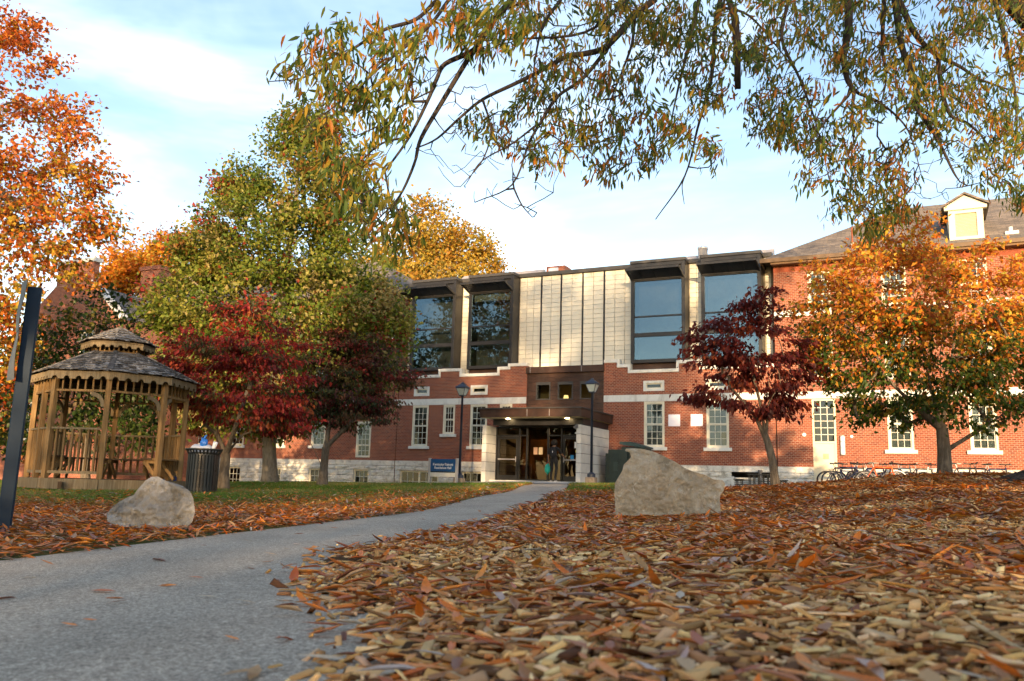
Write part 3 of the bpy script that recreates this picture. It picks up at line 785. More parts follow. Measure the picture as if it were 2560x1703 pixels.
def stone_blocks(root, u0, u1, vbot, vtop, holes, rnd, w=0.0, rows=None, seed=1):
    """rock-faced ashlar: every stone its own block with an uneven face"""
    rr = np.random.default_rng(seed)
    rows = rows or [(vtop - .245, vtop, True), (vtop - .47, vtop - .247, False), (vtop - .75, vtop - .472, False), (vtop - 1.04, vtop - .752, False), (vtop - 1.36, vtop - 1.042, False), (vtop - 1.75, vtop - 1.362, False)]
    for ri, (a, b, smooth) in enumerate(rows):
        if b < vbot: continue
        u = u0
        while u < u1 - .02:
            wd = rr.uniform(.55, 1.05) if not smooth else rr.uniform(1.2, 2.2)
            e = min(u1, u + wd)
            if u1 - e < .3: e = u1
            segs = [(u, e)]
            for h in holes:
                if h[2] < b - .02 and h[3] > a + .02:
                    ns = []
                    for (s0, s1) in segs:
                        if h[1] <= s0 or h[0] >= s1: ns.append((s0, s1)); continue
                        if h[0] > s0: ns.append((s0, h[0]))
                        if h[1] < s1: ns.append((h[1], s1))
                    segs = ns
            for (s0, s1) in segs:
                if s1 - s0 < .05: continue
                bb = a
                for h in holes:      # a stone above an opening sits on its head
                    if h[0] < (s0 + s1) / 2 < h[1] and a < h[3] < b: bb = h[3]
                m = MB(); g = .006
                nx, nz = (4, 3) if not smooth else (2, 2)
                X0, X1, Z0, Z1 = s0 + g, s1 - g, bb + g, b - (g if not smooth else 0)
                front = []
                pr = -.045 if smooth else -.02
                for j in range(nz + 1):
                    for i in range(nx + 1):
                        ed = i in (0, nx) or j in (0, nz)
                        y = w + pr + (rr.uniform(-.004, .004) if smooth else (rr.uniform(-.008, .0) if ed else rr.uniform(-.055, .0)))
                        jx = 0 if ed else rr.uniform(-.3, .3) * (X1 - X0) / nx; jz = 0 if ed else rr.uniform(-.3, .3) * (Z1 - Z0) / nz
                        front.append(len(m.v)); m.v.append((X0 + (X1 - X0) * i / nx + jx, y, Z0 + (Z1 - Z0) * j / nz + jz))
                for j in range(nz):
                    for i in range(nx):
                        q = [front[j * (nx + 1) + i], front[j * (nx + 1) + i + 1], front[(j + 1) * (nx + 1) + i + 1], front[(j + 1) * (nx + 1) + i]]
                        m.face((q[0], q[1], q[2])); m.face((q[0], q[2], q[3]))
                k0 = len(m.v); m.v += [(X0, w + .12, Z0), (X1, w + .12, Z0), (X1, w + .12, Z1), (X0, w + .12, Z1)]
                bot = [front[i] for i in range(nx + 1)]; top = [front[nz * (nx + 1) + i] for i in range(nx + 1)]
                lef = [front[j * (nx + 1)] for j in range(nz + 1)]; rig = [front[j * (nx + 1) + nx] for j in range(nz + 1)]
                m.face(tuple([k0, k0 + 1] + bot[::-1])); m.face(tuple([k0 + 2, k0 + 3] + top)); m.face(tuple([k0 + 3, k0] + lef)); m.face(tuple([k0 + 1, k0 + 2] + rig[::-1]))
                m.build('stone', M['stone'], root)
            u = e

def base_window(root, h, cols, rows, w, groups=1, blind=None):
    u0, u1, v0, v1 = h; b = MB(); f = w + .06
    b.box(u0 - .03, u1 + .03, f - .02, f + .1, v1 - .07, v1); b.box(u0 - .03, u0 + .06, f - .02, f + .1, v0, v1 - .07); b.box(u1 - .06, u1 + .03, f - .02, f + .1, v0, v1 - .07)
    gw = (u1 - u0 - .12) / groups
    for g in range(1, groups): b.box(u0 + .06 + gw * g - .045, u0 + .06 + gw * g + .045, f - .012, f + .1, v0, v1 - .07)
    win = b.build('window', M['cream_paint'], root)
    bars = MB()
    for g in range(groups):
        a0 = u0 + .06 + gw * g + (.05 if g else 0); a1 = u0 + .06 + gw * (g + 1) - (.05 if g < groups - 1 else 0)
        cw = (a1 - a0) / cols; ch = (v1 - .07 - v0) / rows
        for i in range(1, cols): bars.box(a0 + cw * i - .011, a0 + cw * i + .011, f + .01, f + .04, v0, v1 - .07)
        for j in range(1, rows): bars.box(a0, a1, f + .012, f + .038, v0 + ch * j - .011, v0 + ch * j + .011)
        for i in range(cols):
            for j in range(rows): pane(win, a0 + cw * (i + .5), f + .03, v0 + ch * (j + .5), cw - .02, ch - .02)
    bars.build('sash', M['muntin'], win)
    return win

# ---------------------------------------------------------------- the connector (low brick front, cream upper wall, four glass bays)
conn = hall_root('residence_connector', label='low central brick block with cream panel upper storey and four dark framed glass bays', cat='building')
UL, UR = -23.40, -5.12
W1 = [((-22.52, -21.62, 1.76, 3.765), 3, (3, 3)), ((-20.77, -20.13, 2.35, 3.765), 3, (2, 2)), ((-19.28, -18.38, 1.77, 3.765), 3, (3, 3)), ((-17.71, -17.07, 2.36, 3.765), 3, (2, 2)),
      ((-10.68, -9.77, 1.79, 3.765), 3, (3, 3)), ((-7.95, -7.02, 1.78, 3.765), 3, (3, 3))]
HW = [(-22.50, -21.62, 4.22, 4.69), (-19.31, -18.39, 4.22, 4.69), (-10.71, -9.77, 4.22, 4.68), (-7.97, -7.05, 4.22, 4.68)]
porch_gap = (-16.35, -12.55, -.5, 5.4)
par = [(UL, 5.12), (-21.02, 5.12), (-21.02, 5.40), (-19.95, 5.40), (-19.95, 5.12), (-17.78, 5.12), (-17.78, 5.40), (-17.22, 5.40), (-17.22, 5.54), (-16.35, 5.54)]
parR = [(-12.55, 5.54), (-11.93, 5.54), (-11.93, 5.31), (-11.42, 5.31), (-11.42, 5.04), (-9.12, 5.04), (-9.12, 5.40), (-8.24, 5.40), (-8.24, 5.11), (UR, 5.11)]
holes = [h for h, _, _ in W1] + [(a + .06, b - .06, c + .06, d - .06) for a, b, c, d in HW]
for pl in (par, parR):                                              # brick front follows the stepped parapet
    b = MB()
    for i in range(0, len(pl), 2):
        (ua, v), (ub, _) = pl[i], pl[i + 1]
        wall_sheet(b, ua, ub, 1.03, v, 0, [(max(h[0], ua), min(h[1], ub), h[2], h[3]) for h in holes if h[1] > ua + .001 and h[0] < ub - .001])
        b.quad((ua, 0, v), (ub, 0, v), (ub, .3, v), (ua, .3, v))
    for i in range(1, len(pl) - 1, 2):
        (ua, va), (_, vb_) = pl[i], pl[i + 1]
        b.quad((ua, 0, va), (ua, .3, va), (ua, .3, vb_), (ua, 0, vb_))
    e_ = -16.35 if pl is par else -12.55
    b.quad((e_, 0, 1.0), (e_, .3, 1.0), (e_, .3, 5.54), (e_, 0, 5.54))
    b.build('brick_wall', M['brick'], conn, fix=False)
cpg = 0
for pl in (par, parR):
    for i in range(0, len(pl), 2):
        (ua, v), (ub, _) = pl[i], pl[i + 1]
        e0 = .0 if i == 0 else (.13 if pl[i - 1][1] > v else -.0); e1 = .0 if i == len(pl) - 2 else (.13 if pl[i + 2][1] > v else -.0)
        m = MB(); m.box(ua + e0 * 0, ub, -.05, .33, v + .001, v + .145)
        m.build('coping_stone', M['trim'], conn, bevel=.008)
    for i in range(1, len(pl) - 1, 2):
        (ua, va), (_, vb_) = pl[i], pl[i + 1]
        lo, hi = min(va, vb_), max(va, vb_); s_ = -1 if vb_ > va else 1
        m = MB(); m.box(min(ua, ua + s_ * .12), max(ua, ua + s_ * .12), -.047, .31, lo + .146, hi + .143)
        m.build('coping_stone', M['trim'], conn, bevel=.008)
for (ua, ub) in ((UL, -16.355), (-12.545, UR)):
    u = ua
    while u < ub - .05:
        e = min(ub, u + rb.uniform(1.9, 2.7)); e = ub if ub - e < .5 else e
        m = MB(); m.box(u + .003, e - .003, -.022, .1, 3.772, 4.07); m.build('band_stone', M['trim'], conn, bevel=.004); u = e
for h, c, r_ in W1: window(conn, h, c, r_, blind=(1.0 if h[0] > -12 else (.45 if h[0] < -22 else None)))
for (a, b_, c, d) in HW:                                            # letterbox windows in white stone surrounds
    m = MB(); t = .115
    m.box(a, b_, -.035, .06, d - t, d); m.box(a, b_, -.035, .06, c, c + t); m.box(a, a + t, -.033, .06, c + t, d - t); m.box(b_ - t, b_, -.033, .06, c + t, d - t)
    win = m.build('window', M['trim'], conn, bevel=.004)
    m = MB(); i = .045; a2, b2, c2, d2 = a + t, b_ - t, c + t, d - t
    m.box(a2, b2, .01, .07, d2 - i, d2); m.box(a2, b2, .01, .07, c2, c2 + i); m.box(a2, a2 + i, .01, .07, c2 + i, d2 - i); m.box(b2 - i, b2, .01, .07, c2 + i, d2 - i)
    m.build('sash', M['cream_paint'], win); pane(win, (a2 + b2) / 2, .05, (c2 + d2) / 2, b2 - a2 - 2 * i, d2 - c2 - 2 * i)
bw_holes = [(-23.12, -20.9, -.6, .56), (-19.66, -17.2, -.6, .56), (-6.95, -5.32, .10, .60)]
stone_blocks(conn, UL, -16.8, -.75, 1.03, bw_holes, rb, seed=3)
stone_blocks(conn, -12.1, UR, -.45, 1.03, bw_holes, rb, seed=4)
base_window(conn, (-23.10, -20.95, -.40, .55), 3, 2, .02, groups=2); base_window(conn, (-19.62, -17.3, -.28, .55), 3, 2, .02, groups=2)
m = MB()                                                            # louvre in the base right of the porch
for j in range(6): m.beam((-6.93, .05, .16 + j * .075), (-5.34, .05, .16 + j * .075), .05, .03, up=(0, -.5, 1))
m.box(-6.95, -6.85, .0, .1, .1, .6); m.build('louvre', M['trim'], conn)
# upper wall: cream panels in a joint grid on a backing wall, all set back behind the brick parapet
_before = set(conn.children)
m = MB(); m.box(UL, UR, .155, .30, 5.0, 9.86); m.build('backing_wall', M['joint'], conn)
cols_ = []
def split(a, b, n): return [(a + (b - a) * i / n, a + (b - a) * (i + 1) / n) for i in range(n)]
MULL = [-15.75, -14.74, -13.66, -12.61]
main_cols = split(-16.86, -15.785, 3) + split(-15.715, -14.775, 2) + split(-14.705, -13.695, 2) + split(-13.625, -12.645, 2) + split(-12.575, -11.14, 3) + split(-8.66, -8.05, 2)
side_cols = split(-23.36, -22.54, 2) + split(-19.98, -19.32, 2) + split(-5.44, -5.18, 1)
rest = MB()
for ci, (a, b_) in enumerate(main_cols + side_cols):
    for j in range(21):
        v0 = 5.253 + j * .2185; v1 = min(v0 + .2185, 9.84)
        if v1 - v0 < .05: continue
        g = .009
        if ci < len(main_cols):
            key = ('tile', round(b_ - a, 3))
            if key not in _pane_cache:
                q = MB(); q.box(-(b_ - a) / 2 + g, (b_ - a) / 2 - g, -.02, .02, -.2185 / 2 + g * .7, .2185 / 2 - g * .7); _pane_cache[key] = q.mesh('cream_tile', M['cream_panel'])
            o = link('cream_tile', _pane_cache[key], conn); o.location = ((a + b_) / 2, .140 + rb.uniform(-.0025, .0025), (v0 + v1) / 2); o.rotation_euler = (rb.gauss(0, .004), 0, rb.gauss(0, .003))
        else:
            rest.box(a + g, b_ - g, .12 + rb.uniform(-.0025, .0025), .16, v0 + g * .7, v1 - g * .7)
rest.build('cream_tiles', M['cream_panel'], conn, kind='stuff')
for u in MULL:
    m = MB(); m.box(u - .033, u + .033, .095, .2, 5.2, 9.84); m.build('mullion', M['dark_metal'], conn)
m = MB(); m.box(UL, UR, -.02, .34, 9.862, 10.03); m.build('roof_fascia', M['grey_metal'], conn)
m = MB(); m.box(UL, UR, .30, 9, 5, 9.4); m.build('upper_block', M['interior'], conn) if False else None
# interior shell seen through the bays: floor, ceiling and a painted back wall
M['room_wall'] = plain('warm_room_wall', (.55, .36, .15), .8, var=.15, scale=.6)
M['room_pale'] = plain('pale_room_wall', (.60, .52, .36), .8, var=.08, scale=.6)
M['orange_door'] = plain('orange_wood', (.52, .22, .035), .5, var=.12)
m = MB(); m.box(UL + .1, UR - .1, 5.0, 5.2, 5.0, 9.8); m.build('room_wall', M['room_wall'], conn)
m = MB(); m.box(UL + .1, UR - .1, .32, 5.0, 5.05, 5.2); m.build('room_floor', M['interior'], conn)
m = MB(); m.box(UL + .1, UR - .1, .32, 5.0, 9.55, 9.8); m.build('room_ceiling', M['room_pale'], conn)
m = MB(); m.box(UL, UR, .3, 12, 9.83, 9.86); m.box(UL, UR, 11.8, 12, .0, 9.83); m.build('flat_roof', M['zinc'], conn)
BAYS = [(-22.50, -20.02), (-19.28, -16.90), (-11.12, -8.70), (-8.00, -5.50)]
for bi, (a, b_) in enumerate(BAYS):
    fr = -.6
    m = MB(); s_ = .15
    m.box(a, a + s_, fr, .14, 5.40, 9.86); m.box(b_ - s_, b_, fr, .14, 5.40, 9.86)
    m.box(a + s_, b_ - s_, fr, .14, 9.05, 9.22); m.box(a + s_, b_ - s_, fr, .14, 5.40, 5.55)
    m.box(a + s_, b_ - s_, fr + .02, fr + .12, 6.55, 6.73); m.box(a + s_, b_ - s_, fr + .03, fr + .10, 7.42, 7.49)
    m.box(a + s_, b_ - s_, fr + .10, fr + .16, 9.22, 9.70); m.box(a + s_, b_ - s_, fr, .14, 9.70, 9.86)
    bay = m.build('glass_bay', M['dark_metal'], conn, bevel=.008)
    m = MB(); m.box(a - .04, b_ + .04, fr - .05, .3, 9.865, 10.0); m.build('bay_cap', M['grey_metal'], bay, bevel=.01)
    m = MB(); m.box(a + .02, b_ - .02, fr + .25, .12, 5.15, 5.395); m.build('bay_base', M['copper'], bay)
    # sun shade: a tipped frame with a perforated sheet
    p0, p1 = np.array([0, fr - .004, 9.13]), np.array([0, fr - .95, 9.38])
    m = MB()
    for u in (a + .04, b_ - .04): m.beam(p0 + [u, 0, 0], p1 + [u, 0, 0], .035, .10)
    m.beam(p1 + [a + .02, 0, 0], p1 + [b_ - .02, 0, 0], .05, .10); m.beam(p0 + [a + .06, -.03, 0], p0 + [b_ - .06, -.03, 0], .05, .06)
    shade = m.build('sunshade', M['dark_metal'], bay)
    m = MB(); nb = 26
    for k_ in range(nb):
        q = p0 + (p1 - p0) * (.05 + .9 * (k_ + .5) / nb); m.beam(q + [a + .06, 0, 0], q + [b_ - .06, 0, 0], .026, .008, up=(0, .25, 1))
    for k_ in range(1, 4):
        u = a + (b_ - a) * k_ / 4; m.beam(p0 + [u, 0, -.01], p1 + [u, 0, -.01], .02, .03)
    m.build('shade_grille', M['black_metal'], bay)
    for (c, d) in ((5.55, 6.55), (6.73, 7.42), (7.49, 9.05)):
        pane(bay, (a + b_) / 2, fr + .07, (c + d) / 2, b_ - a - 2 * s_, d - c, M['glass_bay'], tilt=.004)
    for u in (a + .012, b_ - .012): 
        pass
# things inside the rooms, seen through the glass
m = MB(); m.box(-18.9, -17.0, 4.9, 5.0, 5.2, 7.6); m.build('wall_panel', M['orange_door'], conn)
m = MB(); m.box(-8.3, -5.2, 2.4, 2.5, 5.2, 9.5); m.build('room_partition', M['room_pale'], conn)
m = MB(); m.box(-7.55, -6.75, 2.33, 2.4, 6.6, 8.25); m.box(-6.4, -5.6, 2.33, 2.4, 6.6, 8.25); m.build('board_frame', plain('blue_grey_frame', (.12, .20, .26), .5), conn)
m = MB(); m.box(-7.47, -6.83, 2.30, 2.33, 6.68, 8.17); m.box(-6.32, -5.68, 2.30, 2.33, 6.68, 8.17); m.build('board_face', plain('peach_board', (.62, .42, .24), .8), conn)
m = MB(); m.box(-19.05, -17.05, -.43, -.42, 8.70, 9.04); m.build('window_blind', M['soffit'], conn)
M['lamp_on'] = plain('lit_lamp', (.8, .7, .5)); _e = M['lamp_on'].node_tree.nodes['Principled BSDF']; _e.inputs['Emission Color'].default_value = (1, .72, .35, 1); _e.inputs['Emission Strength'].default_value = 14
M['lamp_soft'] = plain('soft_lit_lamp', (.8, .6, .3)); _e = M['lamp_soft'].node_tree.nodes['Principled BSDF']; _e.inputs['Emission Color'].default_value = (1, .6, .18, 1); _e.inputs['Emission Strength'].default_value = 1.2
m = MB(); m.box(-18.35, -18.05, 2.2, 2.4, 9.50, 9.549); m.build('ceiling_lamp', M['lamp_on'], conn)
for (u, w_) in ((-10.8, 2.0), (-10.75, 3.2), (-9.7, 2.2)):
    m = MB(); m.box(u - .2, u + .2, w_ - .1, w_ + .1, 9.50, 9.549); m.build('ceiling_lamp', M['lamp_on'], conn)
# curtain rod ties along the upper lights of bays
# roof pieces behind the fascia
for (a, b_) in ((-21.2, -19.6), (-18.6, -16.6), (-10.7, -8.5), (-7.7, -5.35)):
    m = MB(); m.prism([(1.0, 9.9), (2.4, 10.83), (2.6, 10.83), (2.6, 9.9)], a, b_, axes=(1, 2, 0))
    m.build('roof_monitor', M['zinc'], conn)
m = MB(); m.box(-16.15, -15.15, 1.6, 2.4, 9.9, 10.72); m.build('brick_vent', M['brick'], conn)
m = MB(); m.box(-16.02, -15.5, 1.56, 1.6, 10.38, 10.62); m.build('vent_grille', M['white_metal'], conn)
m = MB(); m.lathe([(.22, 0), (.22, .95), (.24, .95), (.24, 1.05), (.20, 1.05)], 20, (-8.45, 1.9, 10.0)); m.build('flue_pipe', M['white_metal'], conn, smooth=True)
SETB = 0.6
for o in [c for c in conn.children if c not in _before]:            # carried back as one and enlarged to the same sight lines
    k_ = (DF + SETB) / DF
    o.location = (o.location.x * k_, o.location.y + SETB, o.location.z * k_); o.scale = (k_, 1, k_)
m = MB(); m.box(UL, UR, .31, .75, 4.95, 5.06); m.build('parapet_gutter', M['zinc'], conn)
# brown boarded panel over the entrance
for j in range(9):
    v0 = 3.30 + j * .2075; m = MB(); m.box(-16.345, -12.555, .03 + rb.uniform(0, .004), .09, v0 + .004, v0 + .2035)
    o = m.build('cladding_board', M['copper'], conn) if j not in (3, 4, 5, 6) else None
    if o is None:
        for (a, b_) in ((-16.345, -15.88), (-15.15, -14.79), (-14.04, -13.70), (-13.00, -12.555)):
            m = MB(); m.box(a, b_, .03 + rb.uniform(0, .004), .09, v0 + .004, v0 + .2035); m.build('cladding_board', M['copper'], conn)
m = MB(); m.box(-16.345, -12.555, .088, .095, 3.2, 5.2); m.build('panel_back', M['black_metal'], conn) if False else None
for (a, b_) in ((-15.88, -15.15), (-14.79, -14.04), (-13.70, -13.00)):
    m = MB(); t = .05; c, d = 3.925, 4.75
    for q in ((a, b_, d - t - .08, d), (a, b_, c, c + t)): m.box(q[0], q[1], .0, .12, q[2], q[3])
    m.box(a, a + t, .0, .12, c + t, d - t - .08); m.box(b_ - t, b_, .0, .12, c + t, d - t - .08)
    win = m.build('window', M['grey_metal'], conn); pane(win, (a + b_) / 2, .08, (c + d - .08) / 2, b_ - a - 2 * t, d - c - 2 * t - .08)
m = MB(); m.box(-16.37, -12.53, -.10, .20, 5.17, 5.47)
m.build('cladding_fascia', M['copper'], conn, bevel=.006)
m = MB()
for u in (-16.15, -13.6): m.box(u - .008, u + .008, -.104, -.1, 5.19, 5.46)
m.build('fascia_joint', M['aluminium'], conn)
m = MB(); m.box(-16.33, -12.57, 1.6, 1.7, 2.4, 5.1); m.build('lobby_wall', M['room_wall'], conn)
m = MB(); m.lathe([(.0, 0), (.14, .0), (.09, .22), (.0, .22)], 16, (-14.66, .75, 3.98)); m.build('lobby_lamp', M['lamp_soft'], conn)
# white squares left where plaques were taken down
for u in (-9.60, -8.63):
    m = MB(); m.box(u, u + .515, -.016, .01, 2.68, 3.19); m.build('blank_plaque', plain('white_patch', (.74, .72, .78), .6, var=.03), conn, bevel=.01)

# ---------------------------------------------------------------- the two flanking halls
def hall(root, ua, ub, win_us, base_wins, roof_end, skip_low=(), low_holes=(), upper=True, seed=9, depth=11.0, blinds=0.9, door=None, clip_v=9.42, base_rng=None):
    wins = []
    for (a, b_) in win_us:
        if (a, b_) not in skip_low: wins.append((a, b_, 1.74, 3.765))
        wins.append((a, b_, 4.62, 6.45)); wins.append((a, b_, 7.46, 9.07))
    hs = wins + list(low_holes)
    m = MB(); wall_sheet(m, ua, ub, 1.03, clip_v, 0, hs)
    m.quad((ua, 0, -.9), (ua, depth, -.9), (ua, depth, clip_v), (ua, 0, clip_v)); m.quad((ub, 0, -.9), (ub, depth, -.9), (ub, depth, clip_v), (ub, 0, clip_v))
    m.quad((ua, depth, -.9), (ub, depth, -.9), (ub, depth, clip_v), (ua, depth, clip_v))
    m.build('brick_wall', M['brick'], root, fix=False)
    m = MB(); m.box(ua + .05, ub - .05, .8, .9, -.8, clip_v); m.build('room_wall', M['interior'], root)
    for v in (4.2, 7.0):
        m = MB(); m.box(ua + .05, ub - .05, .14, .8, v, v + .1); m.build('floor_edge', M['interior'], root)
    for h in wins:
        window(root, h, 3, (3, 3) if h[2] < 4 else ((3, 3) if h[2] < 7 else (2, 3)), blind=blinds if rb.random() < .75 else .3, sill=h[2] < 7)
    for (v0, v1, pr) in ((3.772, 4.07, .022), (7.19, 7.455, .05)):
        u = ua
        while u < ub - .05:
            e = min(ub, u + rb.uniform(1.9, 2.7)); e = ub if ub - e < .5 else e
            mm = MB(); mm.box(u + .003, e - .003, -pr, .1, v0, v1); mm.build('band_stone', M['trim'], root, bevel=.004); u = e
    # soldier course of upright bricks under the eaves, one band
    mm = MB(); u = ua + .004
    while u < ub - .07:
        mm.box(u, u + .0655, -.008, .02, 9.10, 9.33); u += .0735
    mm.build('soldier_course', plain('soldier_brick', (.26, .066, .033), .85, var=.3, scale=5), root, kind='stuff')
    rlo, rhi = base_rng if base_rng else (ua, ub)
    stone_blocks(root, rlo, rhi, -.95, 1.03, base_wins, rb, seed=seed)
    for h in base_wins:
        if h[3] < .6: base_window(root, (h[0] + .03, h[1] - .03, h[2] + .1, h[3]), 3, 3, .02)

def hip_roof(root, ua, ub, w0, w1, v0, slope, name='roof', hip_left=True, hip_right=True, over=.45):
    a, b_, c, d = ua - (over if hip_left else 0), ub + (over if hip_right else 0), w0 - over, w1 + over
    hw = (d - c) / 2; vr = v0 + hw * slope; mid = (c + d) / 2
    ra, rb_ = (a + hw if hip_left else a), (b_ - hw if hip_right else b_)
    m = MB()
    i = len(m.v); m.v += [(a, c, v0), (b_, c, v0), (b_, d, v0), (a, d, v0), (ra, mid, vr), (rb_, mid, vr)]
    m.face((0, 1, 5, 4)); m.face((1, 2, 5)); m.face((2, 3, 4, 5)); m.face((3, 0, 4)); m.face((0, 3, 2, 1))
    return m.build(name, M['roof_shingle'], root)

right = hall_root('brick_hall', label='three-storey red brick hall with grey shingle hip roof behind the orange tree', cat='building')
RW = [(-.93, -.03), (1.88, 2.79), (4.67, 5.57), (7.45, 8.35)]
hall(right, -5.08, 12.5, [(-3.72, -2.84)] + RW, [(-3.70, -2.81, -.6, 1.1)], None, skip_low=[(-3.72, -2.84)], low_holes=[(-3.70, -2.81, 1.0, 3.75)], seed=21, blinds=.95)
rroof = hip_roof(right, -5.08, 12.5, 0, 10.0, 9.60, .612)
m = MB(); m.box(-5.55, 13, -.52, -.44, 9.45, 9.62); m.box(-5.55, -5.47, -.44, 10, 9.45, 9.62); m.build('gutter', plain('brown_gutter', (.12, .075, .04), .5, var=.3, scale=2), right, bevel=.01)
m = MB(); m.box(-5.12, 12.5, -.44, .02, 9.37, 9.45); m.build('eaves_board', plain('brown_eaves', (.16, .095, .05), .7), right)
# tall door with a gridded transom
m = MB(); a, b_ = -3.70, -2.81; t = .07
m.box(a, a + t, -.015, .12, .0, 3.75); m.box(b_ - t, b_, -.015, .12, .0, 3.75); m.box(a + t, b_ - t, -.015, .12, 3.68, 3.75); m.box(a + t, b_ - t, -.012, .12, 1.98, 2.06)
door = m.build('door', M['door_paint'], right)
m = MB(); m.box(a + t, b_ - t, .02, .06, .02, 1.975); m.build('door_leaf', M['door_paint'], door)
m = MB(); m.box(-3.33, -3.12, .005, .02, 1.36, 1.57); m.build('door_light', M['soffit'], door)
m = MB(); m.box(-3.02, -2.98, -.02, .02, .95, 1.05); m.build('door_handle', M['aluminium'], door)
m = MB(); rows_, colsn = 6, 3; u0, u1, v0, v1 = a + t, b_ - t, 2.06, 3.68
for i in range(1, colsn): x = u0 + (u1 - u0) * i / colsn; m.box(x - .012, x + .012, .02, .05, v0, v1)
for j in range(1, rows_): z = v0 + (v1 - v0) * j / rows_; m.box(u0, u1, .022, .048, z - .012, z + .012)
m.build('transom_bars', M['muntin'], door)
for i in range(colsn):
    for j in range(rows_): pane(door, u0 + (u1 - u0) * (i + .5) / colsn, .04, v0 + (v1 - v0) * (j + .5) / rows_, (u1 - u0) / colsn - .03, (v1 - v0) / rows_ - .03)
# wall lamp, round vents, roof pipes, dormer
m = MB(); m.lathe([(.0, 0), (.085, 0), (.085, .74), (0, .74)], 14, (-2.58, -.085, 1.54)); wl = m.build('wall_lamp', M['sign_white'], right, smooth=False)
m = MB()
for v in (1.52, 1.78, 2.03, 2.24): m.lathe([(.092, 0), (.092, .035)], 14, (-2.58, -.085, v), close=True)
m.build('lamp_band', M['aluminium'], wl)
for (u, v, r_) in ((-4.02, 2.32, .07), (-2.24, 2.25, .055)):
    m = MB(); m.v = []; 
    m.tube([(u, -.05, v), (u, .01, v)], r_, 16); m.build('wall_vent', M['sign_white'], right); 
m = MB(); m.tube([(-1.935, .02, 9.75), (-1.935, .02, 10.16)], .055, 12); rp = m.build('roof_pipe', M['trim'], right)
m = MB(); m.tube([(-1.935, .02, 10.16), (-1.935, .02, 10.80)], .035, 10); m.lathe([(.035, .0), (.075, .0), (.075, .03), (.035, .04)], 12, (-1.935, .02, 10.14)); m.build('pipe_top', plain('rusty_pipe', (.20, .06, .03), .8, var=.3), rp)
m = MB(); m.tube([(3.70, .3, 9.9), (3.70, .3, 10.28)], .07, 12); m.box(3.5, 3.95, .1, .5, 9.95, 10.08); m.build('roof_vent', M['trim'], right)
m = MB(); dm = M['cream_paint']
da, db = 1.60, 2.79
m.box(da, da + .22, -.02, .10, 9.84, 11.05); m.box(db - .22, db, -.02, .10, 9.84, 11.05); m.box(da + .22, db - .22, -.02, .10, 10.92, 11.05); m.box(da + .22, db - .22, -.02, .10, 9.84, 9.98)
m.prism([(da - .16, 11.20), (db + .16, 11.20), ((da + db) / 2, 11.64)], -.03, .10); m.box(da - .14, db + .14, -.10, .1, 11.06, 11.18)
m.prism([(0.10, 9.84), (2.2, 11.15), (.10, 11.15)], da, da + .08, axes=(1, 2, 0)); m.prism([(0.10, 9.84), (2.2, 11.15), (.10, 11.15)], db - .08, db, axes=(1, 2, 0))
dormer = m.build('dormer', dm, right)
m = MB(); mid = (da + db) / 2
m.prism([(da - .24, 11.17), (mid, 11.66), (mid, 11.74), (da - .24, 11.25)], -.16, 3.2); m.prism([(db + .24, 11.17), (db + .24, 11.25), (mid, 11.74), (mid, 11.66)], -.16, 3.2)
m.build('dormer_roof', M['roof_shingle'], dormer)
m = MB(); m.box(da + .22, db - .22, .05, .09, 9.98, 10.92); m.build('dormer_blind', M['soffit'], dormer)
m = MB()
for j in range(16): m.beam((da + .22, .04, 10.0 + j * .0575), (db - .22, .04, 10.0 + j * .0575), .05, .008, up=(0, .8, 1))
m.build('dormer_slats', M['cream_paint'], dormer, kind='stuff')

left = hall_root('brick_hall', label='long red brick hall on the left behind the gazebo and the trees, with brick chimneys', cat='building')
LW = [(-28.68, -27.80), (-31.24, -30.46), (-34.20, -33.28), (-36.98, -36.05), (-39.70, -38.80)]
hall(left, -46, -23.44, LW, [(-34.25, -33.33, -.5, .56), (-31.22, -30.55, -.5, .56), (-28.72, -27.82, -.5, .56), (-25.90, -24.96, -.45, .56), (-37.0, -36.1, -.6, .5), (-40, -39.1, -.7, .5)], None,
     low_holes=[(-25.82, -24.95, 1.17, 2.98)], seed=33, blinds=.6)
window(left, (-25.82, -24.95, 1.17, 2.98), 3, (2, 4), sill=False)
hip_roof(left, -46, -23.44, 0, 10, 9.60, .612)
m = MB(); m.box(-46.4, -22.98, -.52, -.44, 9.45, 9.62); m.box(-46, -23.44, -.44, .02, 9.37, 9.45); m.build('gutter', plain('brown_gutter_board', (.12, .075, .04), .5, var=.3, scale=2), left)
m = MB(); m.box(-23.60, -23.47, -.075, .0, 5.3, 9.4); m.build('downpipe', M['dark_metal'], left)
# gable wing reaching forward at the far left, chimneys
gab = MB(); ga, gb_, gw = -45.2, -36.6, -6.0
pl = [(ga, -.9), (gb_, -.9), (gb_, 7.85), (-39.0, 9.95), (-39.0, 11.1), (-41.8, 11.1), (-41.8, 9.95), (ga, 7.2)]
gab.prism(pl, gw, gw + .35); gab.box(gb_ - .3, gb_, gw + .35, 0, -.9, 7.85); gab.box(ga, ga + .3, gw + .35, 0, -.9, 7.2)
gab.build('gable_wall', M['brick'], left)
m = MB(); m.beam((-38.98, gw + .15, 10.02), (gb_ + .1, gw + .15, 7.9), .5, .16, up=(0, 0, 1)); m.build('gable_coping', M['trim'], left)
m = MB(); m.box(-41.9, -38.9, gw - .05, gw + .4, 11.1, 11.32); m.build('chimney_cap', M['trim'], left)
m = MB(); m.prism([(ga, 7.2), (-40.6, 10.2), (gb_, 7.85)], gw + .36, 4); m.build('gable_roof', M['roof_shingle'], left)
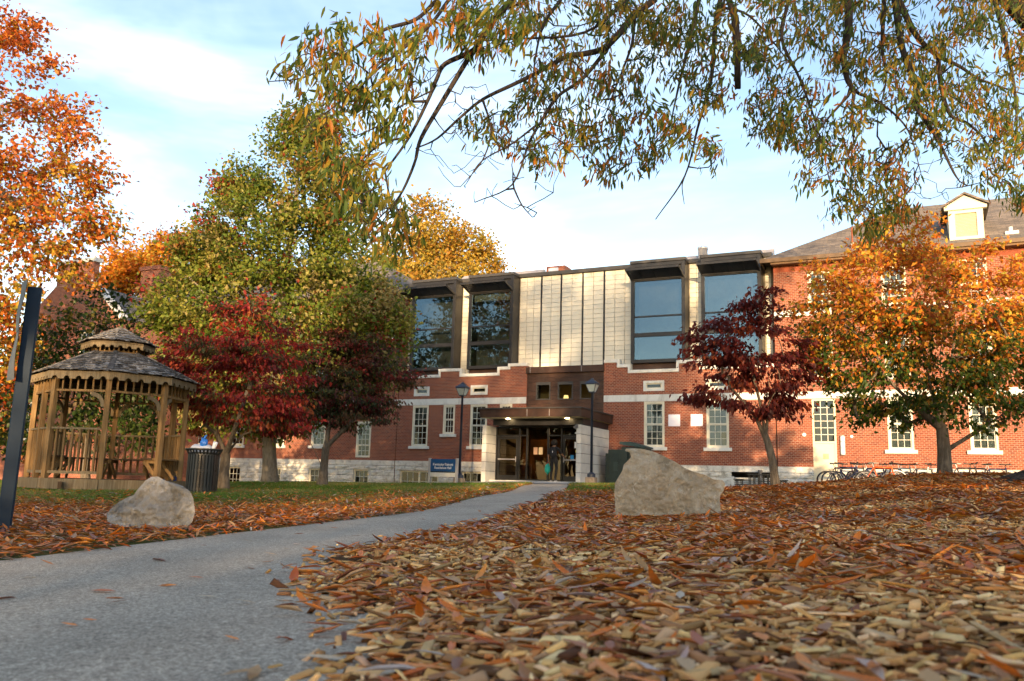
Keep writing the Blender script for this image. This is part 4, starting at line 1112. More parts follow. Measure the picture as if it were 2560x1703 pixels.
for h in ((-43.2, -42.3, 5.6, 7.3), (-39.2, -38.3, 5.6, 7.3), (-43.2, -42.3, 1.7, 3.7)):
    wn = window(left, (h[0] + 0, h[1], h[2], h[3]), 3, (3, 3), w=gw - .13, blind=None)
m = MB(); m.box(-45.4, -43.7, 2.5, 3.4, 9.8, 13.15); m.box(-45.5, -43.6, 2.4, 3.5, 13.15, 13.4); m.build('chimney', M['brick'], left)

# ---------------------------------------------------------------- entrance porch
porch = hall_root('entrance_porch', label='glazed entrance porch with flat brown canopy and pale concrete side walls', cat='porch')
yy0, yy1 = -4.0, .02
m = MB(); m.box(-16.72, -12.12, yy0, yy1, 2.80, 3.14); can = m.build('canopy', M['copper'], porch, bevel=.01)
m = MB(); m.box(-16.66, -12.18, yy0 + .06, yy1, 2.785, 2.799); m.build('soffit', M['soffit'], can)
m = MB(); m.box(-16.76, -12.08, yy0 - .04, yy1, 3.142, 3.19); m.build('canopy_edge', M['grey_metal'], can)
m = MB()
for u in (-14.5, -13.5): m.box(u - .008, u + .008, yy0 - .003, yy0, 2.82, 3.12)
m.build('fascia_joint', M['aluminium'], can)
for u in (-15.65, -12.95):
    m = MB(); m.tube([(u, -3.4, 2.765), (u, -3.4, 2.786)], .085, 16); m.build('downlight', M['lamp_on'], can)
m = MB(); m.box(-16.45, -12.4, -3.2, -.1, 2.52, 2.784); m.build('head_beam', M['dark_metal'], porch)
for (a, b_, f0) in ((-16.86, -16.66, -3.4), (-12.46, -12.26, -3.6)):   # side walls in six concrete courses
    z0s = [-.12, .56, .95, 1.34, 1.73, 2.12, 2.51]
    for j in range(6):
        q = MB(); q.box(a, b_, f0, -.06, z0s[j] + .008, z0s[j + 1] - .008); q.build('concrete_block', M['concrete'], porch, bevel=.006)
    q = MB(); q.box(a + .015, b_ - .015, f0 + .015, -.06, -.1, 2.5); q.build('joint_fill', M['grey_metal'], porch)
dz0, dz1 = .20, 2.52; yd = -2.4
m = MB()
for u in (-16.64, -15.53, -15.17, -14.18, -13.56, -12.50): m.box(u - .035, u + .035, yd - .05, yd + .07, dz0, dz1)
for (a, b_) in ((-16.605, -15.565), (-15.495, -15.205), (-13.525, -12.535), (-14.145, -13.595)): m.box(a, b_, yd - .04, yd + .06, 2.10, 2.16)
m.box(-16.605, -12.535, yd - .045, yd + .065, 2.46, 2.52)
m.box(-15.495, -13.6, yd - .04, yd + .06, dz0, dz0 + .06)
m.build('storefront_frame', M['black_metal'], porch)
for (a, b_, c, d) in ((-16.605, -15.565, 2.16, 2.46), (-15.495, -15.205, 2.16, 2.46), (-15.495, -15.205, .26, 2.10), (-15.135, -14.215, .26, 2.46), (-14.145, -13.595, .26, 2.10), (-14.145, -13.595, 2.16, 2.46), (-13.525, -12.535, 2.16, 2.46)):
    pane(porch, (a + b_) / 2, yd, (c + d) / 2, b_ - a, d - c, M['glass_clear'], .002)
def porch_door(a, b_, side):
    m = MB(); t = .10
    m.box(a, a + t, yd - .03, yd + .03, dz0, 2.09); m.box(b_ - t, b_, yd - .03, yd + .03, dz0, 2.09); m.box(a + t, b_ - t, yd - .03, yd + .03, 1.97, 2.09); m.box(a + t, b_ - t, yd - .03, yd + .03, dz0, .42)
    dr = m.build('door', M['black_metal'], porch)
    pane(dr, (a + b_) / 2, yd, 1.195, b_ - a - 2 * t, 1.55, M['glass_clear'], .002)
    m = MB(); m.beam((a + .06, yd - .08, 1.10), (b_ - .06, yd - .08, 1.10), .05, .05); m.beam((b_ - .07, yd - .1, .99) if side > 0 else (a + .07, yd - .1, .99), (b_ - .07, yd - .1, 1.22) if side > 0 else (a + .07, yd - .1, 1.22), .03, .03)
    m.build('push_bar', M['aluminium'], dr)
    return dr
d1 = porch_door(-16.58, -15.59, 1); d2 = porch_door(-13.5, -12.55, -1)
m = MB(); m.box(-12.98, -12.72, yd - .036, yd - .032, 1.60, 1.86); m.build('notice_paper', M['sign_white'], d2)
m = MB(); m.tube([(-12.85, yd - .036, 1.46), (-12.85, yd - .032, 1.46)], .085, 18); m.build('round_sticker', plain('yellow_sticker', (.62, .55, .02), .5), d2)
m = MB(); m.box(-13.15, -13.0, yd - .036, yd - .032, 1.13, 1.31); m.build('blue_sticker', plain('light_blue_sticker', (.03, .25, .55), .5), d2)
m = MB(); m.box(-12.95, -12.62, yd - .09, yd - .03, 2.20, 2.26); m.build('door_closer', M['sign_white'], porch)
for (a, b_, mt) in ((-14.86, -14.68, 'red_edged_notice'), (-14.62, -14.44, 'pale_notice')):
    m = MB(); m.box(a, b_, yd - .012, yd - .008, 1.32, 1.62); m.build('notice_paper', plain(mt, (.42, .33, .20) if 'pale' in mt else (.36, .22, .14), .7), porch)
m = MB(); m.box(-16.6, -12.5, -.2, -.1, .1, 2.6); m.build('vestibule_wall', plain('vestibule_reflection_tint', (.13, .055, .012), .5, var=.6, scale=1.6), porch)  # wall colour stands in for the orange maple reflected in the door glass
m = MB(); m.box(-16.55, -12.45, -3.25, .2, -.2, .195); m.build('threshold_slab', M['concrete'], porch, bevel=.01)
m = MB(); m.tube([(-12.55, -3.62, 2.40), (-12.45, -3.68, 2.34)], .05, 10); m.box(-12.5, -12.38, -3.66, -3.6, 2.36, 2.5); m.build('camera_housing', M['sign_grey'], porch)
m = MB()
for i in range(9):
    u = -12.27; a = -3.2 + i * .3
m.box(-12.44, -12.29, -3.3, -.1, 2.53, 2.78); m.build('side_light', M['dark_metal'], porch)

# apron of pale concrete in front of the porch, laid to the ground's fall
mb = MB(); us = np.linspace(-20.2, -11.9, 18); ws = np.linspace(-5.6, -3.24, 6); idx = {}
for i, u in enumerate(us):
    for j, w_ in enumerate(ws):
        p = fw_(u, w_); idx[i, j] = len(mb.v)
        z = tz(p[0], p[1]) + .028 + (.10 * max(0, (j - 1) / 4) if u > -16.9 else .07 * max(0, j - 2) / 3)
        mb.v.append((p[0], p[1], min(z, .185)))
for i in range(17):
    for j in range(5): mb.face((idx[i, j], idx[i + 1, j], idx[i + 1, j + 1], idx[i, j + 1]))
mb.build('pavement', plain('pale_apron_concrete', (.44, .43, .405), .85, var=.08, bump=.1), kind='structure')
# ================================================================ street furniture and small things
def fac_from_px(xn, yn, w):                  # photo pixel (2560 wide) -> point on the plane w behind the facade
    d = ray(xn / K, yn / K); s_ = (DF + w) / (d @ NV); return d * s_
def ground_at(p): return tz(p[0], p[1])

# ---------------------------------------------------------------- gazebo
los = np.array([-.4262, .9046, 0]); rgt = np.array([.9046, .4262, 0])
pc = at(247.6 / K, 1199 / K, 17.5)
gz = pc[2]                                   # deck top
L1, L2 = 1.14, 1.40
ang0 = R(17)
vts = [np.array([0., 0.])]
for k_, ln in enumerate([L1, L1, L2, L1, L1, L1, L2, L1][:7]):
    a = ang0 + k_ * PI / 4
    vts.append(vts[-1] + np.array([math.cos(a), math.sin(a)]) * ln)
vts = np.array(vts); gc_ = vts.mean(0); vts = vts - gc_
g_org = pc + rgt * gc_[0] + los * gc_[1]
gaz = empty('gazebo', (g_org[0], g_org[1], gz), math.atan2(rgt[1], rgt[0]), label='weathered wooden octagonal gazebo with a shingled double roof on the lawn', cat='gazebo')
def ring(s_, z): return [np.array([v[0] * s_, v[1] * s_, z]) for v in vts]
WD, WG, WK = M['wood'], M['wood_grey'], M['wood_shaded']
gnd = ground_at(g_org) - gz
# deck boards, rim and bearers
m = MB(); r_ = ring(1.06, -.002); m.v = [tuple(p) for p in ring(1.06, -.04)] + [tuple(p) for p in ring(1.06, 0)]
m.face(tuple(reversed(range(8)))); m.face(tuple(range(8, 16)))
for i in range(8): m.face((i, (i + 1) % 8, 8 + (i + 1) % 8, 8 + i))
m.build('deck', WD, gaz)
for i in range(8):
    a, b = ring(1.085, -.105)[i], ring(1.085, -.105)[(i + 1) % 8]
    m = MB(); m.beam(a, b, .04, .21); m.build('rim_board', WG, gaz)
for i in range(8):                           # short piers set back under the deck
    a = ring(.9, -.21)[i]; m = MB(); m.box(a[0] - .1, a[0] + .1, a[1] - .1, a[1] + .1, gnd - .1 - .02 * i % .05, -.06); m.build('pier', WK, gaz)
for s_ in (-1, 0, 1):
    m = MB(); m.beam((s_ * .8, -1.6, -.16), (s_ * .8, 1.6, -.16), .07, .2); m.build('bearer', WK, gaz)
PH = 2.08
posts = list(ring(1, 0)); mids = [(posts[2] + posts[3]) / 2, (posts[6] + posts[7]) / 2]
def post_at(p):
    m = MB(); n_ = np.array([p[0], p[1]]); n_ = n_ / np.linalg.norm(n_); a = np.array([n_[0], n_[1], 0])
    m.beam(p + [0, 0, .0], p + [0, 0, PH], .105, .105, up=(n_[0], n_[1], 0)); return m.build('post', WD, gaz, bevel=.006)
for p in posts + mids: post_at(p)
bays = []
for i in range(8):
    a, b = posts[i], posts[(i + 1) % 8]
    if i == 2: bays += [(a, mids[0], i), (mids[0], b, i)]
    elif i == 6: bays += [(a, mids[1], i), (mids[1], b, i)]
    else: bays.append((a, b, i))
up3 = np.array([0, 0, 1.])
for (a, b, i) in bays:
    d = (b - a) / np.linalg.norm(b - a); a2, b2 = a + d * .055, b - d * .055; ln = np.linalg.norm(b2 - a2)
    # frieze: rail, header, spindles
    m = MB(); m.beam(a2 + up3 * 1.80, b2 + up3 * 1.80, .05, .045); m.build('frieze_rail', WD, gaz)
    m = MB(); m.beam(a2 + up3 * 2.12, b2 + up3 * 2.12, .06, .12); m.build('header', WG, gaz)
    ns = 6 if ln > .95 else 4
    for k_ in range(ns):
        p = a2 + d * ln * (k_ + .7) / (ns + .4); m = MB(); m.beam(p + up3 * 1.822, p + up3 * 2.06, .032, .032, up=d); m.build('spindle', WD, gaz)
    # curved brackets
    for (c, s_) in ((a2, 1), (b2, -1)):
        arc = [PI - PI / 2 * q / 8 for q in range(9)]
        poly = [(max(0, .29 + .305 * math.cos(t)), min(1.775, 1.47 + .305 * math.sin(t))) for t in arc] + [(.29 + .225 * math.cos(t), 1.47 + .225 * math.sin(t)) for t in reversed(arc)]
        m = MB(); n0 = len(poly); side = np.cross(d, up3)
        for off in (-.02, .02):
            for (x, z) in poly: m.v.append(tuple(c + d * s_ * x + up3 * z + side * off))
        m.face(tuple(range(n0))); m.face(tuple(reversed(range(n0, 2 * n0))))
        for q in range(n0): m.face((q, (q + 1) % n0, n0 + (q + 1) % n0, n0 + q))
        if (i in (0, 7) and s_ == -1) or (i == 1 and s_ == 1) or (i in (3, 4, 5)): m.build('bracket', WG, gaz)
    if i not in (0, 1):                      # railing with balusters; the front two bays stand open
        m = MB(); m.beam(a2 + up3 * 1.02, b2 + up3 * 1.02, .085, .038); m.build('handrail', WG, gaz)
        m = MB(); m.beam(a2 + up3 * .13, b2 + up3 * .13, .045, .06); m.build('bottom_rail', WG, gaz)
        nb = 6 if ln > .95 else 4
        for k_ in range(nb):
            p = a2 + d * ln * (k_ + .6) / (nb + .2); m = MB(); m.beam(p + up3 * .161, p + up3 * 1.0, .04, .04, up=d); m.build('baluster', WD, gaz)
    if i in (1, 2, 3, 4, 5, 6):                 # bench along the inside
        inn = -np.array([(a + b)[0], (a + b)[1], 0]); inn /= np.linalg.norm(inn)
        for q in range(3):
            m = MB(); o_ = inn * (.10 + q * .135); m.beam(a2 + o_ + up3 * .455, b2 + o_ + up3 * .455, .125, .035); m.build('seat_board', WK if q else WD, gaz)
        for c in (a2 + d * .12, b2 - d * .12):
            m = MB(); m.beam(c + inn * .08 + up3 * .40, c + inn * .42 + up3 * .40, .04, .07); m.beam(c + inn * .36 + up3 * .38, c + inn * .06 + up3 * .02, .04, .08); m.build('seat_support', WD, gaz)
def scallop_board(a, b, z0, z1, n, r0, th=.03):
    d = b - a; ln = np.linalg.norm(d); d = d / ln; side = np.cross(d, up3)
    poly = [(0, z1), (0, z0)]
    for k_ in range(n):
        c = ln * (k_ + .5) / n
        for q in range(9):
            t = PI - PI * q / 8; poly.append((c + r0 * math.cos(t), z0 + r0 * 1.05 * math.sin(t)))
    poly += [(ln, z0), (ln, z1)]
    m = MB(); n0 = len(poly)
    for off in (0, -th):
        for (x, z) in poly: m.v.append(tuple(a + d * x + np.array([0, 0, z - a[2]]) + side * off))
    # strips between the scalloped lower edge and the straight top
    for k_ in range(n0 - 1):
        pass
    top = []
    def colv(x, z, off): m.v.append(tuple(a + d * x + np.array([0, 0, z - a[2]]) + side * off)); return len(m.v) - 1
    m.v = []; low = poly[1:-1]
    for k_ in range(len(low) - 1):
        (x0, y0), (x1, y1) = low[k_], low[k_ + 1]
        q = [colv(x0, y0, 0), colv(x1, y1, 0), colv(x1, z1, 0), colv(x0, z1, 0)]
        q2 = [colv(x0, y0, -th), colv(x1, y1, -th), colv(x1, z1, -th), colv(x0, z1, -th)]
        m.face(tuple(q)); m.face(tuple(reversed(q2))); m.face((q[1], q[0], q2[0], q2[1])); m.face((q[3], q[2], q2[2], q2[3]))
    return m
ES, EZ, CS, CZ = 1.12, 2.17, .36, 2.72
for i in range(8):
    a, b = ring(ES, EZ)[i], ring(ES, EZ)[(i + 1) % 8]
    n_ = 5 if i not in (2, 6) else 7
    scallop_board(a, b, EZ - .15, EZ + .01, n_, .062).build('fascia_board', WG, gaz)
    a, b = ring(.50, 2.96)[i], ring(.50, 2.96)[(i + 1) % 8]
    scallop_board(a, b, 2.83, 2.96, 3 if i not in (2, 6) else 4, .05).build('cupola_fascia', WG, gaz)
    a, b = ring(CS, CZ)[i], ring(CS, CZ)[(i + 1) % 8]
    m = MB(); m.beam(a + up3 * .03, b + up3 * .03, .05, .05); m.beam(a + up3 * .19, b + up3 * .19, .05, .05); m.build('cupola_rail', WD, gaz)
    for k_ in range(4):
        p = a + (b - a) * (k_ + .5) / 4; m = MB(); m.beam(p + up3 * .055, p + up3 * .165, .03, .03, up=(b - a)); m.build('cupola_spindle', WD, gaz)
for (s0, z0, s1, z1, nm) in ((ES, EZ + .012, CS + .03, CZ, 'roof_deck'), (.51, 2.965, .03, 3.33, 'cupola_deck')):
    m = MB(); m.v = [tuple(p) for p in ring(s0, z0)] + [tuple(p) for p in ring(s1, z1)] + [tuple(p) for p in ring(s0, z0 - .03)] + [tuple(p) for p in ring(s1, z1 - .03)]
    for i in range(8):
        j = (i + 1) % 8; m.face((i, j, 8 + j, 8 + i)); m.face((16 + j, 16 + i, 24 + i, 24 + j))
    m.build(nm, WK, gaz)
# cedar shingles: the four facets that face the path one by one, the rest joined
rs = random.Random(8); far_sh = MB(); n_single = 0
def shingles(s0, z0, s1, z1, rows_, width):
    global n_single
    R0, R1 = ring(s0, z0), ring(s1, z1)
    for i in (0, 7, 1, 6, 2, 3, 4, 5):
        a, b, c, e = R0[i], R0[(i + 1) % 8], R1[i], R1[(i + 1) % 8]
        for r2 in range(rows_):
            t0, t1 = r2 / rows_, (r2 + 1.35) / rows_
            l0, l1 = a + (c - a) * t0, b + (e - b) * t0
            upv = ((c + e) / 2 - (a + b) / 2); sl = np.linalg.norm(upv); upv = upv / sl
            d = (l1 - l0); ln = np.linalg.norm(d)
            if ln < .06: continue
            d /= ln; nrm = np.cross(d, upv)
            x = -rs.uniform(0, width * .5)
            while x < ln:
                wd = width * rs.uniform(.7, 1.25); x0, x1 = max(0, x), min(ln, x + wd); x += wd + .004
                if x1 - x0 < .02: continue
                lo = -.03 + rs.uniform(-.03, .02); hi = sl * (t1 - t0)
                lift = .026 + rs.uniform(0, .022); tt = .014
                shr = min(.48 * (x1 - x0), hi * .0)
                P = []
                for (xx, uu, nn) in ((x0, lo, lift), (x1, lo, lift + rs.uniform(-.004, .006)), (x1, hi, .004), (x0, hi, .004)):
                    P.append(l0 + d * xx + upv * uu + nrm * nn)
                m = far_sh if (n_single >= 296 or i in (3, 4, 5, 2)) else MB()
                k0 = len(m.v); m.v += [tuple(p) for p in P] + [tuple(p + nrm * tt) for p in P]
                for q in ((3, 2, 1, 0), (4, 5, 6, 7), (0, 1, 5, 4), (1, 2, 6, 5), (2, 3, 7, 6), (3, 0, 4, 7)): m.face(tuple(k0 + z for z in q))
                if m is not far_sh:
                    n_single += 1; m.build('shingle', M['shingle'], gaz, fix=False)
shingles(ES + .015, EZ + .015, CS + .05, CZ + .0, 9, .13)
shingles(.52, 2.972, .06, 3.325, 5, .11)
far_sh.build('shingles', M['shingle'], gaz, fix=False, kind='stuff')
for i in range(8):
    a, b = ring(ES + .02, EZ + .05)[i], ring(CS + .03, CZ + .05)[i]; m = MB(); m.beam(a, b, .11, .02); m.build('hip_board', M['shingle'], gaz)
    a, b = ring(.52, 3.0)[i], ring(.05, 3.35)[i]; m = MB(); m.beam(a, b, .08, .02); m.build('hip_board', M['shingle'], gaz)
m = MB(); m.lathe([(.10, 3.33), (.09, 3.37), (.03, 3.40), (.0, 3.44)], 8); m.build('finial', WG, gaz)

# ---------------------------------------------------------------- boulders
from mathutils import noise as mnoise
def boulder(name, outline, px, depth, loc, seed, mat, lean=0.0, amp=.02, rim=.1, facets=10, **kw):
    """a stone blown up from its outline: rounded rim, broken facets front and back, rough relief"""
    pts = np.array(outline, float); pts[:, 1] *= -1
    c0 = np.array([(pts[:, 0].min() + pts[:, 0].max()) / 2, pts[:, 1].min()]); P = (pts - c0) * px
    h = .0085; x0, x1, z0, z1 = P[:, 0].min() - 2 * h, P[:, 0].max() + 2 * h, P[:, 1].min() - 2 * h, P[:, 1].max() + 2 * h
    X, Z = np.meshgrid(np.arange(x0, x1, h), np.arange(z0, z1, h)); Q = np.stack([X.ravel(), Z.ravel()], -1)
    A, B = P, np.roll(P, -1, 0); AB = B - A
    t = np.clip(((Q[:, None] - A[None]) * AB[None]).sum(-1) / (AB ** 2).sum(-1)[None], 0, 1)
    C = A[None] + AB[None] * t[..., None]; dd = np.linalg.norm(Q[:, None] - C, axis=-1); k_ = dd.argmin(1); near = C[np.arange(len(Q)), k_]; d = dd.min(1)
    ins = np.zeros(len(Q), bool)
    for a, b in zip(A, B):
        ins ^= ((a[1] > Q[:, 1]) != (b[1] > Q[:, 1])) & (Q[:, 0] < (b[0] - a[0]) * (Q[:, 1] - a[1]) / (b[1] - a[1] + 1e-12) + a[0])
    d = np.where(ins, d, -d); Qs = np.where((d < 0)[:, None], near, Q)
    rg = np.random.default_rng(seed); dc = np.clip(d, 0, None)
    verts = []; faces = []
    ny, nx = X.shape
    ok = (d > -1.05 * h).reshape(ny, nx); cell = ok[:-1, :-1] & ok[:-1, 1:] & ok[1:, :-1] & ok[1:, 1:] & ((d > 0).reshape(ny, nx)[:-1, :-1] | (d > 0).reshape(ny, nx)[1:, 1:] | (d > 0).reshape(ny, nx)[1:, :-1] | (d > 0).reshape(ny, nx)[:-1, 1:])
    I = np.arange(nx * ny).reshape(ny, nx); quads = np.stack([I[:-1, :-1], I[:-1, 1:], I[1:, 1:], I[1:, :-1]], -1)[cell]
    w_, hh_ = np.ptp(P[:, 0]), np.ptp(P[:, 1])
    allV = []; 
    for sgn in (-1, 1):
        u = np.clip(dc / rim, 0, 1); T = depth * .5 * np.sqrt(np.clip(1 - (1 - u) ** 2, 0, 1))
        for f in range(facets):
            c = np.array([rg.uniform(P[:, 0].min(), P[:, 0].max()), rg.uniform(.0, hh_)]); gvec = rg.normal(0, 1, 2); gvec /= np.linalg.norm(gvec)
            T = np.minimum(T, depth * rg.uniform(.30, .52) + ((Qs - c) @ gvec) * rg.uniform(.2, 1.0))
        T = np.maximum(T, .25 * np.minimum(dc, .12))
        nz_ = np.array([(-abs(mnoise.noise(Vector((x * 6 + seed, z * 6, sgn)))) * .9 + mnoise.fractal(Vector((x * 11, z * 11, seed + sgn)), .7, 2.1, 6) * .9 - abs(mnoise.noise(Vector((x * 30, z * 30, seed)))) * .30) if dv > 0 else 0 for (x, z), dv in zip(Qs, d)])
        T = T + nz_ * amp * np.clip(dc / .03, 0, 1)
        allV.append(np.stack([Qs[:, 0], sgn * T + lean * Qs[:, 1], Qs[:, 1]], -1))
    nQ = len(Qs); V = np.concatenate(allV); F = np.concatenate([quads, (quads + nQ)[:, ::-1]])
    used = np.unique(F); mp = np.full(len(V), -1); mp[used] = np.arange(len(used))
    me = bpy.data.meshes.new(name); me.from_pydata(V[used].tolist(), [], mp[F].tolist()); me.materials.append(mat)
    me.polygons.foreach_set('use_smooth', [True] * len(me.polygons)); me.update()
    o = link(name, me, None, **kw); o.location = loc; return o
def rock_mat(name, a, b, c, vein):
    k = NT(name); vec = k.coord()
    f = k.noise(vec, 3.2, 8, .68, .8); g = k.noise(vec, 11, 7, .72, 1.0)
    col = k.ramp(f, [(.3, a), (.5, b), (.72, c)])
    col = k.mix(k.ramp(g, [(.56, 0.), (.68, .75)]), col, vein)
    h = k.noise(vec, 26, 8, .75, .5)
    col = k.mix(1.0, col, k.ramp(h, [(.3, .78), (.7, 1.15)]), 'MULTIPLY')
    k.bump(h, .8, .025); return k.set(col, .85, 0, .25)
ol = [(350, 1150), (338, 950), (330, 800), (345, 650), (400, 560), (460, 460), (480, 370), (560, 290), (600, 240), (580, 180), (500, 150), (520, 115), (640, 108), (760, 110), (930, 140), (1130, 220), (1330, 320), (1440, 390), (1560, 440), (1750, 490), (1900, 560), (2040, 570), (2078, 620), (2050, 730), (1990, 800), (1980, 900), (1990, 1000), (1990, 1150)]
Yr = 8.3; p = at(1550, 1176, Yr); gzr = tz(p[0], p[1])
boulder('boulder', ol, Yr / 2129 / 6.2026, .62, (p[0] + .01, Yr + .2, p[2] - .06), 3, rock_mat('tan_limestone', (.22, .175, .115), (.38, .315, .22), (.50, .44, .34), (.56, .52, .44)), amp=.022, lean=.10, rim=.085, facets=5,
        label='large tan boulder with a pointed peak sitting in the wood chip mulch', cat='boulder')
ol = [(140, 600), (170, 530), (250, 450), (330, 400), (400, 370), (440, 290), (500, 200), (560, 155), (640, 150), (700, 180), (760, 200), (850, 220), (950, 250), (1050, 310), (1100, 380), (1120, 440), (1155, 540), (1145, 650), (1080, 740), (900, 790), (700, 780), (480, 740), (300, 720), (170, 680)]
Yr = 5.9; p = at(318, 1212, Yr)
boulder('boulder', ol, Yr / 2129 / 4.6, .50, (p[0], Yr + .15, p[2] - .05), 6, rock_mat('grey_limestone', (.11, .10, .082), (.25, .24, .22), (.40, .395, .385), (.48, .475, .465)), amp=.040, lean=.30, rim=.13, facets=26,
        label='rough grey boulder among the orange leaves in front of the gazebo', cat='boulder')

# ---------------------------------------------------------------- leaning sign post at the left edge
p0, p1 = at(7, 1216, 5.7), at(80, 661, 5.7); p0[2] = tz(p0[0], p0[1]) - .05
so = empty('sign_post', (p0[0], p0[1], p0[2]), 0, label='dark navy steel post carrying two grey sign panels seen edge on', cat='sign post')
d = p1 - p0
m = MB(); sd = np.array([.92, .39, 0])
m.beam((0, 0, 0), d, .078, .012, up=(-.39, .92, 0)); m.beam(np.array([-.036, -.015, 0]) + np.array([-.39, .92, 0]) * .03, d + np.array([-.036, -.015, 0]) + np.array([-.39, .92, 0]) * .03, .006, .06, up=(-.39, .92, 0)); m.beam(np.array([.036, .015, 0]) + np.array([-.39, .92, 0]) * .03, d + np.array([.036, .015, 0]) + np.array([-.39, .92, 0]) * .03, .006, .06, up=(-.39, .92, 0))
m.build('post', M['sign_navy'], so, bevel=.003)
def panel(t0, t1, f0, f1, off, nm):
    m = MB(); n_ = 10; vd = np.array([-.50, .866, 0]); lf = np.array([-.866, -.50, 0])
    for s_ in (0, 1):
        for j in range(n_ + 1):
            u = j / n_; t = t0 + (t1 - t0) * u; ph = R(f0 + (f1 - f0) * u)
            for i in (-.5, 0, .5):
                m.v.append(tuple(d * t + lf * (off + .006 * math.sin(5 * u) + s_ * .003) + (vd * math.cos(ph) + lf * math.sin(ph)) * .17 * i))
    N_ = (n_ + 1) * 3
    for j in range(n_):
        for i in range(2):
            a = j * 3 + i; m.face((a, a + 1, a + 4, a + 3)); m.face((N_ + a + 3, N_ + a + 4, N_ + a + 1, N_ + a))
    return m.build(nm, M['sign_grey'], so)
panel(.62, .83, 15, 3, .068, 'sign_panel'); panel(.815, 1.02, 5, 11, .066, 'sign_panel')

# ---------------------------------------------------------------- lamp posts
def lamp_post(base, top_z, label):
    gzv = ground_at(base); o = empty('street_lamp', (base[0], base[1], gzv), -YAW, label=label, cat='street lamp', group='lamp posts by the entrance'); h = top_z - gzv
    m = MB(); m.box(-.19, .19, -.19, .19, -.15, .28); m.build('footing', plain('rough_footing_concrete', (.24, .19, .14), .9, var=.3, scale=9, bump=.5), o, bevel=.02)
    m = MB(); m.lathe([(.16, .281), (.16, .40), (.10, .45), (.055, .47)], 18, close=True); m.build('collar', M['lamp_blue'], o)
    m = MB(); m.lathe([(.055, .45), (.045, h - .62), (.06, h - .61), (.06, h - .57)], 14, close=True); m.build('pole', M['lamp_blue'], o, smooth=True)
    z0, z1 = h - .56, h - .26; a, b = .105, .205
    fr = MB()
    for sx, sy in ((-1, -1), (1, -1), (1, 1), (-1, 1)):
        fr.beam((sx * a, sy * a, z0), (sx * b, sy * b, z1), .018, .018)
    for (r0, z) in ((a, z0), (b, z1)):
        for s_ in (-1, 1): fr.beam((-r0, s_ * r0, z), (r0, s_ * r0, z), .022, .022); fr.beam((s_ * r0, -r0, z), (s_ * r0, r0, z), .022, .022)
    fr.box(-a, a, -a, a, z0 - .02, z0)
    f_o = fr.build('lantern_frame', M['lamp_blue'], o)
    for k_ in range(4):
        g = MB(); c, s_ = [(0, -1), (1, 0), (0, 1), (-1, 0)][k_]
        t = np.array([-s_, c, 0.]); n_ = np.array([c, s_, 0.])
        P = [n_ * (a - .004) - t * a, n_ * (a - .004) + t * a, n_ * (b - .004) + t * b, n_ * (b - .004) - t * b]
        Z = [z0, z0, z1, z1]
        g.v = [tuple(p_ + [0, 0, z]) for p_, z in zip(P, Z)] + [tuple(p_ - n_ * .006 + [0, 0, z]) for p_, z in zip(P, Z)]
        for q in ((0, 1, 2, 3), (7, 6, 5, 4), (1, 0, 4, 5), (2, 1, 5, 6), (3, 2, 6, 7), (0, 3, 7, 4)): g.face(q)
        g.build('lantern_glass', M['lamp_glass'], f_o)
    m = MB()
    prof = [(.245, z1 + .012), (.235, z1 + .035), (.15, z1 + .12), (.075, z1 + .185), (.06, z1 + .19), (.06, z1 + .225), (.03, z1 + .245), (.02, z1 + .26)]
    for r0, z in prof:
        for (sx, sy) in ((-1, -1), (1, -1), (1, 1), (-1, 1)): m.v.append((sx * r0, sy * r0, z))
    for k_ in range(len(prof) - 1):
        for j in range(4): m.face((k_ * 4 + j, k_ * 4 + (j + 1) % 4, k_ * 4 + 4 + (j + 1) % 4, k_ * 4 + 4 + j))
    m.face((3, 2, 1, 0)); m.face(tuple(len(m.v) - 4 + j for j in range(4)))
    m.build('lantern_roof', M['lamp_blue'], o)
    return o
lamp_post(fw_(-17.03, -5.0), 4.19, 'dark blue lamp post with a four-sided lantern beside the blue name board')
b_ = fac_from_px(1478, 1212, -4.6); tp = fac_from_px(980 + 2008 / 4.0638, 900 + 185 / 4.0638, -4.6)
lamp_post(b_, tp[2], 'dark blue lamp post with a four-sided lantern in front of the pale porch wall')

# ---------------------------------------------------------------- name board
pb = fw_(-17.24, -6.0); gb = ground_at(pb)
nb = empty('name_board', (pb[0], pb[1], 0), -YAW, label='blue name board with white lettering between two grey posts before the brick wall', cat='sign')
for s_ in (-1, 1):
    m = MB(); m.box(s_ * .628 - .05, s_ * .628 + .05, -.05, .05, gb - .1, .985); m.build('post', M['aluminium'], nb, bevel=.008)
m = MB(); m.box(-.575, .575, -.03, .03, .46, .955); m.build('sign_panel', M['sign_blue'], nb, bevel=.004)
m = MB(); m.box(-.575, .575, -.028, .028, .415, .458); m.build('dark_strip', plain('near_black_strip', (.012, .02, .022), .5), nb)
m = MB(); m.box(-.575, .575, -.032, .03, .245, .413); m.build('white_panel', M['trim'], nb)
def text_mesh(name, body, size, loc, parent, mat, bold=.004):
    cu = bpy.data.curves.new(name, 'FONT'); cu.body = body; cu.size = size; cu.align_x = 'CENTER'; cu.align_y = 'CENTER'; cu.offset = bold * size; cu.extrude = .002
    tmp = bpy.data.objects.new('tmp_text', cu); COL.objects.link(tmp)
    dg = bpy.context.evaluated_depsgraph_get(); me = bpy.data.meshes.new_from_object(tmp.evaluated_get(dg)); bpy.data.objects.remove(tmp)
    me.materials.clear(); me.materials.append(mat)
    o = link(name, me, parent); o.location = loc; o.rotation_euler = (PI / 2, 0, 0); return o
text_mesh('lettering', 'Kentucky-Talcott', .132, (0, -.0325, .735), nb, M['sign_white'], .02)
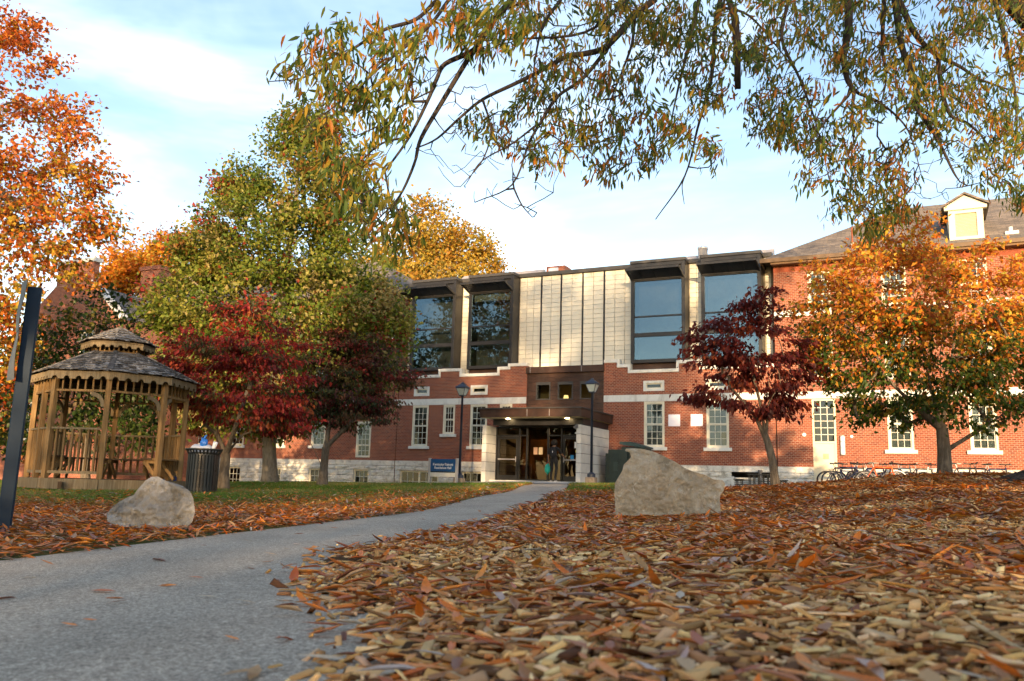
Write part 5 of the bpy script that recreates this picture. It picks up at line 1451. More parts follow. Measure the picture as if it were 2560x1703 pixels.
text_mesh('lettering', 'Residence Hall', .132, (0, -.0325, .60), nb, M['sign_white'], .02)

# ---------------------------------------------------------------- litter bins
def slat_bin(name, mat, label, p, hgt=.90, rad=.29, group=None):
    gzv = ground_at(p); o = empty(name, (p[0], p[1], gzv), 0, label=label, cat='litter bin', group=group)
    m = MB(); m.lathe([(rad - .05, .06), (rad - .05, hgt - .06), (rad - .07, hgt - .06), (rad - .07, .09), (0, .09)], 24); m.build('liner', M['black_metal'], o, smooth=False)
    n_ = 30
    proto = None
    for k_ in range(n_):
        if proto is None:
            q = MB(); q.beam((rad, 0, .05), (rad, 0, hgt - .10), .036, .008, up=(1, 0, 0)); q.beam((rad, 0, hgt - .10), (rad + .055, 0, hgt), .036, .008, up=(1, 0, .5)); proto = q.mesh('slat', mat)
        s_ = link('slat', proto, o); s_.rotation_euler = (0, 0, 2 * PI * k_ / n_)
    for z in (.08, hgt * .5, hgt - .12):
        q = MB(); q.lathe([(rad - .012, z), (rad - .004, z), (rad - .004, z + .04), (rad - .012, z + .04), (rad - .012, z)], 28); q.build('hoop', mat, o)
    q = MB(); q.lathe([(rad + .03, hgt - .03), (rad + .062, hgt - .01), (rad + .062, hgt + .012), (rad + .03, hgt + .0)], 28); q.build('top_ring', mat, o)
    q = MB(); q.lathe([(.0, .0), (rad - .02, .0), (rad - .02, .06), (0, .06)], 24); q.build('foot', mat, o)
    return o, gzv
pcan = at(463, 1124, 17.0); can_o, cz_ = slat_bin('litter_bin', M['black_metal'], 'black slatted metal litter bin overflowing with white bags beside the gazebo', pcan, .87, .295)
def lump_bag(name, loc, s_, mat, seed, **kw):
    import bmesh
    bm = bmesh.new(); bmesh.ops.create_icosphere(bm, subdivisions=4, radius=1)
    for v in bm.verts:
        q = v.co + Vector((seed * 3.1, 0, 0)); f = 1 + .22 * mnoise.noise(q * 1.7) + .13 * abs(mnoise.noise(q * 4.3)) - .06 * abs(mnoise.noise(q * 9))
        v.co = Vector((v.co.x * s_[0] * f, v.co.y * s_[1] * f, v.co.z * s_[2] * f))
    me = bpy.data.meshes.new(name); bm.to_mesh(me); bm.free(); me.materials.append(mat)
    me.polygons.foreach_set('use_smooth', [True] * len(me.polygons))
    o = link(name, me, None, **kw); o.location = loc; return o
bag_w = plain('white_plastic_bag', (.62, .60, .60), .35, var=.08, spec=.5)
lump_bag('white_bag', (pcan[0] - .05, 17.0, cz_ + .86), (.24, .20, .12), bag_w, 1, label='crumpled white plastic bag heaped on top of the black litter bin', cat='bag')
bb = lump_bag('blue_bag', (pcan[0] + .01, 16.9, cz_ + .99), (.075, .06, .08), plain('blue_plastic_bag', (.02, .16, .55), .35, spec=.5), 4, label='small bright blue plastic bag knotted on top of the white rubbish', cat='bag')
m = MB(); m.tube([(0, 0, .05), (.02, 0, .13), (.05, .01, .16)], [.03, .022, .008], 7); m.tube([(-.02, 0, .05), (-.05, 0, .11)], [.025, .008], 7); m.build('knot', bb.data.materials[0], bb, smooth=True)
m = MB(); m.lathe([(.035, 0), (.045, .13), (.043, .13), (.033, .01)], 14); cup = m.build('paper_cup', M['sign_white'], None, smooth=True, label='white paper cup with a straw stuck among the bags on the bin', cat='cup'); cup.location = (pcan[0] + .19, 16.95, cz_ + .89); cup.rotation_euler = (.2, .35, 0)
pb2 = at(384, 1110, 22.0); slat_bin('recycling_bin', M['bin_blue'], 'bright blue slatted recycling bin behind the gazebo bench', pb2, .95, .29)

# ---------------------------------------------------------------- green utility cabinets
ca = fac_from_px(1512, 1219, -1.6); gca = ground_at(ca); cu_ = TV @ ca
cab = empty('utility_cabinet', fw_(cu_, -1.6, gca - .05), -YAW, label='dark green metal utility cabinet between the porch wall and the tan boulder', cat='utility cabinet')
m = MB(); m.box(0, .13, .05, .9, .0, 1.36); m.build('side_box', M['cabinet_green'], cab, bevel=.01)
m = MB(); m.box(.135, .95, 0, .9, .0, 1.52); m.build('body', M['cabinet_green'], cab, bevel=.012)
m = MB(); m.box(.19, .60, -.018, .0, .08, 1.42); m.build('door', M['cabinet_green'], cab, bevel=.006)
m = MB(); m.box(.38, .56, -.03, -.018, .62, 1.0); m.build('door_plate', plain('lighter_green_plate', (.035, .055, .045), .5), cab)
m = MB(); m.prism([(.55, 1.75), (1.72, 1.60), (1.72, 1.66), (1.05, 1.86), (.55, 1.86)], .25, 1.3); m.build('sloped_lid', plain('green_lid', (.035, .065, .062), .5), cab)
m = MB(); m.box(.62, 1.66, .3, 1.25, .0, 1.64); m.build('rear_body', M['cabinet_green'], cab)

# ---------------------------------------------------------------- picnic table and vent standpipe by the wall
pt = fac_from_px(1903, 1222, -2.0); gpt = ground_at(pt)
tb = empty('picnic_table', (pt[0], pt[1], gpt), -YAW + .1, label='black metal picnic table with attached benches beside the white stone base', cat='picnic table')
Hh = (fac_from_px(1903, 1186, -2.0)[2]) - gpt
def slab(o, x0, x1, y0, y1, z, nm):
    m = MB()
    m.box(x0, x1, y0, y0 + .04, z - .03, z); m.box(x0, x1, y1 - .04, y1, z - .03, z); m.box(x0, x0 + .04, y0 + .04, y1 - .04, z - .03, z); m.box(x1 - .04, x1, y0 + .04, y1 - .04, z - .03, z)
    n_ = int((x1 - x0) / .07)
    for i in range(1, n_): x = x0 + (x1 - x0) * i / n_; m.box(x - .02, x + .02, y0 + .04, y1 - .04, z - .022, z - .006)
    return m.build(nm, M['black_metal'], o)
slab(tb, -.5, .5, -.5, .5, Hh, 'tabletop'); slab(tb, -1.0, -.66, -.5, .5, Hh * .62, 'bench'); slab(tb, .66, 1.0, -.5, .5, Hh * .62, 'bench')
m = MB()
for x in (-.42, -.25, -.08, .09, .26, .42): m.beam((x, -.35, .0), (x, -.35, Hh - .03), .035, .035); m.beam((x, .35, .0), (x, .35, Hh - .03), .035, .035)
for z in (.12, Hh * .5): m.beam((-.95, -.35, z), (.95, -.35, z), .035, .035); m.beam((-.95, .35, z), (.95, .35, z), .035, .035)
for x in (-.9, -.72, .72, .9): m.beam((x, -.35, 0), (x, -.35, Hh * .60), .035, .035); m.beam((x, .35, 0), (x, .35, Hh * .6), .035, .035)
m.build('frame', M['black_metal'], tb)
vp_ = fac_from_px(1901, 1210, -.35); gv = ground_at(vp_)
m = MB(); tpz = fac_from_px(1901, 1177, -.35)[2]; m.lathe([(.07, -.1), (.07, tpz - gv - .06), (.10, tpz - gv - .05), (.10, tpz - gv), (.08, tpz - gv + .03), (0, tpz - gv + .03)], 14)
vo = m.build('standpipe', M['sign_grey'], None, smooth=False, label='short grey vent standpipe with a cap rising behind the picnic table', cat='pipe'); vo.location = (vp_[0], vp_[1], gv)

# ---------------------------------------------------------------- bicycles
def make_bike(fmat, label):
    o = empty('bicycle', (0, 0, 0), 0, label=label, cat='bicycle', group='bicycles parked along the right-hand wall')
    r_ = .33
    tyre = MB(); n_ = 28
    tyre.tube([(r_ * math.cos(2 * PI * k_ / n_), 0, r_ * math.sin(2 * PI * k_ / n_)) for k_ in range(n_ + 1)], .030, 8, cap=False); tme = tyre.mesh('tyre', M['black_metal'], True)
    rim = MB(); rim.tube([(.295 * math.cos(2 * PI * k_ / n_), 0, .295 * math.sin(2 * PI * k_ / n_)) for k_ in range(n_ + 1)], .010, 6, cap=False)
    for k_ in range(18):
        t = 2 * PI * k_ / 18; rim.tube([(.02 * math.cos(t + .8), .02 * (-1) ** k_, .02 * math.sin(t + .8)), (.29 * math.cos(t), 0, .29 * math.sin(t))], .0022, 3, cap=False)
    rim.tube([(0, -.045, 0), (0, .045, 0)], .022, 8); rme = rim.mesh('rim', M['aluminium'])
    for x in (-.52, .52):
        w_ = link('wheel', tme, o); w_.location = (x, 0, r_); link('rim', rme, w_)
    f = MB(); bbk = (-.07, 0, .28); st = (-.22, 0, .80); hd = (.36, 0, .80); hd2 = (.395, 0, .66); ax = (-.52, 0, .33)
    for a, b, rr in ((bbk, st, .024), (st, hd, .026), (bbk, hd2, .030), (hd2, (.355, 0, .86), .026)): f.tube([a, b], rr, 8)
    for s_ in (-.05, .05): f.tube([bbk, (-.35, s_, .31), (ax[0], s_, .33)], .014, 6); f.tube([st, (ax[0], s_, .33)], .013, 6); f.tube([hd2, (.41, s_, .60), (.52, s_, .33)], .018, 6)
    f.build('frame', fmat, o, smooth=True)
    s2 = MB(); s2.tube([st, (-.26, 0, .94)], .014, 8); s2.build('seat_post', M['aluminium'], o)
    s2 = MB(); s2.prism([(-.40, .93), (-.38, .985), (-.22, .97), (-.08, .965), (-.06, .945), (-.20, .935)], -.05, .05); s2.v = [(x, y * (1.35 if x < -.3 else (.45 if x < -.1 and x > -.3 else .4)), z) for x, y, z in s2.v]; s2.build('saddle', M['black_metal'], o)
    h = MB(); h.tube([(.355, 0, .86), (.345, 0, .93), (.40, 0, .97)], .014, 8); h.tube([(.36, -.31, .985), (.395, -.15, .97), (.40, 0, .97), (.395, .15, .97), (.36, .31, .985)], .018, 8)
    for s_ in (-1, 1): h.tube([(.36, s_ * .30, .985), (.33, s_ * .34, .985)], .024, 8); h.tube([(.40, s_ * .2, .96), (.47, s_ * .22, .95)], .007, 5)
    h.build('handlebar', M['black_metal'], o)
    c = MB(); c.tube([(-.07, -.05, .28), (-.07, .05, .28)], .085, 18); c.tube([(-.07, .06, .28), (.07, .07, .20)], .012, 6); c.tube([(-.07, -.06, .28), (-.21, -.07, .36)], .012, 6); c.box(.03, .11, .07, .16, .19, .215); c.box(-.25, -.17, -.16, -.07, .35, .375); c.build('crank', M['black_metal'], o)
    return o
bike_cols = {'navy': (.012, .018, .06), 'orange': (.75, .10, .018), 'black': (.015, .015, .016), 'purple': (.07, .02, .05), 'teal': (.03, .06, .09), 'white': (.55, .55, .55)}
bm_ = {k_: plain(k_ + '_bike_paint', v, .35, spec=.5, var=.04) for k_, v in bike_cols.items()}
bike0 = make_bike(bm_['navy'], '')
bl = [(2128, -1.5, 2.7, 'black', 'black bicycle nearest the wall beside the cream door'), (2184, -1.6, .3, 'navy', 'dark blue bicycle against the wall behind the orange bicycle'), (2240, -1.3, 2.6, 'black', 'black bicycle against the wall, saddle above the orange frame'), (2116, -2.6, .25, 'navy', 'dark blue bicycle next to the cream door, in front of its black neighbour'), (2104, -2.1, .05, 'purple', 'dark purple bicycle closest to the cream door, rear wheel showing'), (2150, -2.0, 1.1, 'black', 'black bicycle end on, handlebars behind the orange bicycle'), (2203, -3.0, .12, 'orange', 'bright orange framed bicycle with a white mudguard'),
      (2212, -2.1, 3.0, 'black', 'black bicycle with raised handlebars just behind the orange one'), (2262, -1.9, .9, 'teal', 'dark teal bicycle at an angle between the orange bicycle and the tree trunk'), (2304, -1.4, .5, 'black', 'black bicycle half hidden, one bare wheel up beside the tree trunk'), (2350, -1.8, 2.9, 'white', 'pale silver bicycle right behind the tree trunk'), (2412, -2.4, .2, 'black', 'black bicycle low behind the mulch, just past the tree trunk'), (2452, -2.0, 2.5, 'black', 'black bicycle farthest along the wall but one, bars turned'), (2490, -1.6, .4, 'navy', 'dark bicycle farthest along the wall at the mulch crest')]
for k_, (xn, w_, yw, cn, lb) in enumerate(bl):
    o = bike0 if k_ == 0 else copy_tree(bike0)
    q = fac_from_px(xn, 1205, w_); o.location = (q[0], q[1], ground_at(q)); o.rotation_euler = (rb.gauss(0, .05), 0, -YAW + yw); o['label'] = lb
    for ch in o.children:
        if ch.name.startswith('frame'):
            ch.material_slots[0].link = 'OBJECT'; ch.material_slots[0].material = bm_[cn]
    if cn == 'orange':
        m = MB(); m.tube([(.52 + .36 * math.cos(t), 0, .33 + .36 * math.sin(t)) for t in np.linspace(.2, 2.6, 12)], .02, 6); m.build('mudguard', M['sign_white'], o, smooth=True)

# ---------------------------------------------------------------- the person at the door
pf = fac_from_px(1384, 1206, -3.45); zf = .195
per = empty('person', (pf[0], pf[1], zf), -YAW + R(8), label='person in black clothes with dark curly hair reaching for the entrance door', cat='person')
Jn = {'pelvis': ((0, 0, .90), .125), 'waist': ((0, .0, 1.04), .115), 'chest': ((0, .01, 1.22), .14), 'upper': ((0, .0, 1.34), .105), 'neck': ((0, .015, 1.43), .05), 'skull': ((0, .03, 1.51), .075), 'crown': ((0, .03, 1.60), .072),
      'sl': ((-.17, 0, 1.345), .062), 'el': ((-.235, -.01, 1.09), .042), 'wl': ((-.245, .05, .86), .027), 'hl': ((-.245, .065, .80), .026),
      'sr': ((.17, .0, 1.345), .062), 'er': ((.27, .12, 1.13), .042), 'wr': ((.37, .30, 1.00), .027), 'hr': ((.395, .35, .99), .026),
      'tl': ((-.095, 0, .84), .095), 'kl': ((-.11, .05, .47), .060), 'al': ((-.115, -.06, .09), .042), 'fl': ((-.12, .0, .035), .036), 'ol': ((-.125, .12, .03), .028),
      'tr': ((.095, 0, .84), .095), 'kr': ((.10, .03, .47), .060), 'ar': ((.10, -.16, .12), .042), 'fr': ((.105, -.12, .045), .036), 'or': ((.115, .0, .028), .028)}
Ed = [('pelvis', 'waist'), ('waist', 'chest'), ('chest', 'upper'), ('upper', 'neck'), ('neck', 'skull'), ('skull', 'crown'), ('upper', 'sl'), ('sl', 'el'), ('el', 'wl'), ('wl', 'hl'), ('upper', 'sr'), ('sr', 'er'), ('er', 'wr'), ('wr', 'hr'),
      ('pelvis', 'tl'), ('tl', 'kl'), ('kl', 'al'), ('al', 'fl'), ('fl', 'ol'), ('pelvis', 'tr'), ('tr', 'kr'), ('kr', 'ar'), ('ar', 'fr'), ('fr', 'or')]
for s_, base, dr in (('l', (-.245, .065, .80), (0, .02, -1)), ('r', (.395, .35, .99), (.45, .85, -.1))):
    dv = np.array(dr, float); dv /= np.linalg.norm(dv); sv = np.cross(dv, (1, 0, 0)) if s_ == 'l' else np.array([.2, -.1, 1.0]); sv = sv / np.linalg.norm(sv)
    for q in range(4):
        root_ = np.array(base) + dv * .025 + sv * (q - 1.5) * .017; tip = root_ + dv * (.055 + .008 * (q in (1, 2))) + np.array([0, .012, 0])
        Jn['f%s%da' % (s_, q)] = (tuple(root_), .0095); Jn['f%s%db' % (s_, q)] = (tuple(tip), .0075); Ed += [('h' + s_, 'f%s%da' % (s_, q)), ('f%s%da' % (s_, q), 'f%s%db' % (s_, q))]
    tip = np.array(base) + dv * .03 + sv * .05 * (1 if s_ == 'l' else 1); Jn['t' + s_ + 'h'] = (tuple(tip), .009); Ed.append(('h' + s_, 't' + s_ + 'h'))
names = list(Jn); me = bpy.data.meshes.new('skeleton'); me.from_pydata([Jn[n_][0] for n_ in names], [(names.index(a), names.index(b)) for a, b in Ed], [])
tmp = bpy.data.objects.new('tmp_body', me); COL.objects.link(tmp)
md = tmp.modifiers.new('skin', 'SKIN'); md.use_smooth_shade = True
for i, n_ in enumerate(names):
    sv = me.skin_vertices[0].data[i]; r0 = Jn[n_][1]; sv.radius = (r0, r0 * (.72 if n_ in ('pelvis', 'waist', 'chest', 'upper') else 1)); sv.use_root = n_ == 'pelvis'
sb = tmp.modifiers.new('sub', 'SUBSURF'); sb.levels = 2; sb.render_levels = 2
dg = bpy.context.evaluated_depsgraph_get(); bme = bpy.data.meshes.new_from_object(tmp.evaluated_get(dg)); bpy.data.objects.remove(tmp)
bme.name = 'body'; bme.materials.clear()
skin_m = plain('warm_skin', (.28, .15, .09), .55, var=.08); cloth_m = plain('black_shirt_cloth', (.013, .013, .016), .85, var=.3); trou_m = plain('black_trousers_cloth', (.011, .011, .012), .85, var=.3); shoe_m = plain('dark_shoe', (.03, .03, .035), .6)
for mm in (skin_m, cloth_m, trou_m, shoe_m): bme.materials.append(mm)
bones = [(np.array(Jn[a][0]), np.array(Jn[b][0]), a, b) for a, b in Ed]
def bone_mat(a, b):
    if b in ('wl', 'hl', 'wr', 'hr') or a in ('hl', 'hr', 'skull', 'neck') or b == 'neck': return 0
    if b in ('fl', 'ol', 'fr', 'or'): return 3
    if b in ('tl', 'kl', 'al', 'tr', 'kr', 'ar') : return 2
    return 1
for pl in bme.polygons:
    c = np.array(pl.center); best = 9; mi = 1
    for a, b, na, nb_ in bones:
        ab = b - a; t = min(1, max(0, (c - a) @ ab / (ab @ ab + 1e-9))); dd = np.linalg.norm(c - a - ab * t)
        if dd < best: best, mi = dd, bone_mat(na, nb_)
    if mi == 1 and c[2] < .98 and abs(c[0]) < .17: mi = 2
    pl.material_index = mi
    pl.use_smooth = True
body = link('body', bme, per)
hair = lump_bag('hair', (0, .015, 1.57), (.125, .135, .135), plain('black_curly_hair', (.010, .008, .007), .8), 2); hair.parent = per
m = MB(); m.tube([(0, .10, 1.53), (0, .135, 1.515), (0, .115, 1.505)], [.012, .014, .008], 6); m.build('nose', skin_m, per)
for s_ in (-1, 1):
    m = MB(); m.box(*(sorted((s_ * .115 - .045 * 0 - .16 * 0, s_ * .115 + .0001))), -.1, .1, 0, .02) if False else None
for (x, y) in ((-.122, .05), (.108, -.07)):
    m = MB(); m.box(x - .042, x + .042, y - .10, y + .10, .0, .018); m.build('shoe_sole', M['sign_white'], per, bevel=.006)
c_, s2_ = math.cos(-YAW + R(8)), math.sin(-YAW + R(8))
def pw(x, y, z): return (pf[0] + c_ * x - s2_ * y, pf[1] + s2_ * x + c_ * y, zf + z)
bag = lump_bag('backpack', pw(0, -.165, 1.17), (.145, .095, .215), plain('black_backpack_fabric', (.009, .009, .011), .7, var=.3), 7, label='black backpack worn by the person at the door', cat='backpack'); bag.rotation_euler = (0, 0, -YAW + R(8))
m = MB(); m.box(-.09, .09, -.105, -.06, -.17, .02); m.build('front_pocket', bag.data.materials[0], bag, bevel=.02)
m = MB(); m.box(-.008, .008, -.112, -.105, -.02, .06); m.build('zip_tag', M['sign_white'], bag)
for x in (-.09, .09):
    m = MB(); m.tube([(x, .06, .20), (x, .13, .22), (x, .20, .20)], .018, 6); m.build('shoulder_strap', bag.data.materials[0], bag)
gbm = plain('teal_green_bag', (.015, .33, .24), .5, var=.2)
gbag = lump_bag('carrier_bag', pw(-.28, .06, .50), (.115, .07, .20), gbm, 9, label='teal green carrier bag hanging from the left hand of the person', cat='bag')
m = MB(); m.tube([(-.05, 0, .17), (-.01, 0, .28), (.03, .0, .30)], .012, 6); m.tube([(.05, 0, .17), (.04, 0, .28), (.03, .0, .30)], .012, 6); m.build('handle', plain('red_handle', (.40, .03, .03), .5), gbag)
# ================================================================ trees
def resample(pts, step):
    pts = np.array(pts, float); out = [pts[0]]
    for a, b in zip(pts[:-1], pts[1:]):
        n_ = max(1, int(np.linalg.norm(b - a) / step)); out += [a + (b - a) * (i + 1) / n_ for i in range(n_)]
    return np.array(out)
class Skel:
    def __init__(s, seed):
        s.p = []; s.par = []; s.rg = np.random.default_rng(seed); s.fix = {}
    def chain(s, pts, parent=-1, step=.25, r=None):
        q = resample(pts, step)
        for i, x in enumerate(q):
            if parent >= 0 and i == 0: continue
            s.p.append(x); s.par.append(parent); parent = len(s.p) - 1
            if r is not None: s.fix[parent] = r[0] + (r[1] - r[0]) * i / max(1, len(q) - 1)
        return parent
    def nearest(s, t, up_pen=1.2, zmin=-9):
        P = np.array(s.p); d = np.linalg.norm(P - t, axis=1)
        c = d + up_pen * np.maximum(0, P[:, 2] - (t[2] - .25 * d)) + np.where(P[:, 2] < zmin, 50, 0)
        return int(np.argmin(c))
    def grow(s, targets, bow=.12, step=.3, up_pen=1.2, zmin=-9, jit=.05):
        c0 = np.array(s.p).mean(0)
        for t in targets:
            k_ = s.nearest(t, up_pen, zmin); a = s.p[k_]; d = np.linalg.norm(t - a)
            if d < .05: continue
            n_ = max(2, int(d / step)); off = s.rg.normal(0, jit * d, 3); pr = k_
            for i in range(1, n_ + 1):
                u = i / n_; q = a + (t - a) * u + off * math.sin(PI * u) + np.array([0, 0, bow * d * math.sin(PI * u)]) + (s.rg.normal(0, min(.015, step * .05), 3) if i < n_ else 0)
                s.p.append(q); s.par.append(pr); pr = len(s.p) - 1
    def radii(s, tip=.006, p=2.3, rmax=9):
        n_ = len(s.p); acc = np.zeros(n_); r = np.zeros(n_)
        for i in range(n_ - 1, -1, -1):
            v = acc[i] if acc[i] > 0 else tip ** p
            r[i] = min(rmax, v ** (1 / p))
            if s.par[i] >= 0: acc[s.par[i]] += v
        for i, v in s.fix.items(): r[i] = max(v, 0) if v > 0 else r[i]
        return r
    def mesh(s, name, mat, parent, r, sides=6, rmin=0.0):
        P = np.array(s.p); par = np.array(s.par); k_ = np.where(par >= 0)[0]; k_ = k_[r[k_] >= rmin]
        A, B = P[par[k_]], P[k_]; ra, rb2 = np.minimum(r[par[k_]], r[k_] * 1.6), r[k_]
        d = B - A; ln = np.linalg.norm(d, axis=1, keepdims=True) + 1e-9; d /= ln
        A = A - d * ra[:, None] * .3
        ref = np.where(np.abs(d[:, 2:3]) > .9, np.array([[1., 0, 0]]), np.array([[0, 0, 1.]]))
        x = np.cross(d, ref); x /= np.linalg.norm(x, axis=1, keepdims=True); y = np.cross(d, x)
        th = np.arange(sides) * 2 * PI / sides; cs, sn = np.cos(th), np.sin(th)
        off = x[:, None] * cs[None, :, None] + y[:, None] * sn[None, :, None]
        V = np.concatenate([A[:, None] + off * ra[:, None, None], B[:, None] + off * rb2[:, None, None]], 1)
        j = np.arange(sides); jn = (j + 1) % sides
        T = np.concatenate([np.stack([j, jn, sides + jn], -1), np.stack([j, sides + jn, sides + j], -1)])
        T = (np.arange(len(k_))[:, None, None] * 2 * sides + T[None]).reshape(-1, 3)
        return tri_mesh(name, V.reshape(-1, 3), T, mat, smooth=True, parent=parent)

def ellipsoid_points(blobs, n, rg, shell=.55):
    """random points through a set of ellipsoids, denser towards the outside"""
    w = np.array([b[3] * b[4] * b[5] for b in blobs], float) ** .62; w /= w.sum()
    k_ = rg.choice(len(blobs), n, p=w); B = np.array(blobs)[k_]
    v = rg.normal(0, 1, (n, 3)); v /= np.linalg.norm(v, axis=1, keepdims=True)
    rad = rg.uniform(0, 1, n) ** (1 / 3 * shell)
    return B[:, :3] + v * rad[:, None] * B[:, 3:6]
def cluster_leaves(C, per, rg, sx, sz, L, wl, col_fn, center, droop=.5, spread=.7, fold=.2, wt=.42):
    """leaves scattered round clump centres; returns arrays for leaf4_arrays"""
    n = len(C) * per
    P = np.repeat(C, per, 0) + rg.normal(0, 1, (n, 3)) * np.array([sx, sx, sz])
    out = P - center; out /= np.linalg.norm(out, axis=1, keepdims=True) + 1e-9
    D = out * .5 + rg.normal(0, spread, (n, 3)) + np.array([0, 0, -droop]); D /= np.linalg.norm(D, axis=1, keepdims=True)
    N = rg.normal(0, .75, (n, 3)) + np.array([0, 0, .8]) + out * .5
    S = np.cross(N, D); S /= np.linalg.norm(S, axis=1, keepdims=True) + 1e-9; N = np.cross(D, S)
    Ls = L * rg.uniform(.65, 1.3, n); return P, D, S, N, Ls, Ls * wl * rg.uniform(.8, 1.2, n), col_fn(P, np.repeat(np.arange(len(C)), per), rg)
def pick(pal, P, rg, v=.2):
    pal = np.array(pal)
    return np.clip(pal[P] * rg.uniform(1 - v, 1 + v, (len(P), 1)), 0, 1)

def make_tree(name, label, cat, base, trunk, blobs, n_clumps, per, seed, leaf, col_fn, sx=.3, sz=.2, bark='bark', r_trunk=.2, droop=.5, wl=.55, flare=1.5, up_pen=1.2, zmin=None, group=None, bow=.12, spread=.7, shell=.55, tip=.006, extra_chains=(), filt=None, wt=.42, pexp=2.3, taper=.35):
    """trunk polyline + crown clumps; coordinates are world, the Empty stands at the base"""
    rg = np.random.default_rng(seed)
    base = np.array(base, float)
    o = empty(name, base, 0, label=label, cat=cat, group=group)
    sk = Skel(seed); tr = np.array(trunk, float)
    sk.chain(tr - base, -1, .25)
    for (k0, pts) in extra_chains:
        pts = [np.array(q) - base for q in pts]; i0 = sk.nearest(pts[0], 0); sk.chain([sk.p[i0]] + pts[1:], i0, .25)
    C = ellipsoid_points(blobs, n_clumps, rg, shell)
    if filt is not None: C = C[filt(C)]
    C = C - base
    order = np.argsort(np.linalg.norm(C - (tr[-1] - base), axis=1)); C = C[order]
    sk.grow(C, bow, .3, up_pen, (zmin if zmin is not None else (tr[-1][2] - base[2]) * .35))
    r = sk.radii(tip, pexp); sc = r_trunk / max(r[0], 1e-6)
    r = np.minimum(r * (1 + (sc - 1) * np.clip((r - tip * 1.5) / max(r[0] - tip * 1.5, 1e-6), 0, 1)), r_trunk)
    zz = np.array(sk.p)[:, 2]; hgt = tr[-1][2] - base[2]
    n_tr = len(resample(tr - base, .25))
    for i in range(n_tr):
        r[i] = max(r[i], r_trunk * (1 - taper * i / n_tr)) * (1 + (flare - 1) * math.exp(-max(0, zz[i]) / (.9 * r_trunk + .08)))
    tm = MB(); pts = np.array(sk.p)[:n_tr]
    pts = np.concatenate([[pts[0] - [0, 0, .15]], pts]); rr = np.concatenate([[r[0] * 1.15], r[:n_tr]])
    tm.tube(pts, list(rr), 14, cap=False)
    rgn = np.random.default_rng(seed + 1)
    tm.v = [tuple(np.array(v) + rgn.normal(0, r_trunk * .02, 3)) for v in tm.v]
    tm.build('trunk', M[bark], o, smooth=True)
    sub = np.array(sk.par); keep = np.arange(len(sk.p)) >= n_tr
    rb3 = r.copy(); rb3[~keep] = np.minimum(rb3[~keep], 9)
    s2 = Skel(0); s2.p = sk.p; s2.par = [sk.par[i] if i >= n_tr else -1 for i in range(len(sk.p))]
    s2.mesh('branches', M[bark], o, r, 6)
    center = C.mean(0)
    P, D, S, N, L, Wd, col = cluster_leaves(C, per, rg, sx, sz, leaf, wl, lambda a, b, c: col_fn(a + base, b, c), center, droop, spread)
    V, T, Cc = leaf4_arrays(P, D, S, N, L, Wd, col, .18, wt)
    tri_mesh('foliage', V, T, M['leaf'], Cc, parent=o, kind='stuff')
    return o

def clumpy(pal, probs, mix=.6):
    """mostly one colour per clump with some leaves of their own"""
    def f(P, ci, rg):
        k1 = rg.choice(len(pal), ci.max() + 1, p=probs)[ci]; k2 = rg.choice(len(pal), len(P), p=probs)
        return pick(pal, np.where(rg.uniform(0, 1, len(P)) < mix, k1, k2), rg)
    return f
def base_at(x, Y, y=None):
    d = ray(x, y or 1120); X = d[0] * Y; return np.array([X, Y, tz(X, Y)])
def blob(x, y, Y, rx, rz, ry=None, dy=0):      # crown lobe centred on a photo position at forward distance Y; radii in photo px
    p = at(x, y, Y); s_ = Y / 1960.0; return (p[0], Y + dy, p[2], rx * s_, (ry if ry else rx) * s_, rz * s_)

# oak in the middle of the lawn
b0 = base_at(621, 29); Yo = 29
tp_ = at(676, 470, Yo)
make_tree('oak_tree', 'tall cone-shaped green and rust oak tree rising behind the red dogwoods', 'tree', b0, [b0, at(619, 1000, Yo), at(630, 860, Yo), at(655, 650, Yo), at(700, 300, Yo)],
          [blob(718, 350, Yo, 80, 75), blob(640, 330, Yo, 34, 55), blob(735, 285, Yo, 40, 40), blob(690, 300, Yo, 34, 50), blob(770, 320, Yo, 40, 60), blob(670, 455, Yo, 165, 95), blob(560, 430, Yo, 60, 50), blob(790, 440, Yo, 75, 85), blob(620, 580, Yo, 215, 115), blob(800, 600, Yo, 110, 120), blob(480, 570, Yo, 80, 80), blob(640, 720, Yo, 300, 125, 260), blob(830, 740, Yo, 110, 110), blob(430, 700, Yo, 95, 90), blob(640, 860, Yo, 270, 120, 230), blob(860, 800, Yo, 75, 90), blob(560, 950, Yo, 140, 55)],
          880, 105, 41, .15, clumpy([(.12, .17, .022), (.19, .22, .03), (.28, .26, .05), (.38, .30, .11), (.32, .045, .03), (.26, .13, .03), (.06, .10, .02)], [.27, .26, .19, .11, .04, .05, .08], .7), sx=.27, sz=.22, bark='bark_light', r_trunk=.225, droop=.15, wl=.62, flare=1.5, up_pen=.9, zmin=2.2, shell=.75, bow=.02, taper=.93)
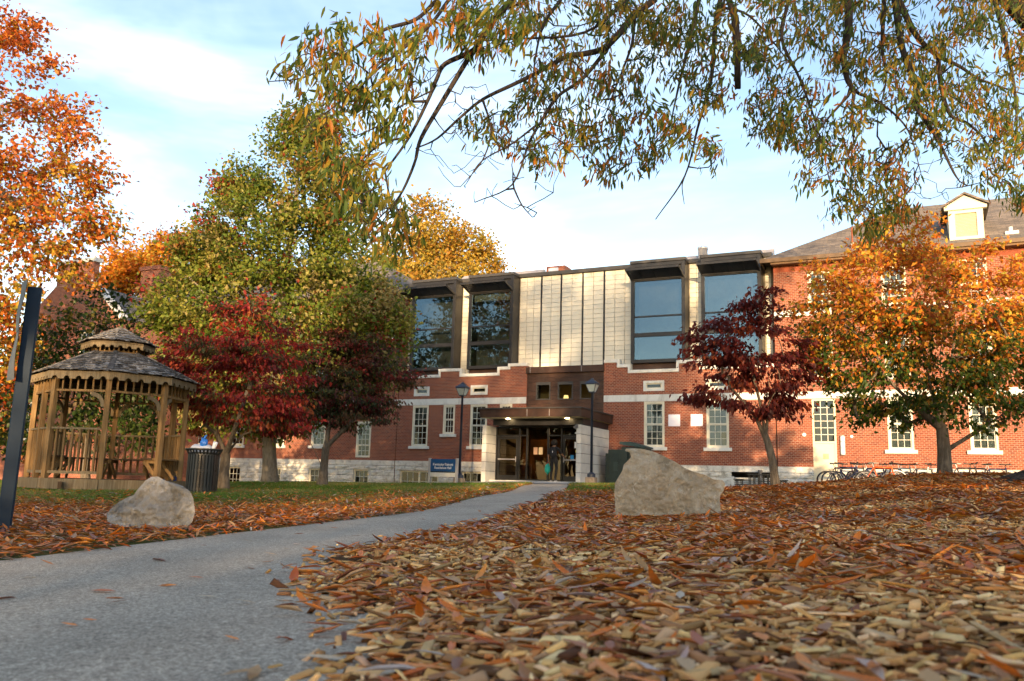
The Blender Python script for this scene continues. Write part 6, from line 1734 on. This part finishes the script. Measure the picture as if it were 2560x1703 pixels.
# left red dogwood
b1 = base_at(514, 21); Y1 = 21
cherry = clumpy([(.27, .026, .022), (.38, .042, .030), (.18, .026, .020), (.32, .085, .025), (.11, .085, .026), (.07, .08, .022), (.46, .085, .032)], [.22, .16, .18, .12, .13, .10, .09], .6)
make_tree('dogwood_tree', 'small red dogwood tree with forked trunks between the gazebo and the tall oak', 'tree', b1, [b1, at(516, 1085, Y1), at(520, 1045, Y1)],
          [blob(560, 745, Y1, 65, 55), blob(610, 800, Y1, 95, 70), blob(440, 800, Y1, 75, 45), blob(400, 850, Y1, 40, 35), blob(500, 850, Y1, 120, 75), blob(630, 880, Y1, 80, 70), blob(560, 925, Y1, 140, 60), blob(470, 960, Y1, 70, 45), blob(640, 960, Y1, 75, 45), blob(435, 985, Y1, 28, 18)],
          165, 80, 52, .12, cherry, sx=.19, sz=.05, bark='bark', r_trunk=.115, droop=.75, wl=.52, up_pen=.5, zmin=.5, spread=.45, bow=.10,
          extra_chains=[(0, [at(518, 1062, Y1), at(500, 1000, Y1), at(505, 940, Y1)]), (0, [at(519, 1050, Y1), at(560, 1000, Y1), at(595, 945, Y1)]), (0, [at(519, 1045, Y1), at(540, 990, Y1 - .4), at(570, 900, Y1 - .3)])])
# dark red and green dogwood on its right
b2 = base_at(741, 27); Y2 = 27
make_tree('dogwood_tree', 'dark green and maroon dogwood with a V-forked trunk in front of the sunlit stone base', 'tree', b2, [b2, at(744, 1095, Y2), at(745, 1082, Y2)],
          [blob(790, 790, Y2, 60, 40), blob(850, 800, Y2, 60, 35), blob(770, 850, Y2, 90, 45), blob(880, 850, Y2, 75, 30), blob(930, 870, Y2, 45, 22), blob(790, 910, Y2, 100, 40), blob(870, 920, Y2, 70, 30), blob(720, 930, Y2, 60, 40), blob(820, 960, Y2, 80, 32), blob(740, 800, Y2, 45, 60)],
          180, 85, 63, .115, clumpy([(.05, .055, .018), (.085, .03, .022), (.14, .022, .02), (.20, .03, .022), (.035, .05, .016), (.11, .06, .025)], [.27, .22, .14, .06, .18, .13], .6), sx=.23, sz=.06, bark='bark', r_trunk=.13, droop=.75, wl=.52, up_pen=.5, zmin=.5, spread=.45, bow=.08,
          extra_chains=[(0, [at(744, 1085, Y2), at(715, 1020, Y2), at(692, 970, Y2)]), (0, [at(746, 1085, Y2), at(750, 1030, Y2), at(762, 950, Y2)]), (0, [at(750, 1030, Y2), at(790, 990, Y2), at(820, 960, Y2)])])
# maroon dogwood right of the boulder
b3 = base_at(1786, 16.5); Y3 = 16.5
make_tree('dogwood_tree', 'slender deep maroon dogwood beside the picnic table', 'tree', b3, [b3, at(1778, 1060, Y3), at(1762, 1000, Y3)],
          [blob(1735, 735, Y3, 55, 40), blob(1765, 700, Y3, 30, 35), blob(1650, 760, Y3, 60, 32), blob(1605, 790, Y3, 25, 20), blob(1740, 800, Y3, 110, 45), blob(1840, 810, Y3, 60, 32), blob(1650, 845, Y3, 65, 25), blob(1780, 870, Y3, 95, 40), blob(1640, 915, Y3, 55, 28), blob(1835, 900, Y3, 45, 40), blob(1720, 935, Y3, 60, 20), blob(1800, 940, Y3, 40, 22), blob(1690, 700, Y3, 25, 20)],
          100, 60, 71, .115, clumpy([(.11, .017, .015), (.155, .025, .018), (.20, .036, .02), (.08, .016, .013), (.28, .06, .022)], [.34, .28, .14, .17, .07], .5), sx=.15, sz=.042, bark='bark', r_trunk=.075, droop=.8, wl=.52, up_pen=.4, zmin=.7, spread=.4, bow=.08,
          extra_chains=[(0, [at(1768, 1020, Y3), at(1740, 960, Y3), at(1680, 890, Y3)]), (0, [at(1764, 1005, Y3), at(1772, 930, Y3), at(1768, 850, Y3)]), (0, [at(1764, 1005, Y3), at(1750, 930, Y3), at(1725, 830, Y3)])])
# orange and green tree on the right
b4 = base_at(2176, 17); Y4 = 17
def zcol(P, ci, rg):
    z = P[:, 2]; t = np.clip((z - 2.2 + rg.normal(0, .42, len(z)) + .35 * np.sin(ci * 1.7)) / 1.5, 0, 1)
    hi = pick([(.66, .21, .026), (.72, .32, .036), (.52, .125, .026), (.72, .44, .05), (.46, .15, .055), (.40, .36, .042)], rg.choice(6, len(z), p=[.26, .24, .14, .18, .09, .09]), rg)
    lo = pick([(.05, .095, .016), (.08, .13, .02), (.04, .07, .013), (.20, .18, .025), (.45, .24, .03)], rg.choice(5, len(z), p=[.34, .28, .18, .12, .08]), rg)
    k_ = (rg.uniform(0, 1, len(z)) < t)[:, None]; return np.where(k_, hi, lo)
make_tree('ornamental_tree', 'spreading tree with orange upper leaves and dark green lower leaves before the right hall', 'tree', b4, [b4, at(2173, 1040, Y4), at(2168, 985, Y4)],
          [blob(2080, 560, Y4, 110, 65), blob(1930, 640, Y4, 80, 50), blob(2240, 620, Y4, 120, 60), blob(2060, 660, Y4, 190, 70), blob(1990, 740, Y4, 170, 60), blob(2290, 710, Y4, 120, 80), blob(2150, 770, Y4, 200, 80), blob(1960, 830, Y4, 110, 60), blob(2100, 890, Y4, 190, 65), blob(2290, 850, Y4, 120, 70), blob(2230, 940, Y4, 140, 45), blob(2050, 950, Y4, 110, 35), blob(1860, 730, Y4, 60, 35), blob(1900, 800, Y4, 60, 35), blob(2400, 780, Y4, 100, 110), blob(2030, 590, Y4, 30, 70), blob(2120, 545, Y4, 25, 70), blob(2210, 580, Y4, 25, 60)],
          430, 70, 83, .105, zcol, sx=.155, sz=.085, bark='bark', r_trunk=.125, droop=.45, wl=.58, up_pen=.9, zmin=1.0, spread=.6, bow=-.02,
          extra_chains=[(0, [at(2170, 1015, Y4), at(2230, 1005, Y4), at(2300, 960, Y4)]), (0, [at(2170, 1000, Y4), at(2110, 940, Y4), at(2030, 860, Y4)]), (0, [at(2169, 990, Y4), at(2185, 880, Y4), at(2200, 740, Y4)]), (0, [at(2169, 990, Y4), at(2140, 880, Y4), at(2100, 700, Y4)])])
# big orange maple at the left edge
Y5 = 25; b5 = np.array([-17.2, 25, tz(-17.2, 25)])
def maple_col(P, ci, rg):
    z = P[:, 2]; t = np.clip((z - 4) / 10 + rg.normal(0, .18, len(z)), 0, 1); k1 = rg.choice(3, ci.max() + 1)[ci]
    a = pick([(.54, .21, .03), (.50, .30, .035), (.56, .15, .025)], k1, rg); b = pick([(.46, .12, .025), (.56, .18, .035), (.32, .075, .025)], rg.choice(3, len(z)), rg); c = pick([(.20, .17, .02), (.30, .25, .03)], rg.choice(2, len(z)), rg)
    u = rg.uniform(0, 1, len(z))[:, None]; return np.where(u < .16 * (1 - t[:, None]) * 2, c, np.where(u < .25 + .65 * t[:, None], b, a))
make_tree('maple_tree', 'large orange maple filling the upper left corner', 'tree', b5, [b5, b5 + [.05, 0, 3], b5 + [-.1, 0, 7], b5 + [.2, 0, 12]],
          [blob(-40, 60, Y5, 150, 100), blob(70, 90, Y5, 55, 40), blob(90, 165, Y5, 60, 35), blob(0, 230, Y5, 200, 70), blob(140, 270, Y5, 90, 60), blob(60, 380, Y5, 180, 90), blob(190, 400, Y5, 70, 40), blob(-60, 480, Y5, 230, 160), blob(140, 510, Y5, 120, 60), blob(230, 510, Y5, 65, 35), blob(90, 580, Y5, 130, 38), blob(-30, 670, Y5, 140, 60), blob(130, 640, Y5, 80, 14), blob(-30, 800, Y5, 85, 80), blob(10, 880, Y5, 45, 35)],
          340, 56, 95, .15, maple_col, sx=.25, sz=.16, bark='bark_light', r_trunk=.36, droop=.35, wl=.75, up_pen=.8, zmin=2.5, bow=.05, shell=.8, wt=.5)
# green maple sapling-sized tree behind the gazebo
Y6 = 29; b6 = base_at(196, Y6)
make_tree('maple_tree', 'dark green young maple standing right behind the gazebo', 'tree', b6, [b6, at(198, 1000, Y6), at(215, 900, Y6), at(225, 760, Y6)],
          [blob(225, 700, Y6, 75, 45), blob(170, 750, Y6, 60, 35), blob(260, 760, Y6, 70, 50), blob(120, 800, Y6, 50, 40), blob(200, 840, Y6, 110, 60), blob(280, 900, Y6, 120, 70), blob(150, 940, Y6, 110, 60), blob(60, 1000, Y6, 70, 45), blob(330, 960, Y6, 90, 60), blob(240, 1010, Y6, 110, 40)],
          125, 50, 105, .16, clumpy([(.04, .07, .015), (.06, .09, .018), (.12, .11, .02), (.03, .05, .014)], [.36, .3, .12, .22]), sx=.3, sz=.16, r_trunk=.14, droop=.35, wl=.8, up_pen=.8, zmin=1.0, wt=.5)
b6b = np.array([-21, 33, tz(-21, 33)])
make_tree('maple_tree', 'low orange and green maple at the far left edge under the large one', 'tree', b6b, [b6b, b6b + [.1, 0, 2.5], b6b + [.3, 0, 5]],
          [blob(40, 760, 31, 70, 60), blob(20, 860, 31, 80, 70), blob(100, 820, 31, 50, 50), blob(10, 940, 31, 70, 50), blob(30, 1020, 31, 70, 45), blob(-60, 900, 31, 90, 120)],
          85, 52, 115, .16, clumpy([(.36, .12, .02), (.24, .20, .025), (.08, .10, .02), (.42, .07, .018)], [.3, .25, .3, .15]), sx=.32, sz=.2, r_trunk=.18, droop=.35, wl=.8, up_pen=.8, zmin=1.0, wt=.5)
# trees beyond the roofs
Y7 = 66; b7 = np.array([-5.2, Y7, -.2])
gold = clumpy([(.46, .27, .03), (.40, .30, .05), (.36, .18, .03), (.28, .24, .05), (.50, .33, .06)], [.28, .22, .2, .15, .15])
make_tree('sycamore_tree', 'golden yellow sycamore showing above the roof between the left hall and the glass bays', 'tree', b7, [b7, at(1010, 900, Y7), at(1005, 700, Y7), at(1000, 560, Y7)],
          [blob(985, 495, Y7, 40, 38), blob(1010, 550, Y7, 70, 50), blob(1080, 570, Y7, 60, 38), blob(940, 600, Y7, 80, 60), blob(1060, 620, Y7, 85, 40), blob(1130, 610, Y7, 32, 24), blob(1000, 680, Y7, 160, 60), blob(880, 640, Y7, 60, 60)],
          330, 75, 125, .26, gold, sx=.5, sz=.4, bark='bark_light', r_trunk=.45, droop=.3, wl=.8, up_pen=.6, zmin=8, bow=.0, wt=.5, tip=.015)
Y8 = 58; b8 = np.array([at(330, 700, Y8)[0], Y8, -.5])
make_tree('maple_tree', 'golden orange maple glowing above the left hall roof between its chimneys', 'tree', b8, [b8, at(335, 900, Y8), at(335, 700, Y8), at(340, 600, Y8)],
          [blob(310, 600, Y8, 60, 45), blob(390, 580, Y8, 50, 38), blob(345, 640, Y8, 95, 45), blob(420, 560, Y8, 35, 30), blob(280, 650, Y8, 60, 40)],
          150, 75, 135, .24, clumpy([(.55, .25, .02), (.58, .18, .02), (.48, .30, .03)], [.4, .35, .25]), sx=.42, sz=.34, r_trunk=.35, droop=.3, wl=.8, up_pen=.6, zmin=8, wt=.5, tip=.015)

# ---------------------------------------------------------------- the willow oak overhead: trunk just outside the right edge, limbs reaching across
Yw = 11.0; bw = np.array([7.75, 11.2, tz(7.75, 11.2)])
wo = empty('willow_oak_tree', bw, 0, label='large willow oak whose narrow-leaved branches hang across the top of the view', cat='tree')
wrg = np.random.default_rng(77)
trunk_pts = [bw, bw + [.05, 0, 2.5], bw + [.1, .1, 5], bw + [0, .1, 8], bw + [-.2, 0, 11.5]]
ws = Skel(7); ws.chain(np.array(trunk_pts) - bw, -1, .3); n_tr = len(ws.p)
tm = MB(); pts = np.concatenate([[np.array(ws.p[0]) - [0, 0, .4]], ws.p]); rr = [.42 * (1 - .04 * max(0, p[2])) * (1 + .55 * math.exp(-max(0, p[2]) / .35)) for p in pts]
tm.tube(pts, rr, 24, cap=False)
for v_i, v in enumerate(tm.v):
    a = math.atan2(v[1], v[0]); z = v[2]; k_ = 1 + .45 * max(0, math.sin(a * 2.5 + .6)) * math.exp(-max(0, z) / .3) + .03 * math.sin(a * 9 + z * 2); tm.v[v_i] = (v[0] * k_, v[1] * k_, z)
tm.build('trunk', M['bark_dark'], wo, smooth=True)
rt_ = MB()                                    # surface roots running out into the mulch
for a, ln in ((PI * 1.02, 1.7), (PI * .82, 1.3), (PI * 1.25, 1.4), (PI * 1.5, 1.2)):
    q = []
    for i in range(7):
        u = i / 6; x = math.cos(a + .15 * u) * (.3 + ln * u); y = math.sin(a + .15 * u) * (.3 + ln * u); q.append((x, y, tz(bw[0] + x, bw[1] + y) - bw[2] + .26 * (1 - u) ** 1.6 - .05))
    rt_.tube(q, [.17 * (1 - .75 * i / 6) for i in range(7)], 10)
rt_.build('root', M['bark_dark'], wo, smooth=True)
main_px = [  # traced limbs: (list of photo points, forward distance at start and end, start radius)
    ([(1179, 0), (1141, 41), (1115, 79), (1089, 116), (1025, 147), (1006, 180), (984, 233), (942, 316), (886, 395), (833, 470)], 7.6, 6.7, .036),
    ([(1006, 0), (957, 45), (886, 68), (818, 109), (758, 150), (694, 180), (619, 188)], 7.4, 6.6, .022),
    ([(1033, 0), (980, 68), (871, 158), (826, 203), (777, 240), (702, 293)], 7.2, 6.5, .018),
    ([(1505, 0), (1460, 37), (1420, 83), (1386, 113), (1345, 124), (1303, 131), (1247, 162), (1187, 192), (1111, 229), (1059, 271), (1006, 319), (957, 342)], 9.0, 7.4, .045),
    ([(1446, 0), (1345, 75), (1183, 90), (1100, 95)], 8.6, 7.6, .02),
    ([(1609, 0), (1588, 95), (1567, 178), (1553, 240), (1540, 300)], 9.4, 9.0, .03),
    ([(1658, 0), (1646, 62), (1638, 174), (1621, 240), (1605, 298), (1576, 406), (1509, 505)], 9.6, 8.8, .034),
    ([(1663, 17), (1725, 37), (1795, 116), (1850, 190)], 9.6, 9.4, .018),
    ([(1954, 0), (1952, 75), (1942, 128), (1950, 182), (1965, 211), (1961, 257), (1965, 331)], 8.8, 8.4, .05),
    ([(2060, 0), (2077, 112), (2110, 199), (2110, 248), (2155, 315), (2193, 393), (2209, 418)], 9.0, 8.6, .04),
    ([(2068, 0), (2110, 83), (2159, 128), (2209, 153), (2263, 186), (2380, 225)], 9.4, 9.4, .04),
    ([(2035, 0), (2031, 112), (2040, 180), (2020, 270)], 9.2, 8.8, .028),
    ([(2290, 0), (2320, 120), (2340, 260), (2330, 420)], 10.2, 9.8, .035),
    ([(1815, 0), (1800, 90), (1840, 180), (1880, 290), (1905, 400)], 9.2, 8.9, .025),
    ([(1290, 0), (1250, 60), (1230, 150), (1225, 250)], 8.2, 7.8, .02)]
side_px = [([(1089, 116), (1021, 229), (969, 319), (954, 376), (920, 451), (871, 504)], 7.35, 6.6, .026), ([(1420, 83), (1345, 177), (1284, 222), (1247, 278), (1217, 331), (1179, 425), (1093, 466)], 8.7, 7.8, .026),
           ([(1460, 45), (1455, 99), (1435, 157), (1410, 219), (1380, 300)], 8.9, 8.7, .022), ([(2159, 137), (2168, 207), (2188, 265), (2230, 286), (2271, 331), (2300, 420)], 9.4, 9.1, .03), ([(1965, 207), (1900, 280), (1860, 340)], 8.6, 8.4, .018),
           ([(1965, 211), (2030, 240), (2090, 300), (2120, 400)], 8.6, 8.3, .018), ([(1179, 425), (1200, 470), (1225, 500)], 7.8, 7.6, .010), ([(1247, 278), (1180, 330), (1110, 370), (1075, 420)], 8.2, 7.7, .013), ([(1111, 229), (1130, 300), (1110, 370), (1060, 430)], 7.8, 7.5, .012),
           ([(984, 233), (930, 240), (870, 290), (800, 320)], 7.0, 6.7, .013), ([(942, 316), (880, 330), (820, 380), (760, 430)], 6.9, 6.6, .012), ([(886, 395), (900, 460), (930, 500), (960, 490)], 6.75, 6.6, .010), ([(1576, 406), (1570, 430), (1575, 470)], 8.9, 8.8, .008)]
hubs = {'left': np.array([3.6, 9.2, 7.4]), 'mid': np.array([4.6, 10.0, 7.6]), 'right': np.array([6.6, 10.2, 7.2])}
def smooth(P, k_=5):
    P = np.array(P); E = np.concatenate([[2 * P[0] - P[1]], P, [2 * P[-1] - P[-2]]]); out = []
    for i in range(1, len(E) - 2):
        for u in np.arange(k_) / k_:
            a, b, c, e = E[i - 1], E[i], E[i + 1], E[i + 2]
            out.append(.5 * (2 * b + (c - a) * u + (2 * a - 5 * b + 4 * c - e) * u ** 2 + (3 * b - a - 3 * c + e) * u ** 3))
    return out + [P[-1]]
def add_limb(pxs, Ya, Yb, r0, hub=None):
    n_ = len(pxs); P = [at(x, y, Ya + (Yb - Ya) * i / (n_ - 1)) - bw for i, (x, y) in enumerate(pxs)]
    P = smooth(P)
    if hub is not None:
        k_ = ws.nearest(hub - bw, 0); top = P[0] + np.array([.25, .1, .9])
        k_ = ws.chain([ws.p[k_], (np.array(ws.p[k_]) + top) / 2 + [0, 0, .5], top, P[0]], k_, .2, (r0 * 1.7, r0)); ws.chain(P, k_, .12, (r0, max(.004, r0 * .16)))
    else:
        k_ = ws.nearest(P[0], 0); ws.chain([ws.p[k_]] + P[1:], k_, .12, (r0, max(.004, r0 * .2)))
ktop = ws.nearest(np.array([0, 0, 6.0]), 0)
for nm, h in hubs.items():
    k_ = ws.nearest(np.array([0, 0, 4.5 if nm == 'right' else 6.0]), 0); ws.chain([ws.p[k_], (np.array(ws.p[k_]) + h - bw) / 2 + [0, 0, .6], h - bw], k_, .25, (.17, .085))
for pxs, Ya, Yb, r0 in main_px: add_limb(pxs, Ya, Yb, r0, hubs['left' if pxs[0][0] < 1300 else ('mid' if pxs[0][0] < 1800 else 'right')])
for pxs, Ya, Yb, r0 in side_px: add_limb(pxs, Ya, Yb, r0)
n_limb = len(ws.p)
# dead stub hanging at the centre right
stub = MB(); stub.tube([np.array(at(1675, -10, 9.2)) - bw, np.array(at(1692, 41, 9.2)) - bw, np.array(at(1697, 120, 9.15)) - bw, np.array(at(1698, 203, 9.1)) - bw], [.035, .040, .042, .034], 10)
stub.v = [tuple(np.array(v) + wrg.normal(0, .004, 3)) for v in stub.v]; stub.build('dead_stub', M['bark_dark'], wo, smooth=True)
def inpoly(px, py, poly):
    c = np.zeros(len(px), bool); n_ = len(poly)
    for i in range(n_):
        x0, y0 = poly[i]; x1, y1 = poly[(i + 1) % n_]
        k_ = ((y0 > py) != (y1 > py)) & (px < (x1 - x0) * (py - y0) / (y1 - y0 + 1e-9) + x0); c ^= k_
    return c
PA = [(620, 185), (690, 105), (760, 50), (900, 25), (1000, -20), (1210, -20), (1230, 60), (1190, 110), (1120, 120), (1060, 130), (990, 165), (950, 230), (930, 290), (905, 350), (915, 430), (975, 490), (950, 540), (905, 590), (850, 560), (790, 470), (745, 430), (735, 340), (690, 300), (700, 245), (640, 235)]
PB = [(1140, -20), (1740, -20), (1745, 60), (1790, 150), (1710, 150), (1665, 260), (1640, 400), (1560, 320), (1510, 385), (1440, 375), (1370, 430), (1330, 360), (1245, 385), (1195, 350), (1060, 300), (1075, 265), (1190, 200), (1240, 130), (1200, 60)]
PC = [(1720, -20), (2400, -20), (2400, 530), (2300, 450), (2245, 430), (2190, 340), (2120, 310), (2085, 350), (2110, 480), (2060, 515), (1985, 540), (1895, 540), (1880, 520), (1940, 430), (1835, 425), (1860, 340), (1750, 325), (1715, 240), (1760, 160)]
def region(poly, n, Ya, Yb, seed, gap):
    rg = np.random.default_rng(seed); xs_, ys_ = zip(*poly); out = []
    X = rg.uniform(min(xs_), max(xs_), n * 6); Yp = rg.uniform(min(ys_), max(ys_), n * 6)
    k_ = inpoly(X, Yp, poly); X, Yp = X[k_], Yp[k_]
    g = np.sin(X * .031 + 1.3) * np.sin(Yp * .037 + .4) + .7 * np.sin(X * .013 - Yp * .021 + seed) + rg.normal(0, .45, len(X))
    k_ = g > gap; X, Yp = X[k_][:n], Yp[k_][:n]
    D_ = rg.uniform(Ya, Yb, len(X)); return np.array([at(x, y, d) for x, y, d in zip(X, Yp, D_)]) - bw
LP = np.array(ws.p[n_tr + 10:n_limb])
tA = region(PA, 215, 6.2, 7.6, 1, -.55); tB = region(PB, 420, 7.6, 9.8, 2, -.6); tC = region(PC, 640, 7.9, 10.6, 3, -.7)
# canopy above and behind the frame edge, completing the tree and spread to shade the facade
rgx = np.random.default_rng(9); tD = ellipsoid_points([(2.5, 8.5, 10.2, 5.5, 4.0, 2.6), (5, 10.5, 13.5, 6.5, 5, 3.6)], 210, rgx, .7) - bw
seen = lambda q: (lambda v, d: (v @ d[1]) / (v @ d[2]))(q, None)
def twig_targets(T_):
    d = np.array([np.min(np.linalg.norm(LP - t, axis=1)) for t in T_]); return T_[np.argsort(d)]
tA, tB, tC = map(twig_targets, (tA, tB, tC))
for T_ in (tA, tB, tC): ws.grow(T_, -.05, .14, .0, 1.5, .07)
# bare twigs in the gap
bare = region([(860, 130), (1060, 140), (1330, 380), (1230, 500), (1050, 460), (960, 330)], 120, 7.0, 7.9, 5, -1)
ws.grow(twig_targets(bare), -.06, .10, .0, 1.5, .05)
bare2 = region([(1880, 380), (2000, 330), (2260, 380), (2200, 470), (2080, 480)], 70, 8.2, 8.8, 6, -1); ws.grow(twig_targets(bare2), -.06, .10, .0, 1.5, .05)
r_ = ws.radii(.0030, 2.2)
r_ = np.minimum(r_, .16)
for i, v in ws.fix.items(): r_[i] = v
for i in range(n_limb, len(ws.p)): r_[i] = min(r_[i], .010)
n_seen = len(ws.p)
ws.grow(tD[np.argsort(np.linalg.norm(tD - (hubs['right'] - bw), axis=1))], .05, .4, .4, 3, .06)
r_ = np.concatenate([r_, np.full(len(ws.p) - n_seen, .012)])
s2 = Skel(0); s2.p = ws.p; s2.par = [ws.par[i] if i >= n_tr else -1 for i in range(len(ws.p))]
s2.mesh('branches', M['bark_dark'], wo, r_, 6)
def hanging(T_, per, L, rg, sd):
    n = len(T_) * per
    P = np.repeat(T_, per, 0) + rg.normal(0, 1, (n, 3)) * np.array([sd, sd, sd * .9])
    ax = np.repeat(rg.normal(0, .5, (len(T_), 3)), per, 0)
    D = ax * .5 + rg.normal(0, .36, (n, 3)) + np.array([-.12, 0, -.95]); D /= np.linalg.norm(D, axis=1, keepdims=True)
    N = rg.normal(0, 1, (n, 3)); S = np.cross(N, D); S /= np.linalg.norm(S, axis=1, keepdims=True); N = np.cross(D, S)
    Ls = L * rg.uniform(.7, 1.25, n); k1 = np.repeat(rg.choice(6, len(T_), p=[.24, .2, .18, .16, .12, .10]), per); k2 = rg.choice(6, n, p=[.26, .2, .18, .14, .12, .10])
    col = pick([(.095, .145, .026), (.18, .20, .03), (.42, .27, .03), (.42, .15, .024), (.06, .095, .022), (.32, .26, .04)], np.where(rg.uniform(0, 1, n) < .55, k1, k2), rg)
    return P, D, S, N, Ls, Ls * rg.uniform(.19, .26, n), col
sets = [hanging(tA, 13, .118, wrg, .060), hanging(tB, 15, .106, wrg, .066), hanging(tC, 16, .106, wrg, .070)]
Lf = [np.concatenate([s_[i] for s_ in sets]) for i in range(7)]
nl = len(Lf[0]); dist = np.linalg.norm(Lf[0] + bw, axis=1); infr = (Lf[0] + bw)[:, 1] > 0
big_i = np.argsort(-(Lf[4] / dist))[:300]; mask = np.ones(nl, bool); mask[big_i] = False
V, T, Cc = leaf_arrays(*[a[mask] for a in Lf], curl=wrg.normal(.0, .13, mask.sum()), fold=wrg.uniform(.1, .5, mask.sum()))
tri_mesh('leaves', V, T, M['willow_leaf'], Cc, smooth=True, parent=wo, kind='stuff')
for i in big_i:
    pass
leaf_var = {}
for i in big_i:
    key = tuple(np.round(Lf[6][i] * 12).astype(int))
    if key not in leaf_var:
        V, T, Cc = leaf_arrays(np.zeros((1, 3)), np.array([[1., 0, 0]]), np.array([[0, 1., 0]]), np.array([[0, 0, 1.]]), np.array([1.]), np.array([.205]), Lf[6][i:i + 1], wrg.normal(0, .13), wrg.uniform(.1, .5))
        leaf_var[key] = tri_mesh('leaf', V, T, M['willow_leaf'], Cc, smooth=True, parent='mesh')
    o = link('leaf', leaf_var[key], wo)
    o.matrix_local = mat_of(Lf[1][i], Lf[2][i], Lf[3][i], Lf[0][i]) @ Matrix.Scale(Lf[4][i], 4)
P, D, S, N, L, Wd, col = hanging(tD, 60, .22, wrg, .42)
V, T, Cc = leaf4_arrays(P, D, S, N, L, Wd * 1.6, col, .2)
tri_mesh('upper_foliage', V, T, M['leaf'], Cc, parent=wo, kind='stuff')

# ---------------------------------------------------------------- unseen trees added to block low sun; the left one mirrors in the bays
sh_col = clumpy([(.08, .10, .02), (.14, .13, .03), (.26, .13, .02)], [.5, .3, .2])
for (bx, by, lab, bl_, nC) in ((5, -21, 'broad low shade tree standing behind the viewpoint, straight back from the boulder', [(3, -21, 4.0, 6, 3, 2.8), (8, -21, 4.6, 3.5, 3, 2.8), (12, -21, 3.2, 3, 3, 2.2)], 330),
                      (-6, -23, 'shade tree standing behind the viewpoint, straight back from the gazebo', [(-5, -23, 3.6, 6, 3, 2.6), (-8, -23, 6.2, 4.2, 3, 2.8), (-12, -23, 3.2, 4, 3, 2.2)], 270),
                      (-26.5, 24, 'tall maple beyond the left edge, the one mirrored in the glass bays', [(-26.5, 24, 8, 5.5, 5.5, 5), (-26, 23, 14, 4.5, 4.5, 4.5)], 300),
                      (-1, -31, 'tallest shade tree standing far behind the viewpoint', [(-2, -31, 14, 6.0, 3.5, 5.2), (1.2, -31, 13.5, 2.4, 3, 4.2), (-6.5, -31, 12.0, 2.0, 3, 3.0)], 270)):
    bb_ = np.array([bx, by, tz(bx, by)])
    make_tree('unseen_tree', lab, 'tree', bb_, [bb_, bb_ + [.1, 0, 2.5], bb_ + [0, 0, max(4, bl_[0][2] - 3)]], bl_, nC, 42, int(200 + bx), .34, sh_col, sx=.45, sz=.35, r_trunk=.35, wl=.7, up_pen=.6, zmin=2, wt=.5, tip=.02, group=None)
